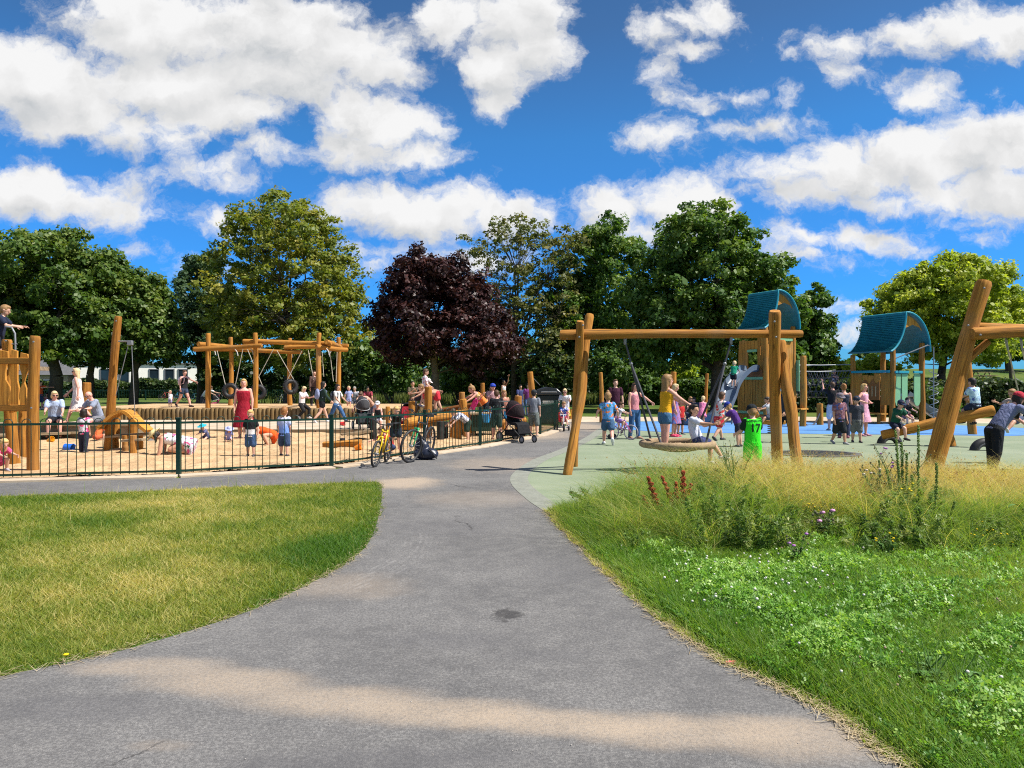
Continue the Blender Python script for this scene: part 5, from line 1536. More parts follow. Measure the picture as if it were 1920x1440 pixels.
def person(label, pos, H, yaw=0, age='adult', pose=None, sk='fair', hair=('short', 'brown'), top=('tshirt', (.5, .5, .5)), bottom=('shorts', (.1, .1, .15)), shoes=(.05, .05, .06), hat=None, glasses=False, fat=1.0, seat=None, vox=None, cat='person', group=None, text=None, bag=None, z=None):
    """pos: the spot on the ground (or, with seat, the point the hips rest on)"""
    NPEOPLE[0] += 1
    p = dict(lean=0, bend=0, hp=0, hy=0, roll=0, lf=2, rf=-2, lk=4, rk=4, la=3, ra=3, ls=4, rs=0, le=14, re=14, lb=9, rb=9, curl=35)
    p.update(pose or {})
    kh, kl, sw = PROP[age]
    hd = H / kh; leg = H * kl; fh = .038 * H; th = (leg - fh) * .5; sh = (leg - fh) * .5
    nk = .035 * H; to = H - leg - hd * .94 - nk; sw *= H; hw = .052 * H
    ua, fa = .165 * H, .142 * H
    child = age in ('child', 'small', 'toddler')
    kf = fat * (1.12 if child else 1.0)
    X = V(1, 0, 0)
    rl = Matrix.Rotation(R(p['roll']), 3, 'Y')
    a1, a2 = R(p['lean']), R(p['lean'] + p['bend'])
    up1 = rl @ V(0, -sin(a1), cos(a1)); up2 = rl @ V(0, -sin(a2), cos(a2))
    f1 = rl @ V(0, -cos(a1), -sin(a1)); f2 = rl @ V(0, -cos(a2), -sin(a2)); rx_ = rl @ X
    pel = V(0, 0, 0)

    def S(s):
        return pel + up1 * (to * min(s, .5)) + up2 * (to * max(0, s - .5))

    def FR(s):
        w = min(1, max(0, (s - .3) / .4)); return f1.lerp(f2, w).normalized()
    shc = S(.93)
    J = {}
    for n, sd_ in (('l', 1), ('r', -1)):
        hp_ = pel + rx_ * (sd_ * hw)
        kn = hp_ + dvec(p[n + 'f'], p[n + 'a'], sd_) * th
        an = kn + dvec(p[n + 'f'] - p[n + 'k'], p[n + 'a'] * .4, sd_) * sh
        fdir = dvec(p[n + 'f'] - p[n + 'k'] + 90, p.get(n + 'toe', 8), sd_)
        if p['lean'] < 60 and abs(p[n + 'f'] - p[n + 'k']) < 35: fdir = V(sd_ * .12, -1, -.08 - .4 * max(0, -sin(R(p[n + 'f'] - p[n + 'k'])))).normalized()
        s_ = shc + rx_ * (sd_ * sw * .93)
        el = s_ + dvec(p[n + 's'], p[n + 'b'], sd_) * ua
        wr = el + dvec(p[n + 's'] + p[n + 'e'], p.get(n + 'w', p[n + 'b'] * .2), sd_) * fa
        J[n] = (hp_, kn, an, fdir, s_, el, wr)
    hn = S(1.0) + up2 * nk
    ah = a2 + R(p['hp']); hyr = Matrix.Rotation(R(p['hy']), 3, 'Z')
    if p['lean'] + p['bend'] > 35: ah = a2 * .45 + R(p['hp'])
    hu = rl @ V(0, -sin(ah), cos(ah)); hf = hyr @ (rl @ V(0, -cos(ah), -sin(ah))); hx = hf.cross(hu) * -1
    hx = hu.cross(hf) * 1.0
    hx.normalize(); hu2 = hf.cross(hx) * -1
    if hu2.dot(hu) < 0: hu2 = -hu2
    HM = Matrix((hx, -hf, hu2)).transposed()
    hc = hn + up2 * (hd * .10) + hu2 * (hd * .36) + hf * hd * .05
    vox = vox or max(.011, H * .0095)
    # ---- body
    b = MB(); Y = lambda s: FR(s)
    prof = [(-.13, .040, .040), (-.04, .080, .058), (.10, .088, .064), (.36, .073 if not child else .076, .054), (.60, .084, .060), (.80, .096, .060), (.93, .082, .050), (1.03, .034, .034)]
    b.rings([(S(s), rx_, Y(s), a * H * kf, c * H * kf) for s, a, c in prof], 16)
    b.cap(S(.97), hn + up2 * hd * .15, .033 * H * kf, .030 * H, 10)
    for n in 'lr':
        hp_, kn, an, fdir, s_, el, wr = J[n]
        b.cap(hp_, kn, .054 * H * kf, .034 * H * kf, 12)
        b.cap(kn, kn.lerp(an, .35), .034 * H * kf, .034 * H * kf, 10); b.cap(kn.lerp(an, .35), an, .034 * H * kf, .020 * H * kf, 10)
        b.cap(an - fdir * .012 * H + V(0, 0, -.012 * H), an + fdir * .095 * H + V(0, 0, -.018 * H), .024 * H, .018 * H, 8)
        b.cap(s_, el, .029 * H * kf, .022 * H * kf, 10); b.cap(el, wr, .023 * H * kf, .0155 * H, 10)
        hdv = (wr - el).normalized()
        b.ell(wr + hdv * .035 * H, (.012 * H, .026 * H, .040 * H), Matrix((hdv.cross(V(0, 1, .01)).normalized(), hdv.cross(hdv.cross(V(0, 1, .01))).normalized(), hdv)).transposed(), 8, 6)
    b.ell(hc + HM @ V(0, hd * .03, hd * .06), (hd * .355, hd * .43, hd * .44), HM, 16, 12)
    b.ell(hc + HM @ V(0, -hd * .10, -hd * .22), (hd * .26, hd * .30, hd * .28), HM, 12, 8)
    b.ell(hc + HM @ V(0, -hd * .43, -hd * .06), (hd * .055, hd * .09, hd * .10), HM, 8, 6)
    for q in (-1, 1): b.ell(hc + HM @ V(q * hd * .36, hd * .04, -hd * .02), (hd * .05, hd * .10, hd * .14), HM, 8, 6)
    body = b.remesh(vox)
    for q in (-1, 1):
        body.ell(hc + HM @ V(q * hd * .155, -hd * .385, hd * .03), (hd * .05, hd * .035, hd * .03), HM, 8, 6, 1)
    body.ell(hc + HM @ V(0, -hd * .385, -hd * .27), (hd * .11, hd * .03, hd * .022), HM, 8, 6, 2)
    for n, sd_ in (('l', 1), ('r', -1)):
        el, wr = J[n][5], J[n][6]; hv = (wr - el).normalized()
        sidev = hv.cross(V(0, 1, .01)).normalized(); fw = hv.cross(sidev).normalized()
        cu = R(p['curl'])
        for k in range(4):
            o = wr + hv * .062 * H + fw * ((k - 1.5) * .0115 * H)
            Lf = (.040, .046, .043, .034)[k] * H
            m1 = o + (hv * cos(cu * .4) + sidev * -sd_ * sin(cu * .4)) * Lf * .5
            m2 = m1 + (hv * cos(cu * 1.3) + sidev * -sd_ * sin(cu * 1.3)) * Lf * .5
            body.tube([o - hv * .012 * H, o, m1, m2], [.0055 * H, .0055 * H, .005 * H, .0035 * H], 5)
        o = wr + hv * .025 * H + fw * (-.022 * H)
        body.tube([o, o + (hv * .6 - fw * .8).normalized() * .024 * H, o + (hv * .9 - fw * .5).normalized() * .044 * H], [.0065 * H, .006 * H, .004 * H], 5)
    # ---- rest on the ground or seat
    low = min(min(J[n][2].z - .040 * H for n in 'lr'), min(J[n][1].z - .036 * H for n in 'lr'))
    if p.get('prone'): low = min(v.z for v in body.v)
    dz = -low if seat is None else .075 * H
    if z is not None: dz = z
    off = V(0, 0, dz)
    pos = Vector(pos)
    root = empty('person', pos, R(yaw), label, cat, group)

    def put(mb, name, mats, par=root, sharp=None):
        mb.v = [v + off for v in mb.v]
        o = mb.build(name, mats, par, world=False, sharp=sharp); return o
    put(body, 'body', [skin(sk), EYE, LIP])
    e = .008 + .004 * H
    # ---- top
    tt = top[0]; tm = cloth(*top[1:])
    dress = tt == 'dress'
    if tt:
        m = MB()
        hem = {'tshirt': -.05, 'long': -.05, 'tank': .02, 'crop': .25, 'dress': .05, 'strap': .1}[tt]
        ss0 = [hem, hem + .08, .36, .60, .80] + ([.94, 1.0] if tt in ('tshirt', 'long') else [.90])
        rr = []
        for s in ss0:
            q = np.interp(s, [k[0] for k in prof], [k[1] for k in prof]); w = np.interp(s, [k[0] for k in prof], [k[2] for k in prof])
            if s < .5 and tt in ('tshirt', 'long'): q = max(q, .083); w = max(w, .062)
            rr.append((S(s), rx_, Y(s), q * H * kf + e * 1.2, w * H * kf + e * 1.2))
        m.rings(rr, 18)
        for n in 'lr':
            s_, el, wr = J[n][4:7]
            if tt == 'tshirt': m.cap(s_ + (s_ - shc) * .02, s_.lerp(el, .62), .032 * H * kf + e, .033 * H * kf + e, 10)
            elif tt == 'long': m.cap(s_, el, .031 * H * kf + e, .026 * H * kf + e, 10); m.cap(el, el.lerp(wr, .92), .026 * H * kf + e, .02 * H * kf + e, 10)
            elif tt in ('tank', 'dress', 'strap'): m.cap(S(.86) + rx_ * (.055 * H * (1 if n == 'l' else -1)) + Y(.9) * .045 * H, S(.97) + rx_ * (.055 * H * (1 if n == 'l' else -1)), .016 * H, .016 * H, 8); m.cap(S(.97) + rx_ * (.055 * H * (1 if n == 'l' else -1)), S(.82) + rx_ * (.05 * H * (1 if n == 'l' else -1)) - Y(.9) * .05 * H, .016 * H, .016 * H, 8)
        if dress:
            hm = bottom[1] if bottom and bottom[0] == 'hem' else .25
            dn = V(0, 0, -1) if abs(p['lean']) < 50 else -up1
            kneef = (J['l'][1] + J['r'][1]) / 2 - pel; kneef.z = 0
            n_ = 6; rs = [(S(.36), rx_, Y(.3), .074 * H * kf + e, .058 * H * kf + e), (S(.1), rx_, Y(.1), .094 * H * kf + e, .07 * H * kf + e)]
            for k in range(n_):
                t = (k + 1) / n_
                rs.append((pel + dn * (hm * H * t) + kneef * t * .8, rx_, f1 if abs(p['lean']) < 50 else f1, (.096 + .05 * t) * H * kf + e, (.074 + .045 * t) * H * kf + e))
            m.rings(rs, 18)
        o = put(m.remesh(vox), 'dress' if dress else {'tshirt': 'tee_shirt', 'long': 'jacket', 'tank': 'vest_top', 'crop': 'top', 'strap': 'top'}[tt], tm)
        shirt = o
    # ---- bottom
    if bottom and bottom[0] != 'hem':
        m = MB(); bt = bottom[0]; bm = cloth(*bottom[1:])
        m.rings([(S(s), rx_, Y(s), a * H * kf + e * .9, c * H * kf + e * .9) for s, a, c in ((-.14, .045, .045), (-.05, .082, .062), (.08, .090, .067), (.20, .083, .062))], 16)
        if bt == 'skirt':
            m.rings([(S(.15), rx_, f1, .088 * H * kf + e, .066 * H * kf + e), (pel - up1 * .0, rx_, f1, .095 * H * kf + e, .075 * H * kf + e), (pel - V(0, 0, .15 * H), rx_, f1, .125 * H * kf, .11 * H * kf)], 16)
        else:
            fr = {'shorts': .62, 'hot': .34, 'long_shorts': .98, 'trousers': 1.0}[bt]
            lo = {'shorts': 1.28, 'hot': 1.12, 'long_shorts': 1.42, 'trousers': 1.06}[bt]
            for n in 'lr':
                hp_, kn, an = J[n][:3]
                r1 = (.054 + (.034 - .054) * fr) * H * kf * lo + e
                if bt == 'trousers':
                    m.cap(hp_, kn, .055 * H * kf + e, .038 * H * kf + e, 12); m.cap(kn, kn.lerp(an, .93), .038 * H * kf + e, .028 * H * kf + e, 10)
                else: m.cap(hp_, hp_.lerp(kn, fr * .92), .055 * H * kf + e, r1, 12)
        put(m.remesh(vox), {'skirt': 'skirt', 'shorts': 'shorts', 'hot': 'shorts', 'long_shorts': 'shorts', 'trousers': 'trousers'}[bt], bm)
    # ---- shoes
    if shoes:
        sm_ = plain('shoe', shoes, .55, .1, 20)
        for n in 'lr':
            an, fdir = J[n][2], J[n][3]
            m = MB(); m.cap(an - fdir * .020 * H + V(0, 0, -.012 * H), an + fdir * .040 * H + V(0, 0, -.014 * H), .030 * H, .030 * H, 10); m.cap(an + fdir * .02 * H + V(0, 0, -.020 * H), an + fdir * .105 * H + V(0, 0, -.022 * H), .026 * H, .021 * H, 10)
            put(m.remesh(max(vox * .8, .008)), 'shoe', sm_)
    # ---- hair, hats, glasses
    if hair:
        hs, hcn = hair; m = MB(); hm_ = plain('hair_' + hcn, HAIRC[hcn], .6, .3, 40, 0, .35, .8)
        m.ell(hc + HM @ V(0, hd * .085, hd * .115), (hd * .395, hd * .435, hd * .445), HM, 16, 12)
        m.ell(hc + HM @ V(0, hd * .17, -hd * .08), (hd * .34, hd * .33, hd * .36), HM, 12, 8)
        m.ell(hc + HM @ V(0, -hd * .12, hd * .36), (hd * .31, hd * .26, hd * .17), HM, 12, 8)
        if hs in ('long', 'bob', 'mid'):
            L_ = {'long': 1.75, 'mid': 1.0, 'bob': .62}[hs] * hd
            b0 = hc + HM @ V(0, hd * .2, hd * .05); dn = V(0, 0, -1) * .8 - up2 * .35; dn.normalize()
            if p['lean'] + p['bend'] > 40: dn = V(0, 0, -1)
            m.rings([(b0, hx, hf, hd * .38, hd * .26), (b0 + dn * L_ * .3 - hf * hd * .02, hx, hf, hd * .42, hd * .24), (b0 + dn * L_ * .65 - f2 * hd * .08, hx, hf, hd * .42, hd * .19), (b0 + dn * L_ - f2 * hd * .04, hx, hf, hd * .26, hd * .09)], 14)
            for q in (-1, 1): m.cap(hc + HM @ V(q * hd * .33, -hd * .02, hd * .1), hc + HM @ V(q * hd * .36, hd * .02, -hd * .35), hd * .10, hd * .08, 8)
        if hs == 'bun': m.ell(hc + HM @ V(0, hd * .40, hd * .34), hd * .19, HM, 10, 8)
        if hs == 'top_bun': m.ell(hc + HM @ V(0, hd * .12, hd * .58), hd * .18, HM, 10, 8)
        if hs == 'pony':
            q0 = hc + HM @ V(0, hd * .45, hd * .22); m.cap(q0, q0 + HM @ V(0, hd * .22, -hd * .3), hd * .11, hd * .12, 8); m.cap(q0 + HM @ V(0, hd * .22, -hd * .3), q0 + HM @ V(0, hd * .16, -hd * 1.1), hd * .12, hd * .04, 8)
        put(m.remesh(max(vox * .9, .009)), 'hair', hm_)
    if hat:
        ht, hcol = hat; m = MB(); hm_ = cloth(hcol)
        m.ell(hc + HM @ V(0, hd * .05, hd * .20), (hd * .43, hd * .48, hd * .40), HM, 16, 10)
        if ht == 'cap':
            ax = HM @ V(1, 0, 0); ay = HM @ V(0, -1, -.12)
            m.rings([(hc + HM @ V(0, -hd * .38, hd * .20) + HM @ V(0, 0, dz_), ax, ay, hd * .34, hd * .40) for dz_ in (0, hd * .05)], 16)
        if ht == 'backcap':
            m.rings([(hc + HM @ V(0, hd * .45, hd * .14) + HM @ V(0, 0, dz_), HM @ V(1, 0, 0), HM @ V(0, 1, -.2), hd * .32, hd * .30) for dz_ in (0, hd * .05)], 16)
        if ht == 'sunhat':
            m.rings([(hc + HM @ V(0, hd * .04, hd * q), HM @ V(1, 0, 0), HM @ V(0, 1, 0), hd * r_, hd * r_ * 1.05) for q, r_ in ((.14, .80), (.17, .80), (.24, .50))], 20)
        put(m, 'cap' if 'cap' in ht else 'hat', hm_, sharp=50)
    if glasses:
        m = MB()
        for q in (-1, 1): m.ell(hc + HM @ V(q * hd * .16, -hd * .42, hd * .05), (hd * .14, hd * .04, hd * .10), HM, 10, 6)
        for q in (-1, 1): m.tube([hc + HM @ V(q * hd * .28, -hd * .38, hd * .07), hc + HM @ V(q * hd * .37, hd * .02, hd * .06)], hd * .02, 5)
        put(m, 'sunglasses', EYE)
    if text:
        me = shirt.data; bvh = BVHTree.FromPolygons([v.co.copy() for v in me.vertices], [tuple(q.vertices) for q in me.polygons])
        for s_, size, zc, side in text[0]:
            cu_ = bpy.data.curves.new('lettering', 'FONT'); cu_.body = s_; cu_.size = size; cu_.align_x = 'CENTER'; cu_.align_y = 'CENTER'; cu_.offset = size * .02
            to_ = bpy.data.objects.new('t', cu_); COL.objects.link(to_)
            dg = bpy.context.evaluated_depsgraph_get(); tm_ = bpy.data.meshes.new_from_object(to_.evaluated_get(dg))
            bm_ = bmesh.new(); bm_.from_mesh(tm_); bmesh.ops.triangulate(bm_, faces=bm_.faces[:])
            for it in range(4):
                le = [q for q in bm_.edges if q.calc_length() > size * .16]
                if le: bmesh.ops.subdivide_edges(bm_, edges=le, cuts=1); bmesh.ops.triangulate(bm_, faces=bm_.faces[:])
            bm_.to_mesh(tm_); bm_.free()
            vs = []
            for v in tm_.vertices:
                zz = v.co.y                      # side=1: lettering on the back, read from behind
                hit = bvh.ray_cast(Vector((v.co.x * (-1 if side > 0 else 1), side * 1.0, zc + zz)), Vector((0, -side, 0)))
                pt = hit[0] if hit[0] else Vector((v.co.x, 0, zc + zz))
                vs.append(pt + V(0, side * .006, 0))
            bpy.data.objects.remove(to_)
            tm_.vertices.foreach_set('co', [q for v in vs for q in v]); tm_.materials.clear(); tm_.materials.append(plain('print_ink', text[1], .7, .05, 10, 0, .2, 0))
            to2 = bpy.data.objects.new('lettering', tm_); COL.objects.link(to2); to2.parent = root
    if bag:
        m = MB(); w = .17 * H * .55
        m.ell(S(.62) - f2 * (.075 * H * kf + .05 * H), (w, .055 * H, .13 * H), None, 12, 10)
        m.ell(S(.45) - f2 * (.075 * H * kf + .08 * H), (w * .7, .035 * H, .06 * H), None, 10, 8)
        for q in (-1, 1): m.tube([S(.85) + rx_ * q * .06 * H - f2 * .09 * H, S(1.0) + rx_ * q * .06 * H, S(.85) + rx_ * q * .06 * H + f2 * .075 * H, S(.5) + rx_ * q * .07 * H + f2 * .065 * H, S(.4) + rx_ * q * .085 * H - f2 * .03 * H], .011 * H, 6)
        m.v = [Matrix.Rotation(R(yaw), 3, 'Z') @ (v + off) + pos for v in m.v]
        bo = m.build('backpack', cloth(*bag[1:]), None, world=False); bo.location = (0, 0, 0)
        tag(bo, bag[0], 'backpack')
    return root


STAND = {}
WALK = dict(lf=24, rf=-18, lk=6, rk=24, ls=-16, rs=20, le=18, re=24, lean=3)
WALK2 = dict(lf=-16, rf=22, lk=26, rk=8, ls=18, rs=-14, le=22, re=16, lean=3)
SIT = dict(lf=82, rf=84, lk=80, rk=84, ls=32, rs=30, le=40, re=42, la=7, ra=7, lean=8, bend=8)
SQUAT = dict(lf=112, rf=108, lk=132, rk=130, la=14, ra=14, lean=28, bend=14, ls=60, rs=62, le=20, re=18, hp=8)
KNEEL4 = dict(lf=70, rf=74, lk=150, rk=150, lean=72, bend=8, ls=8, rs=4, le=6, re=8, hp=12, ltoe=4, rtoe=4)
BENDS = dict(lean=58, bend=18, ls=30, rs=34, le=14, re=10, lf=6, rf=-4, lk=12, rk=8, hp=10)
SITF = dict(lf=86, rf=88, lk=24, rk=28, la=16, ra=16, ls=40, rs=42, le=30, re=32, lean=12, bend=12)

# --- around the climbing frame and the near side of the pit
person('boy in a navy tee shirt standing high up on the climbing frame', V(-10.06, 14.62, 1.96), 1.20, 110, 'child', dict(lean=10, ls=40, rs=34, le=48, re=50, lb=22, rb=16, hp=10), 'fair', ('short', 'light'), ('tshirt', (.020, .026, .055)), ('shorts', (.02, .022, .03)))
person('child in pink crouching at the foot of the climbing frame', P(-6, 884), .95, 60, 'small', SQUAT, 'fair', ('mid', 'blond'), ('tshirt', (.62, .09, .22)), ('shorts', (.5, .08, .2)), (.3, .3, .35))
person('woman in a light blue tee and sunglasses sitting on the timber seat wall', GD(103, 21.75, .44), 1.66, 28, 'adult', dict(SIT, ls=30, rs=34, hy=18), 'pink', ('bob', 'fair'), ('tshirt', (.36, .45, .62)), ('shorts', (.012, .012, .016)), None, None, True, 1.15, seat=1)
person('blond woman in a white dress and sunglasses walking along the seat wall', GD(146, 22.3, .44), 1.68, -68, 'adult', dict(WALK, lb=18, rb=14), 'pink', ('long', 'fair'), ('dress', (.72, .66, .64), 'spot', (.58, .52, .52)), ('hem', .26), None, None, True, 1.05)
person('bald man in sunglasses and grey tee sitting on the seat wall', GD(186, 22.3, .44), 1.72, -30, 'adult', dict(SIT, lean=18, ls=44, rs=40, hp=6), 'pink', None, ('tshirt', (.28, .32, .42)), ('shorts', (.16, .16, .18)), (.3, .3, .3), None, True, 1.1, seat=1)
person('girl with black hair and a pink and white waistcoat seen from behind', P(157, 849), 1.02, 178, 'small', dict(lf=4, rf=-6, la=4, ra=2), 'tan', ('bob', 'dark'), ('tshirt', (.62, .62, .68), 'floral', (.80, .06, .24)), ('trousers', (.025, .03, .055)), (.06, .06, .08))
person('child in an orange top and dark blue cap squatting in the sand', P(180, 830), .92, 150, 'small', SQUAT, 'fair', ('short', 'brown'), ('tshirt', (.72, .16, .05)), ('shorts', (.6, .13, .06)), (.4, .3, .3), ('sunhat', (.03, .05, .16)))
person('woman in a straw hat and white floral dress kneeling on all fours in the sand', P(352, 852), 1.62, -76, 'adult', KNEEL4, 'tan', ('mid', 'dark'), ('dress', (.74, .74, .80), 'floral', (.62, .10, .24)), ('hem', .27), None, ('sunhat', (.66, .55, .28)), False, 1.18)
person('baby in a turquoise sun hat digging in the sand', P(389, 826), .74, -20, 'toddler', dict(SITF, lean=30), 'fair', None, ('tshirt', (.12, .13, .25)), ('shorts', (.05, .05, .1)), None, ('sunhat', (.03, .42, .52)))
person('baby in a lavender blue sun hat and romper crawling in the sand', P(427, 829), .72, 30, 'toddler', dict(SITF, lean=34, bend=18), 'fair', None, ('tshirt', (.35, .36, .68)), ('shorts', (.33, .34, .66)), None, ('sunhat', (.38, .42, .72)))
person('blond woman in a dark red sundress standing in the sandpit', P(457, 822), 1.74, 6, 'adult', dict(ls=2, rs=2, lb=14, rb=12, le=10, re=10, hy=14), 'pink', ('bob', 'blond'), ('dress', (.30, .012, .028)), ('hem', .30), None, None, False, 1.22)
person('blond boy in a black tee with a white chest panel and denim shorts', P(470, 856), 1.03, 8, 'small', dict(lf=6, rf=-4, hp=14, rb=14, lb=20, le=4), 'fair', ('short', 'blond'), ('tshirt', (.012, .013, .016), 'band', (.66, .66, .68)), ('long_shorts', (.05, .10, .22)), (.03, .035, .05))
person('boy in a white to blue fading tee seen from behind', P(533, 856), 1.10, 172, 'small', dict(lf=12, rf=-8, la=9, ra=8, lb=12, rb=12, lk=6), 'fair', ('short', 'ginger'), ('tshirt', (.72, .74, .82), 'fade', (.16, .30, .75)), ('long_shorts', (.035, .06, .13)), (.03, .035, .045), vox=.011)
person('girl in an orange dress bending right down to the sand', P(512, 836), 1.25, -62, 'child', dict(SQUAT, lean=62, bend=20, lf=88, rf=92, lk=112, rk=116, ls=26, rs=22), 'tan', ('long', 'brown'), ('dress', (.80, .10, .015)), ('hem', .24), None)

# --- on and before the raised sand
person('toddler in white with pale shorts standing on the raised sand', GD(319, 33.4, DZ), .72, 60, 'toddler', dict(ls=10, rs=120, rb=20), 'pink', ('short', 'fair'), ('tshirt', (.7, .7, .76)), ('shorts', (.35, .33, .55)), None)
person('woman in a black vest and denim shorts walking over the raised sand', GD(345, 33.0, DZ), 1.66, 62, 'adult', dict(WALK, ls=62, le=12, rs=12, rb=24, re=2), 'pink', ('bun', 'brown'), ('tank', (.02, .02, .025)), ('hot', (.045, .065, .12)), (.05, .03, .03), None, False, 1.05, bag=('pink and white backpack worn by the woman in denim shorts', (.72, .58, .62), 'spot', (.62, .36, .45)))
person('woman with brown hair leaning over a pushchair beyond the tyre swings', GD(381, 43.5), 1.7, 76, 'adult', dict(BENDS, lean=34, ls=66, rs=60), 'fair', ('bun', 'brown'), ('tshirt', (.62, .6, .6)), ('trousers', (.05, .05, .07)))
person('girl with long fair hair looking at her phone, perched on the log wall', GD(566, 30.62, DZ + .06), 1.48, 64, 'teen', dict(SIT, lf=58, rf=42, lk=66, rk=92, ls=34, le=66, rs=30, re=70, hp=24, lean=2), 'pink', ('long', 'fair'), ('tshirt', (.70, .66, .66)), ('trousers', (.016, .016, .018)), (.6, .55, .52), seat=1)
person('dark haired woman in black standing behind the tyre swing post', GD(589, 35, DZ), 1.62, 34, 'adult', dict(ls=20, le=70), 'fair', ('short', 'brown'), ('long', (.10, .06, .05)), ('trousers', (.02, .02, .024)))
person('girl with very long dark hair in a dark green jacket walking past the log wall', GD(604, 28.6, .12), 1.62, 120, 'teen', WALK, 'fair', ('long', 'dark'), ('long', (.022, .045, .038)), ('hot', (.012, .012, .014)), (.6, .6, .62), bag=('pale blue bag slung behind the girl in the green jacket', (.24, .27, .42)))
person('girl in a white tee and blue jeans striding beside the dark jacketed girl', GD(631, 29.2, .12), 1.56, 70, 'teen', dict(WALK, lf=34, rf=-24, rk=20, ls=30, le=20), 'tan', ('long', 'dark'), ('tshirt', (.68, .66, .64)), ('trousers', (.05, .12, .27)), (.03, .03, .04), bag=('small dark backpack worn by the girl in jeans', (.05, .06, .08)))
person('fair toddler in a pale blue romper standing on the raised sand', GD(654, 33, DZ), .92, 20, 'toddler', dict(lb=26, rb=30, lf=8), 'pink', ('short', 'fair'), ('tshirt', (.30, .36, .62)), ('shorts', (.28, .34, .60)), None)
person('man in a pale shirt sitting in the shade on the bench', GD(666, 40.1, .48), 1.7, 0, 'adult', SIT, 'fair', ('short', 'grey'), ('tshirt', (.45, .46, .5)), ('trousers', (.1, .1, .12)), seat=1)
person('man in a red checked shirt sitting in the shade on the bench', GD(690, 40.1, .48), 1.7, 10, 'adult', SIT, 'tan', ('short', 'dark'), ('tshirt', (.36, .05, .07), 'check', (.22, .04, .06)), ('trousers', (.12, .10, .10)), seat=1)

# --- the middle of the pit
person('child in a white cap and black top sitting on the ledge by the hooded pushchair', GD(708, 24.3, .34), 1.15, 10, 'child', SIT, 'pink', ('short', 'brown'), ('tank', (.02, .02, .025)), ('shorts', (.5, .5, .55)), (.5, .5, .5), ('cap', (.7, .7, .74)), seat=1)
person('woman bending over between the hooded pushchair and the white capped child', GD(697, 25.2, .12), 1.5, -30, 'adult', dict(BENDS, lean=46), 'pink', ('bun', 'brown'), ('tank', (.58, .32, .22)), ('shorts', (.1, .1, .14)))
person('blond child in a black tee leaning on the fence behind the bicycles', P(742, 846), 1.16, 12, 'child', dict(lean=26, bend=14, ls=62, rs=60, le=36, re=40, hp=4), 'fair', ('short', 'blond'), ('tshirt', (.014, .015, .018)), ('shorts', (.02, .03, .05)), (.35, .05, .05))
person('child in red squatting down behind the two bicycles', P(733, 852), 1.0, -40, 'small', SQUAT, 'pink', ('short', 'brown'), ('tshirt', (.45, .04, .03)), ('shorts', (.04, .06, .14)), (.5, .5, .5))
person('woman in a pale cap and black top crouching on the log platform', GD(783, 24.6, .86), 1.5, 70, 'adult', SQUAT, 'fair', ('pony', 'brown'), ('tshirt', (.02, .02, .025)), ('shorts', (.03, .03, .05)), (.3, .3, .35), ('cap', (.68, .62, .60)))
person('person with folded arms in dark clothes in the shade past the log platform', GD(774, 34), 1.72, 20, 'adult', dict(ls=30, rs=30, le=95, re=95, lw=-30, rw=-30), 'tan', ('short', 'dark'), ('tshirt', (.09, .075, .045)), ('trousers', (.04, .04, .05)))
person('boy in a white and red tee standing up on the log platform', GD(797, 24.0, .86), 1.22, 100, 'child', dict(ls=14, le=40, rs=10, re=30, hp=14), 'fair', ('short', 'brown'), ('tshirt', (.66, .66, .70), 'spot', (.55, .12, .16)), ('long_shorts', (.02, .025, .05)), (.5, .5, .5))
person('child in red shorts sprawling over the trunk beam', GD(820, 22.6, .74), 1.2, -84, 'child', dict(lean=78, bend=-6, lf=-8, rf=16, lk=14, rk=20, ls=50, rs=70, hp=-20, prone=1), 'fair', ('short', 'light'), ('tank', (.55, .32, .22)), ('shorts', (.60, .04, .06)), (.06, .06, .07))
person('girl in an orange vest leaning down to a smaller child from the climbing trail', GD(911, 23.9, .30), 1.45, -72, 'child', dict(lean=40, bend=12, ls=52, rs=62, le=8, re=6, lf=10, rf=-8, lk=20), 'pink', ('top_bun', 'light'), ('tank', (.90, .25, .06)), ('shorts', (.012, .014, .022)), None)
person('small child in pink and white reaching up to the girl in the orange vest', GD(884, 23.6, .35), .98, 60, 'small', dict(ls=130, rs=120, le=10, re=10, lean=30), 'pink', ('short', 'blond'), ('tshirt', (.70, .05, .24)), ('shorts', (.62, .55, .56)), (.5, .5, .5))
person('teenager in a black printed tee and dark green shorts facing the pit', P(931, 824), 1.42, 188, 'teen', dict(lf=4, rf=-4, lb=12, rb=12, hp=10), 'pink', ('short', 'brown'), ('tshirt', (.016, .018, .022)), ('long_shorts', (.03, .055, .045)), None, vox=.012)
person('boy in a blue cap and pink top beyond the teenager in black', GD(924, 25.2, .25), 1.35, 20, 'child', dict(ls=30, le=40, lb=16, rb=18), 'pink', ('short', 'brown'), ('tshirt', (.50, .30, .32)), ('shorts', (.1, .2, .4)), None, ('cap', (.02, .06, .42)))
person('child in a striped tee bending beside the play table', P(877, 826), 1.15, -64, 'child', dict(BENDS, lean=48, ls=36, rs=40, lf=16, lk=24), 'fair', ('short', 'brown'), ('tshirt', (.66, .66, .72), 'stripe', (.07, .10, .22)), ('long_shorts', (.03, .05, .035)), None, fat=1.1)
person('person holding a blue bucket next to the teenager in black', GD(945, 24.5), 1.4, 8, 'teen', dict(ls=10, rs=14, le=20, re=20, hp=16), 'tan', ('long', 'light'), ('tank', (.50, .22, .16)), ('shorts', (.1, .1, .12)), None)
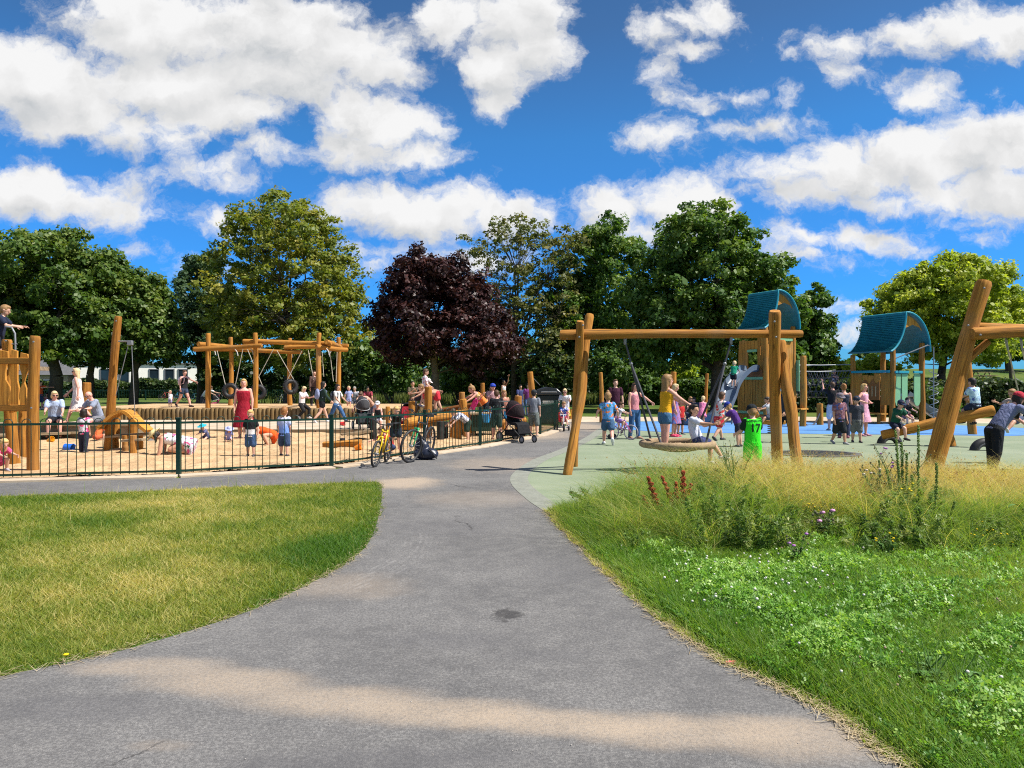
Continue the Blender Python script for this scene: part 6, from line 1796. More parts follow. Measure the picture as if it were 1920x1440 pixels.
person('youth in a cap and grey tee standing inside the fence by the bin', P(1001, 820), 1.42, 168, 'teen', dict(lf=8, rf=-8, la=5, ra=5, hp=6, lb=12), 'fair', ('short', 'dark'), ('tshirt', (.22, .24, .28)), ('long_shorts', (.13, .15, .14)), (.2, .15, .12), ('cap', (.03, .035, .04)))
person('man bare armed in white raising an arm by the far picnic table', GD(944, 43), 1.8, 60, 'adult', dict(ls=150, lb=10, le=20), 'brown', ('short', 'dark'), ('tank', (.62, .62, .64)), ('trousers', (.1, .1, .12)))
person('woman in pink and white sitting at the far picnic table', GD(920, 44.6, .5), 1.66, -10, 'adult', SIT, 'tan', ('bob', 'dark'), ('tshirt', (.62, .36, .40)), ('trousers', (.05, .05, .1)), seat=1)
person('person in dark blue walking in the shade near the black bin', GD(975, 38), 1.6, 30, 'adult', WALK, 'tan', ('short', 'dark'), ('tshirt', (.05, .06, .16)), ('trousers', (.06, .08, .16)))
person('person in a purple tee walking in the shade near the black bin', GD(990, 37), 1.65, 20, 'adult', WALK2, 'fair', ('short', 'brown'), ('tshirt', (.24, .05, .22)), ('trousers', (.08, .14, .28)))
person('man in an orange tee on the lawn behind the climbing frame', GD(76, 47), 1.78, 84, 'adult', dict(ls=80, rs=70, le=10, re=30), 'pink', ('short', 'dark'), ('tshirt', (.72, .10, .03)), ('long_shorts', (.05, .07, .16)), (.5, .5, .5))
person('woman in a pink top sitting on the lawn behind the climbing frame', GD(88, 48), 1.6, 30, 'adult', SITF, 'pink', ('bob', 'dark'), ('strap', (.65, .18, .20)), ('shorts', (.5, .25, .3)), None)

# --- along the path by the fence end
person('fair haired woman in a white tee and yellow skirt sitting at the fence end', GD(1060, 29.2, .48), 1.62, -10, 'adult', dict(SIT, ls=46, le=60), 'pink', ('bun', 'fair'), ('tshirt', (.64, .66, .70)), ('skirt', (.66, .52, .04)), (.5, .5, .5), None, True, 1.05, seat=1)
person('girl in a bright patterned tee and denim shorts walking away across the green', P(1140, 834), 1.42, 176, 'child', dict(WALK, rk=40, lb=34, rb=30, le=70, re=66, ls=-8, rs=-4), 'pink', ('top_bun', 'light'), ('tshirt', (.10, .30, .62), 'floral', (.78, .22, .04)), ('shorts', (.05, .11, .21)), (.6, .6, .62))
person('man in a dark red tee standing before the trees', GD(1154, 26), 1.75, 8, 'adult', dict(lb=12, rb=12), 'fair', ('short', 'brown'), ('tshirt', (.055, .014, .032)), ('long_shorts', (.02, .02, .025)), (.1, .1, .1))
person('woman in a pink top and blue jeans holding out an arm', P(1190, 823), 1.62, 30, 'adult', dict(ls=56, lb=22, le=6, rb=8, lf=4, rf=-4), 'pink', ('mid', 'brown'), ('tank', (.66, .26, .31)), ('trousers', (.045, .12, .28)), (.35, .2, .14))
person('small girl in white sitting on the purple bicycle', P(1158, 820), .98, 66, 'small', dict(SIT, ls=60, rs=60, le=14, re=14, lk=60, rk=90, lf=70, rf=80), 'fair', ('short', 'brown'), ('tshirt', (.62, .62, .66)), ('shorts', (.26, .16, .42)), (.5, .4, .5), z=.52)
person('girl in a yellow top and denim shorts standing in the basket swing', V(bc.x - .24, bc.y - .05, bc.z - .10), 1.36, 108, 'child', dict(ls=58, rs=52, le=6, re=8, lean=8, bend=-6, lf=6, rf=-2, lk=6), 'pink', ('long', 'light'), ('tank', (.80, .40, .015)), ('hot', (.06, .15, .28)), None, vox=.011)
person('boy in white lounging in the basket swing with one leg out', V(bc.x + .34, bc.y - .18, bc.z - .02), 1.22, 62, 'child', dict(lf=74, rf=66, lk=40, rk=66, lean=-24, bend=24, ls=52, rs=70, le=50, re=20, la=10, ra=6, hy=-20), 'tan', ('short', 'dark'), ('tshirt', (.60, .62, .74)), ('shorts', (.04, .05, .13)), (.55, .56, .6), seat=1, vox=.011)
person('fair haired woman in a pink and blue striped dress by the slide foot', GD(1265, 22.6), 1.6, 70, 'adult', dict(lb=14, rb=12, hp=14), 'pink', ('mid', 'fair'), ('dress', (.45, .14, .24), 'stripe', (.12, .16, .45)), ('hem', .24), (.62, .04, .12))
person('small boy in a red tee and navy shorts near the slide foot', GD(1276, 23.6), 1.12, 30, 'small', STAND, 'tan', ('short', 'dark'), ('tshirt', (.50, .03, .03)), ('shorts', (.02, .025, .05)), (.1, .1, .12))
person('person in dark blue sitting on the far grass nearer the slim post', GD(1304, 33), 1.6, -30, 'adult', SITF, 'fair', ('bob', 'dark'), ('tshirt', (.04, .05, .09)), ('trousers', (.05, .06, .1)), (.1, .1, .1))
person('person with light brown hair sitting on the far grass', GD(1289, 33.6), 1.6, 20, 'adult', SITF, 'fair', ('mid', 'light'), ('tshirt', (.10, .08, .08)), ('trousers', (.05, .06, .1)), (.1, .1, .1))
person('little fair haired girl in a pink frilled dress climbing at the slide', GD(1316, 24.2, .28), .95, 150, 'small', dict(lean=20, ls=60, rs=60), 'pink', ('short', 'fair'), ('dress', (.72, .22, .42)), ('hem', .16), None)
person('boy in a white and red tee with red shorts by the slide', P(1348, 826), 1.42, 120, 'child', dict(WALK, lean=10, ls=50, rs=44), 'fair', ('short', 'brown'), ('tshirt', (.62, .58, .60), 'floral', (.62, .06, .05)), ('shorts', (.50, .03, .05)), (.04, .04, .05))
person('boy in a green tee and black shorts climbing up the slide', SL[15] + V(.02, -.02, .02), 1.05, 148, 'small', dict(lean=20, ls=64, rs=50, le=20, lf=24, lk=40), 'fair', ('short', 'fair'), ('tshirt', (.01, .26, .14)), ('shorts', (.015, .015, .02)), None)
person('girl in a purple tee and blue cap leaning forwards by the swing post', P(1385, 838), 1.2, -118, 'child', dict(lean=22, bend=8, ls=44, rs=30, hp=8), 'fair', ('long', 'light'), ('tshirt', (.085, .03, .20)), ('shorts', (.03, .03, .05)), (.1, .1, .1), ('cap', (.02, .04, .26)))
person('boy in a bright green football shirt and black cap seen from behind', P(1411, 896), 1.24, 190, 'child', dict(lf=4, rf=-4, ls=26, rs=24, le=46, re=46, hp=16, lb=14, rb=14, hy=-14), 'fair', ('short', 'light'), ('tshirt', (.035, .72, .02), 'jersey', (.008, .03, .014)), ('long_shorts', (.035, .70, .02)), (.03, .03, .03), ('cap', (.012, .016, .02)), vox=.010, fat=1.08, text=([('GARNACHO', .05, .975, 1), ('17', .20, .85, 1)], (.006, .03, .012)))
person('child with black hair in a white tee riding a springer behind the swing posts', GD(1445, 24.0, .45), 1.2, -86, 'child', dict(SIT, ls=58, rs=52, le=20, lk=50, rk=40, lean=6), 'tan', ('short', 'dark'), ('tshirt', (.60, .62, .68)), ('shorts', (.05, .06, .09)), None, seat=1)
person('woman in dark blue standing behind the swing posts', P(1472, 830), 1.62, -60, 'adult', WALK2, 'tan', ('mid', 'dark'), ('long', (.03, .04, .06)), ('trousers', (.012, .014, .02)), (.16, .06, .05))
person('boy in a faded maroon tee and black shorts walking towards the path', P(1574, 833), 1.36, 8, 'child', dict(lf=14, rf=-10, lk=6, rk=22, hp=16, lb=10, rb=10), 'tan', ('short', 'brown'), ('tshirt', (.17, .075, .10), 'print', (.30, .16, .18)), ('long_shorts', (.018, .022, .026)), (.3, .3, .3), ('cap', (.16, .14, .17)))
person('boy in a dark grey tee and navy cap walking beside the boy in maroon', P(1606, 830), 1.26, -12, 'child', dict(lf=8, rf=-6, hy=-30, hp=10), 'fair', ('short', 'brown'), ('tshirt', (.055, .06, .08)), ('long_shorts', (.16, .17, .17)), (.04, .04, .04), ('backcap', (.03, .04, .07)))
person('man in a black tee with white shorts watching the net bridge', GD(1561, 25.5), 1.66, 176, 'adult', dict(ls=100, le=60, rb=10), 'pink', ('short', 'brown'), ('tshirt', (.014, .014, .017)), ('long_shorts', (.52, .56, .66)), (.2, .2, .2))
person('woman with a hair bun and dark vest standing behind the two walking boys', GD(1582, 22.0), 1.6, 160, 'adult', STAND, 'pink', ('bun', 'ginger'), ('tank', (.03, .04, .07)), ('trousers', (.04, .05, .10)), (.3, .1, .15))
person('blond woman in a pale pink sundress with her hands on her hips', P(1620, 818), 1.6, 40, 'adult', dict(lb=42, rb=44, le=80, re=80, ls=-14, rs=-14, lw=-40, rw=-40), 'pink', ('bob', 'blond'), ('dress', (.72, .36, .50)), ('hem', .22), (.4, .2, .25))
person('child in a black and white top crossing the net bridge', (C1.lerp(A2, .84) + cy * .5 + V(0, 0, 1.08)), 1.14, 20, 'child', dict(ls=20, rs=70, rb=20), 'pink', ('short', 'fair'), ('tshirt', (.05, .05, .06), 'spot', (.6, .5, .6)), ('trousers', (.015, .015, .02)), (.05, .05, .05))
person('boy in a dark green tee and cap sitting on the low end of the see-saw', PD(1678, 806, 19.5) + V(0, 0, .06), 1.22, 14, 'child', dict(SIT, lf=66, rf=58, lk=62, rk=60, ls=34, rs=34, le=36, re=36, lean=16), 'fair', ('short', 'brown'), ('tshirt', (.012, .085, .05)), ('shorts', (.018, .022, .045)), (.03, .03, .035), ('cap', (.02, .03, .07)), seat=1)
person('boy in a light blue printed tee sitting on the raised end of the see-saw', PD(1829, 774, 18.85) + V(0, 0, .08), 1.3, 196, 'child', dict(SIT, lf=60, rf=52, lk=70, rk=60, lean=4, la=18, ra=14), 'tan', ('short', 'dark'), ('tshirt', (.46, .62, .72), 'print', (.30, .46, .62)), ('shorts', (.02, .028, .055)), (.016, .016, .02), seat=1)
person('child in black sitting in the shade under the second tower', GD(1697, 28.4, .30), 1.3, 10, 'child', SIT, 'fair', ('short', 'dark'), ('tshirt', (.012, .012, .014)), ('shorts', (.30, .10, .12)), (.1, .1, .1), seat=1)
person('woman in a red cap, grey purple top and black leggings bending forwards', P(1864, 893), 1.62, 96, 'adult', dict(lean=36, bend=8, ls=52, rs=58, le=6, re=4, lf=8, rf=-8, lk=6, rk=10, la=8, ra=8, hp=6), 'pink', ('long', 'dark'), ('tshirt', (.15, .17, .29)), ('trousers', (.010, .012, .016)), (.62, .62, .64), ('cap', (.48, .035, .06)), vox=.013)
person('fair haired child swinging behind the woman in the red cap', PD(1906, 792, 15.0), 1.1, -70, 'child', dict(SIT, lf=70, lk=20, rf=66, rk=24, ls=60, rs=66, le=40, re=40), 'tan', ('short', 'light'), ('tshirt', (.5, .42, .36)), ('shorts', (.1, .12, .2)), (.5, .5, .5), seat=1)
# ------------------------------------------------------------------ bicycles, pushchairs, toys
def bike(label, pos, yaw, fr, s=1.0, lean=0.0, fork=None, wheel_r=.33, steer=0.0, tyre=None, kid=False, group=None, basket=None, cat='bicycle'):
    """front wheel towards -y in its own frame"""
    root = empty('bicycle', pos, R(yaw), label, cat, group)
    root.rotation_euler = (0, R(lean), R(yaw))
    fm = plain('frame_paint', fr, .3, .08, 6, 0, .5, 0); km = plain('fork_paint', fork or fr, .3, .08, 6, 0, .5, 0)
    r = wheel_r * s; wb = 1.04 * s if not kid else .80 * s
    yf, yr = -wb * .56, wb * .44
    S_ = lambda x, y, z: V(x * s, y, z * s)

    def b(mb, n, mats, par=root): return mb.build(n, mats, par, world=False, sharp=None)
    hz = r
    seat_t = V(0, yr - .28 * s, .80 * s + (r - .33 * s)); head_t = V(0, yf + .26 * s, .84 * s + (r - .33 * s)); head_b = V(0, yf + .20 * s, .68 * s + (r - .33 * s)); bbk = V(0, yr - .42 * s, .30 * s + (r - .33 * s) * .8)
    st = Matrix.Rotation(R(steer), 3, 'Z')
    for nm, y in (('wheel', yf), ('wheel', yr)):
        ctr = V(0, y, hz); rot = st if y == yf else Matrix.Identity(3)
        w = MB(); w.tube([ctr + rot @ V(0, cos(q) * r * .90, sin(q) * r * .90) for q in [2 * pi * k / 32 for k in range(32)]], .012 * s, 6, closed=True)
        for k in range(20):
            q = 2 * pi * k / 20; w.tube([ctr + rot @ V((.03 if k % 2 else -.03) * s, 0, 0), ctr + rot @ V(0, cos(q) * r * .9, sin(q) * r * .9)], .0022 * s + .0006, 3, caps=False)
        w.tube([ctr + rot @ V(-.05 * s, 0, 0), ctr + rot @ V(.05 * s, 0, 0)], .022 * s, 8)
        wo_ = b(w, 'wheel', STEEL)
        t = MB(); t.tube([ctr + rot @ V(0, cos(q) * (r - .022 * s), sin(q) * (r - .022 * s)) for q in [2 * pi * k / 36 for k in range(36)]], .026 * s, 8, closed=True); b(t, 'tyre', tyre or BLACK, wo_)
    m = MB()
    for a, c, q in ((bbk, seat_t, .017), (seat_t - V(0, 0, .06 * s), head_t - V(0, .01, .03), .017), (bbk, head_b, .020), (head_b, head_t, .019)): m.tube([a, c], q * s, 8)
    for x in (-.045, .045):
        m.tube([bbk + V(x * .4 * s, 0, 0), V(x * s, yr, hz)], .010 * s, 6); m.tube([seat_t - V(0, 0, .06 * s), V(x * s, yr, hz)], .009 * s, 6)
    b(m, 'frame', fm)
    m = MB()
    for x in (-.05, .05): m.tube([head_b + V(x * .6 * s, 0, 0), head_b.lerp(V(0, yf, hz), .2) + rl_(st, x * s), V(0, yf, hz) + st @ V(x * s, 0, 0)], .015 * s, 7)
    m.tube([head_b + V(-.06 * s, 0, 0), head_b + V(.06 * s, 0, 0)], .02 * s, 7)
    b(m, 'fork', km)
    m = MB(); ht = head_t + V(0, -.01, .10 * s)
    m.tube([head_t, ht], .014 * s, 7); m.tube([ht + st @ V(x * s, y * s, z * s) for x, y, z in ((-.32, .08, .08), (-.22, .02, .07), (-.08, -.03, .01), (.08, -.03, .01), (.22, .02, .07), (.32, .08, .08))], .012 * s, 7)
    h = b(m, 'handlebar', plain('black_metal', (.03, .03, .032), .4))
    for x in (-.30, .30):
        m = MB(); m.cap(ht + st @ V((x - .05) * s, .08 * s, .08 * s), ht + st @ V((x + .05) * s, .08 * s, .08 * s), .018 * s, .018 * s, 7); b(m, 'grip', km if kid else BLACK, h)
    m = MB(); sp_ = seat_t + V(0, .04 * s, .10 * s); m.tube([seat_t, sp_], .013 * s, 7); b(m, 'seat_post', STEEL)
    m = MB(); m.prism([(-.06 * s, .13 * s), (.06 * s, .13 * s), (.075 * s, .08 * s), (.03 * s, -.02 * s), (.018 * s, -.14 * s), (-.018 * s, -.14 * s), (-.03 * s, -.02 * s), (-.075 * s, .08 * s)], .045 * s, sp_ + V(0, 0, .02 * s), V(1, 0, 0), V(0, 1, 0)); b(m, 'saddle', km if kid else BLACK)
    m = MB(); m.tube([bbk + V(-.09 * s, 0, 0), bbk + V(.09 * s, 0, 0)], .018 * s, 7); m.tube([bbk + V(.055 * s + .09 * s * cos(q) * 0, cos(q) * .085 * s, sin(q) * .085 * s) for q in [2 * pi * k / 18 for k in range(18)]], .009 * s, 5, closed=True)
    for sg in (-1, 1): m.tube([bbk + V(sg * .09 * s, 0, 0), bbk + V(sg * .09 * s, sg * .11 * s, -sg * .12 * s)], .010 * s, 6)
    c_ = b(m, 'crank', plain('black_metal', (.03, .03, .032), .4))
    for sg in (-1, 1):
        m = MB(); m.box(bbk + V(sg * .135 * s, sg * .11 * s, -sg * .12 * s), (.09 * s, .07 * s, .022 * s)); b(m, 'pedal', BLACK, c_)
    if basket:
        m = MB(); m.box(ht + V(0, -.16 * s, -.02 * s), (.26 * s, .2 * s, .17 * s)); b(m, 'basket', cloth(basket))
    if kid:
        for x in (-.16, .16):
            m = MB(); m.lathe([(.075, -.012), (.08, 0), (.075, .012)], V(x, yr, .08), Matrix.Rotation(R(90), 3, 'Y'), 14); m.tube([V(x, yr, .08), V(x * .5, yr, .16), V(x * .3, yr, hz)], .008, 5); b(m, 'stabiliser', BLACK)
    return root


def rl_(st, x): return st @ V(x, 0, 0)


bike('small yellow bicycle propped against the green railing', V(-2.60, 14.85, 0), -4, (.80, .50, .01), .90, 8, (.82, .52, .01), .29, -6, group='bicycles against the railing')
bike('green and black mountain bicycle propped against the railing beside a dark bag', V(-1.95, 15.72, 0), -14, (.02, .022, .024), 1.0, 8, (.03, .42, .15), .345, -16, group='bicycles against the railing')
bike('small purple bicycle with stabilisers on the green surface', P(1163, 824), 62, (.30, .10, .42), .72, 0, (.55, .12, .35), .30, 0, plain('pale_tyre', (.30, .28, .34), .7), True)
for k, (u, d, yw, c_, lab) in enumerate(((335, 70, 80, (.03, .25, .42), 'blue bicycle beyond the far railing, next to the hedge'), (312, 72, 96, (.45, .05, .05), 'red bicycle beyond the far railing, near the cream building'), (366, 66, 84, (.10, .4, .5), 'turquoise bicycle standing on the lawn behind the woman with the backpack'), (532, 58, 88, (.4, .42, .44), 'grey bicycle on the lawn behind the hanging tyres'))):
    bike(lab, GD(u, d), yw, c_, 1.0, 4, group='bicycles on the far lawn')

bgm = plain('shiny_navy_bag', (.012, .016, .035), .35, .2, 14, 0, .5, .6)
mb = MB(); q = P(797, 862)
g = np.random.default_rng(3)
for k in range(9):
    mb.ell(q + V(g.uniform(-.2, .2), g.uniform(-.10, .06), .10 + .05 * g.random()), (g.uniform(.06, .10), g.uniform(.06, .09), g.uniform(.05, .08)), Matrix.Rotation(g.uniform(-.6, .6), 3, 'Y'), 10, 8)
mb.ell(q + V(.02, 0, .13), (.27, .15, .13), None, 16, 10); mb.ell(q + V(-.06, .02, .24), (.16, .12, .20), Matrix.Rotation(-.3, 3, 'Y'), 14, 10); mb.ell(q + V(-.12, .02, .40), (.08, .07, .10), None, 10, 8)
m2 = mb.remesh(.014); e = empty('rucksack', q, 0, 'slumped shiny navy rucksack on the path beside the green bicycle', 'rucksack')
m2.build('bag', bgm, e)
mb = MB(); mb.tube([q + V(-.1, -.06, .44), q + V(-.06, -.1, .50), q + V(0, -.08, .44)], .012, 6); mb.tube([q + V(.1, -.12, .25), q + V(.2, -.16, .12), q + V(.26, -.12, .04)], .014, 6); mb.tube([q + V(-.02, -.12, .32), q + V(-.06, -.17, .18), q + V(-.02, -.13, .06)], .014, 6); mb.build('strap', BLACK, e)


def pram(label, pos, yaw, hoodc, seatc, s=1.0, group='pushchairs', name='pushchair', trim=(.6, .6, .62)):
    root = empty(name, pos, R(yaw), label, 'pushchair', group)

    def b(mb, n, mt, par=root, sharp=None): return mb.build(n, mt, par, world=False, sharp=sharp)
    fm = plain('pram_frame', (.02, .02, .022), .4); hm = cloth(hoodc); sm_ = cloth(seatc)
    m = MB()
    for x in (-.25, .25):
        x *= s
        m.tube([V(x, .42 * s, 1.0 * s), V(x, .30 * s, .72 * s), V(x, .05 * s, .48 * s), V(x * .9, -.42 * s, .14 * s)], .016 * s, 7); m.tube([V(x, .05 * s, .48 * s), V(x, .40 * s, .16 * s)], .015 * s, 7)
    m.tube([V(-.25 * s, .42 * s, 1.0 * s), V(-.25 * s, .47 * s, 1.05 * s), V(.25 * s, .47 * s, 1.05 * s), V(.25 * s, .42 * s, 1.0 * s)], .02 * s, 8)
    m.tube([V(-.25 * s, .4 * s, .16 * s), V(.25 * s, .4 * s, .16 * s)], .013 * s, 6)
    b(m, 'frame', fm)
    for x in (-.27, .27):
        for y, r in ((.40, .14), (-.42, .10)):
            m = MB(); m.tube([V(x * s * (1 if y > 0 else .8), y * s + cos(q) * r * s * .85, r * s + sin(q) * r * s * .85) for q in [2 * pi * k / 20 for k in range(20)]], r * s * .17, 7, closed=True); w = b(m, 'wheel', BLACK)
            m = MB(); m.lathe([(.01, -.02), (r * .62, -.016), (r * .66, 0), (r * .62, .016), (.01, .02)], V(x * s * (1 if y > 0 else .8), y * s, r * s), Matrix.Rotation(R(90), 3, 'Y') @ Matrix.Scale(s, 3), 16); b(m, 'hub', plain('grey_hub', (.28, .28, .3), .5), w)
    m = MB()
    prof = [(.22, .95), (.20, .60), (.16, .46), (-.14, .44), (-.20, .40), (-.26, .22), (-.29, .24), (-.24, .46), (-.16, .52), (.12, .54), (.15, .66), (.17, .95)]
    m.prism([(y * s, z * s) for y, z in prof], .40 * s, V(0, 0, 0), V(0, 1, 0), V(0, 0, 1)); b(m, 'seat', sm_, sharp=40)
    m = MB(); n_ = 7
    for j in range(n_ + 1):
        a = R(8 + 118 * j / n_)
        pass
    rs = []
    secs = []
    for j in range(n_ + 1):
        a = R(-6 + 112 * j / n_); secs.append([V(.23 * s * cos(q), (.20 - .40 * sin(a) * sin(q)) * s + .0, (.72 + .36 * cos(a) * sin(q)) * s) for q in [pi * k / 12 for k in range(13)]])
    b0 = len(m.v)
    for sct in secs: m.v += sct
    for j in range(n_):
        for k in range(12): m.face((b0 + j * 13 + k, b0 + j * 13 + k + 1, b0 + (j + 1) * 13 + k + 1, b0 + (j + 1) * 13 + k))
    h = b(m, 'hood', hm); so_ = h.modifiers.new('thick', 'SOLIDIFY'); so_.thickness = .012
    m = MB(); m.tube(secs[-1], .010 * s, 6); m.tube(secs[3], .008 * s, 6); b(m, 'hood_trim', plain('hood_trim', trim, .5), h)
    m = MB(); m.box((0, .08 * s, .24 * s), (.40 * s, .46 * s, .16 * s)); b(m, 'basket', cloth((.02, .02, .022)), sharp=40).modifiers.new('b', 'BEVEL').width = .03
    return root


pram('black pushchair with a dark red lined hood standing on the path outside the railing', P(970, 829), 40, (.02, .012, .014), (.014, .014, .016), 1.06, trim=(.20, .05, .07))
pram('grey hooded pushchair standing on the sand behind the railing', GD(682, 24.4, .12), 24, (.05, .05, .055), (.03, .035, .04), 1.0, trim=(.55, .56, .58))
pram('dark pushchair with a red cover parked before the log platform', GD(762, 23.4), 200, (.03, .035, .05), (.45, .03, .05), .95)
pram('pushchair with a pink cover beyond the tyre swings', GD(403, 43.6), -60, (.02, .02, .022), (.50, .06, .16), 1.0)
# child's push trike at the end of the fence, with its rider
tk = empty('push_trike', P(1056, 808), 0, 'small push along trike with red and white seat by the fence end', 'trike')
q = P(1056, 808)
for dx, dy, r in ((-.2, .12, .11), (.2, .12, .11), (0, -.32, .13)):
    mb = MB(); mb.tube([q + V(dx, dy + cos(a) * r * .8, r + sin(a) * r * .8) for a in [2 * pi * k / 18 for k in range(18)]], r * .24, 7, closed=True); w = mb.build('wheel', BLACK, tk)
mb = MB(); mb.tube([q + V(0, -.32, .13), q + V(0, -.22, .42), q + V(0, -.14, .56)], .022, 7); mb.tube([q + V(0, -.2, .35), q + V(0, .12, .2)], .025, 7); mb.tube([q + V(-.2, .12, .11), q + V(.2, .12, .11)], .018, 7); mb.tube([q + V(0, .14, .2), q + V(.12, .45, .85), q + V(.12, .48, .92)], .018, 7); mb.tube([q + V(-.14, -.14, .56), q + V(.14, -.14, .56)], .016, 7); mb.build('frame', plain('white_toy_plastic', (.6, .6, .64), .4), tk)
mb = MB(); mb.box(q + V(0, .08, .34), (.3, .28, .06)); mb.box(q + V(0, .22, .48), (.3, .05, .28)); mb.build('seat', plain('red_toy_plastic', (.52, .03, .04), .4), tk, bevel=.015)
person('child in a blue and white tee sitting on the small trike', q + V(0, .07, .37), 1.0, 12, 'small', dict(SIT, lf=74, rf=74, lk=50, rk=64, ls=52, rs=52, le=20, re=20), 'fair', ('short', 'light'), ('tshirt', (.04, .10, .45), 'spot', (.6, .6, .66)), ('shorts', (.3, .04, .06)), (.4, .4, .42), seat=1)

# toys lying about
def bucket(label, u, v, col, s=1.0, tip=0, kind='toy_bucket', z=0.0, d=None):
    q = P(u, v) if d is None else GD(u, d, z); e = empty(kind, q, 0, label, 'bucket', 'sand toys')
    M = Matrix.Rotation(R(tip), 3, 'Y'); m_ = plain('toy_plastic', col, .35, .06, 5, 0, .5, 0)
    mb = MB(); mb.lathe([(.07 * s, 0), (.09 * s, .14 * s), (.10 * s, .17 * s), (.092 * s, .17 * s), (.065 * s, .02 * s)], q + V(0, 0, .09 * s * abs(sin(R(tip)))), M, 16); mb.build('pail', m_, e)
    mb = MB(); c_ = q + V(0, 0, .09 * s * abs(sin(R(tip)))) + M @ V(0, 0, .16 * s); mb.tube([c_ + M @ V(.095 * s * cos(a), 0, .09 * s * sin(a)) for a in [pi * k / 10 for k in range(11)]], .006 * s, 5); mb.build('handle', m_, e)


bucket('blue toy bucket lying on its side on the near sand', 121, 846, (.02, .14, .62), 1.15, 100)
bucket('small yellow toy bucket before the seated woman', 90, 832, (.75, .33, .01), .8, 60)
bucket('orange toy bucket under the balance log', 666, 846, (.80, .24, .01), .8, 70)
bucket('bright blue bucket held at the play table', 912, 0, (.02, .28, .62), 1.4, 0, z=.45, d=22.4)
bucket('bright blue bucket held by the long haired person', 945, 0, (.02, .28, .62), 1.2, 0, z=.5, d=24.0)
bucket('red plate shaped toy bucket on the pale ledge', 638, 0, (.62, .03, .03), .8, 90, z=.12, d=26.5)
bucket('red bucket held by the boy on the log platform', 797, 0, (.60, .02, .04), 1.0, 0, z=1.12, d=23.6)
for k, (u, v, c_, lab) in enumerate(((160, 861, (.72, .52, .03), 'yellow plastic spade lying on the near sand'), (108, 830, (.03, .16, .5), 'blue plastic spade beside the seated woman'))):
    q = P(u, v); mb = MB(); mb.tube([q + V(-.16, 0, .02), q + V(.1, .02, .03)], .011, 6); mb.prism([(-.045, 0), (.045, 0), (.05, .09), (0, .14), (-.05, .09)], .012, q + V(.1, .02, .03), V(0, 1, 0), V(1, 0, .05)); tag(mb.build('toy_spade', plain('toy_plastic', c_, .35, .06, 5, 0, .5, 0)), lab, 'spade', 'sand toys')
# springer under the child in the white tee
sp_ = empty('springer', GD(1445, 24.0, 0), 0, 'low springer rocker behind the swing posts', 'springer')
mb = MB(); mb.tube([GD(1445, 24, 0) + V(cos(k * .6) * .09, sin(k * .6) * .09, .01 + k * .006) for k in range(48)], .016, 6); mb.build('spring', STEEL, sp_)
mb = MB(); mb.prism([(-.5, .30), (.45, .30), (.5, .42), (.2, .42), (.1, .40), (-.3, .42), (-.45, .75), (-.58, .72)], .2, GD(1445, 24, 0), V(1, 0, 0), V(0, 0, 1)); mb.build('body', BOARD, sp_, bevel=.02)
mb = MB(); mb.tube([GD(1445, 24, .62) + V(-.45, -.18, 0), GD(1445, 24, .62) + V(-.45, .18, 0)], .018, 7); mb.build('handle', STEEL, sp_)
# ------------------------------------------------------------------ lawn and wild verge
def inside(px, py, poly):
    poly = np.asarray(poly, float); n = len(poly); c = np.zeros(len(px), bool); j = n - 1
    for i in range(n):
        xi, yi = poly[i]; xj, yj = poly[j]
        if yi != yj:
            c ^= ((yi > py) != (yj > py)) & (px < (xj - xi) * (py - yi) / (yj - yi) + xi)
        j = i
    return c


def edge_dist(px, py, line):
    d = np.full(len(px), 1e9); L = np.asarray(line, float)
    for a, b in zip(L[:-1], L[1:]):
        t = b - a; l2 = (t * t).sum() + 1e-12
        s = np.clip(((px - a[0]) * t[0] + (py - a[1]) * t[1]) / l2, 0, 1)
        d = np.minimum(d, np.hypot(px - a[0] - t[0] * s, py - a[1] - t[1] * s))
    return d


def fbm(x, y, f, seed):
    r = np.random.default_rng(seed); v = 0 * x; a = 1.0
    for o in range(4):
        for k in range(4):
            th = r.uniform(0, 2 * pi); ph = r.uniform(0, 2 * pi)
            v = v + a * .25 * np.sin((x * cos(th) + y * sin(th)) * f * r.uniform(.7, 1.4) + ph)
        f *= 2.0; a *= .6
    return v / 1.4


def field(n, x0, x1, y0, y1, poly, seed, ref=4.5, power=1.3):
    """random spots on the ground, thinning out with distance, kept inside poly and roughly in view"""
    g = np.random.default_rng(seed)
    x = g.uniform(x0, x1, n); y = g.uniform(y0, y1, n)
    k = (g.random(n) < np.minimum(1, (ref / np.maximum(y, .5)) ** power)) & (np.abs(x) < y * .78 + .9)
    x, y = x[k], y[k]; k = inside(x, y, poly)
    return x[k], y[k], g


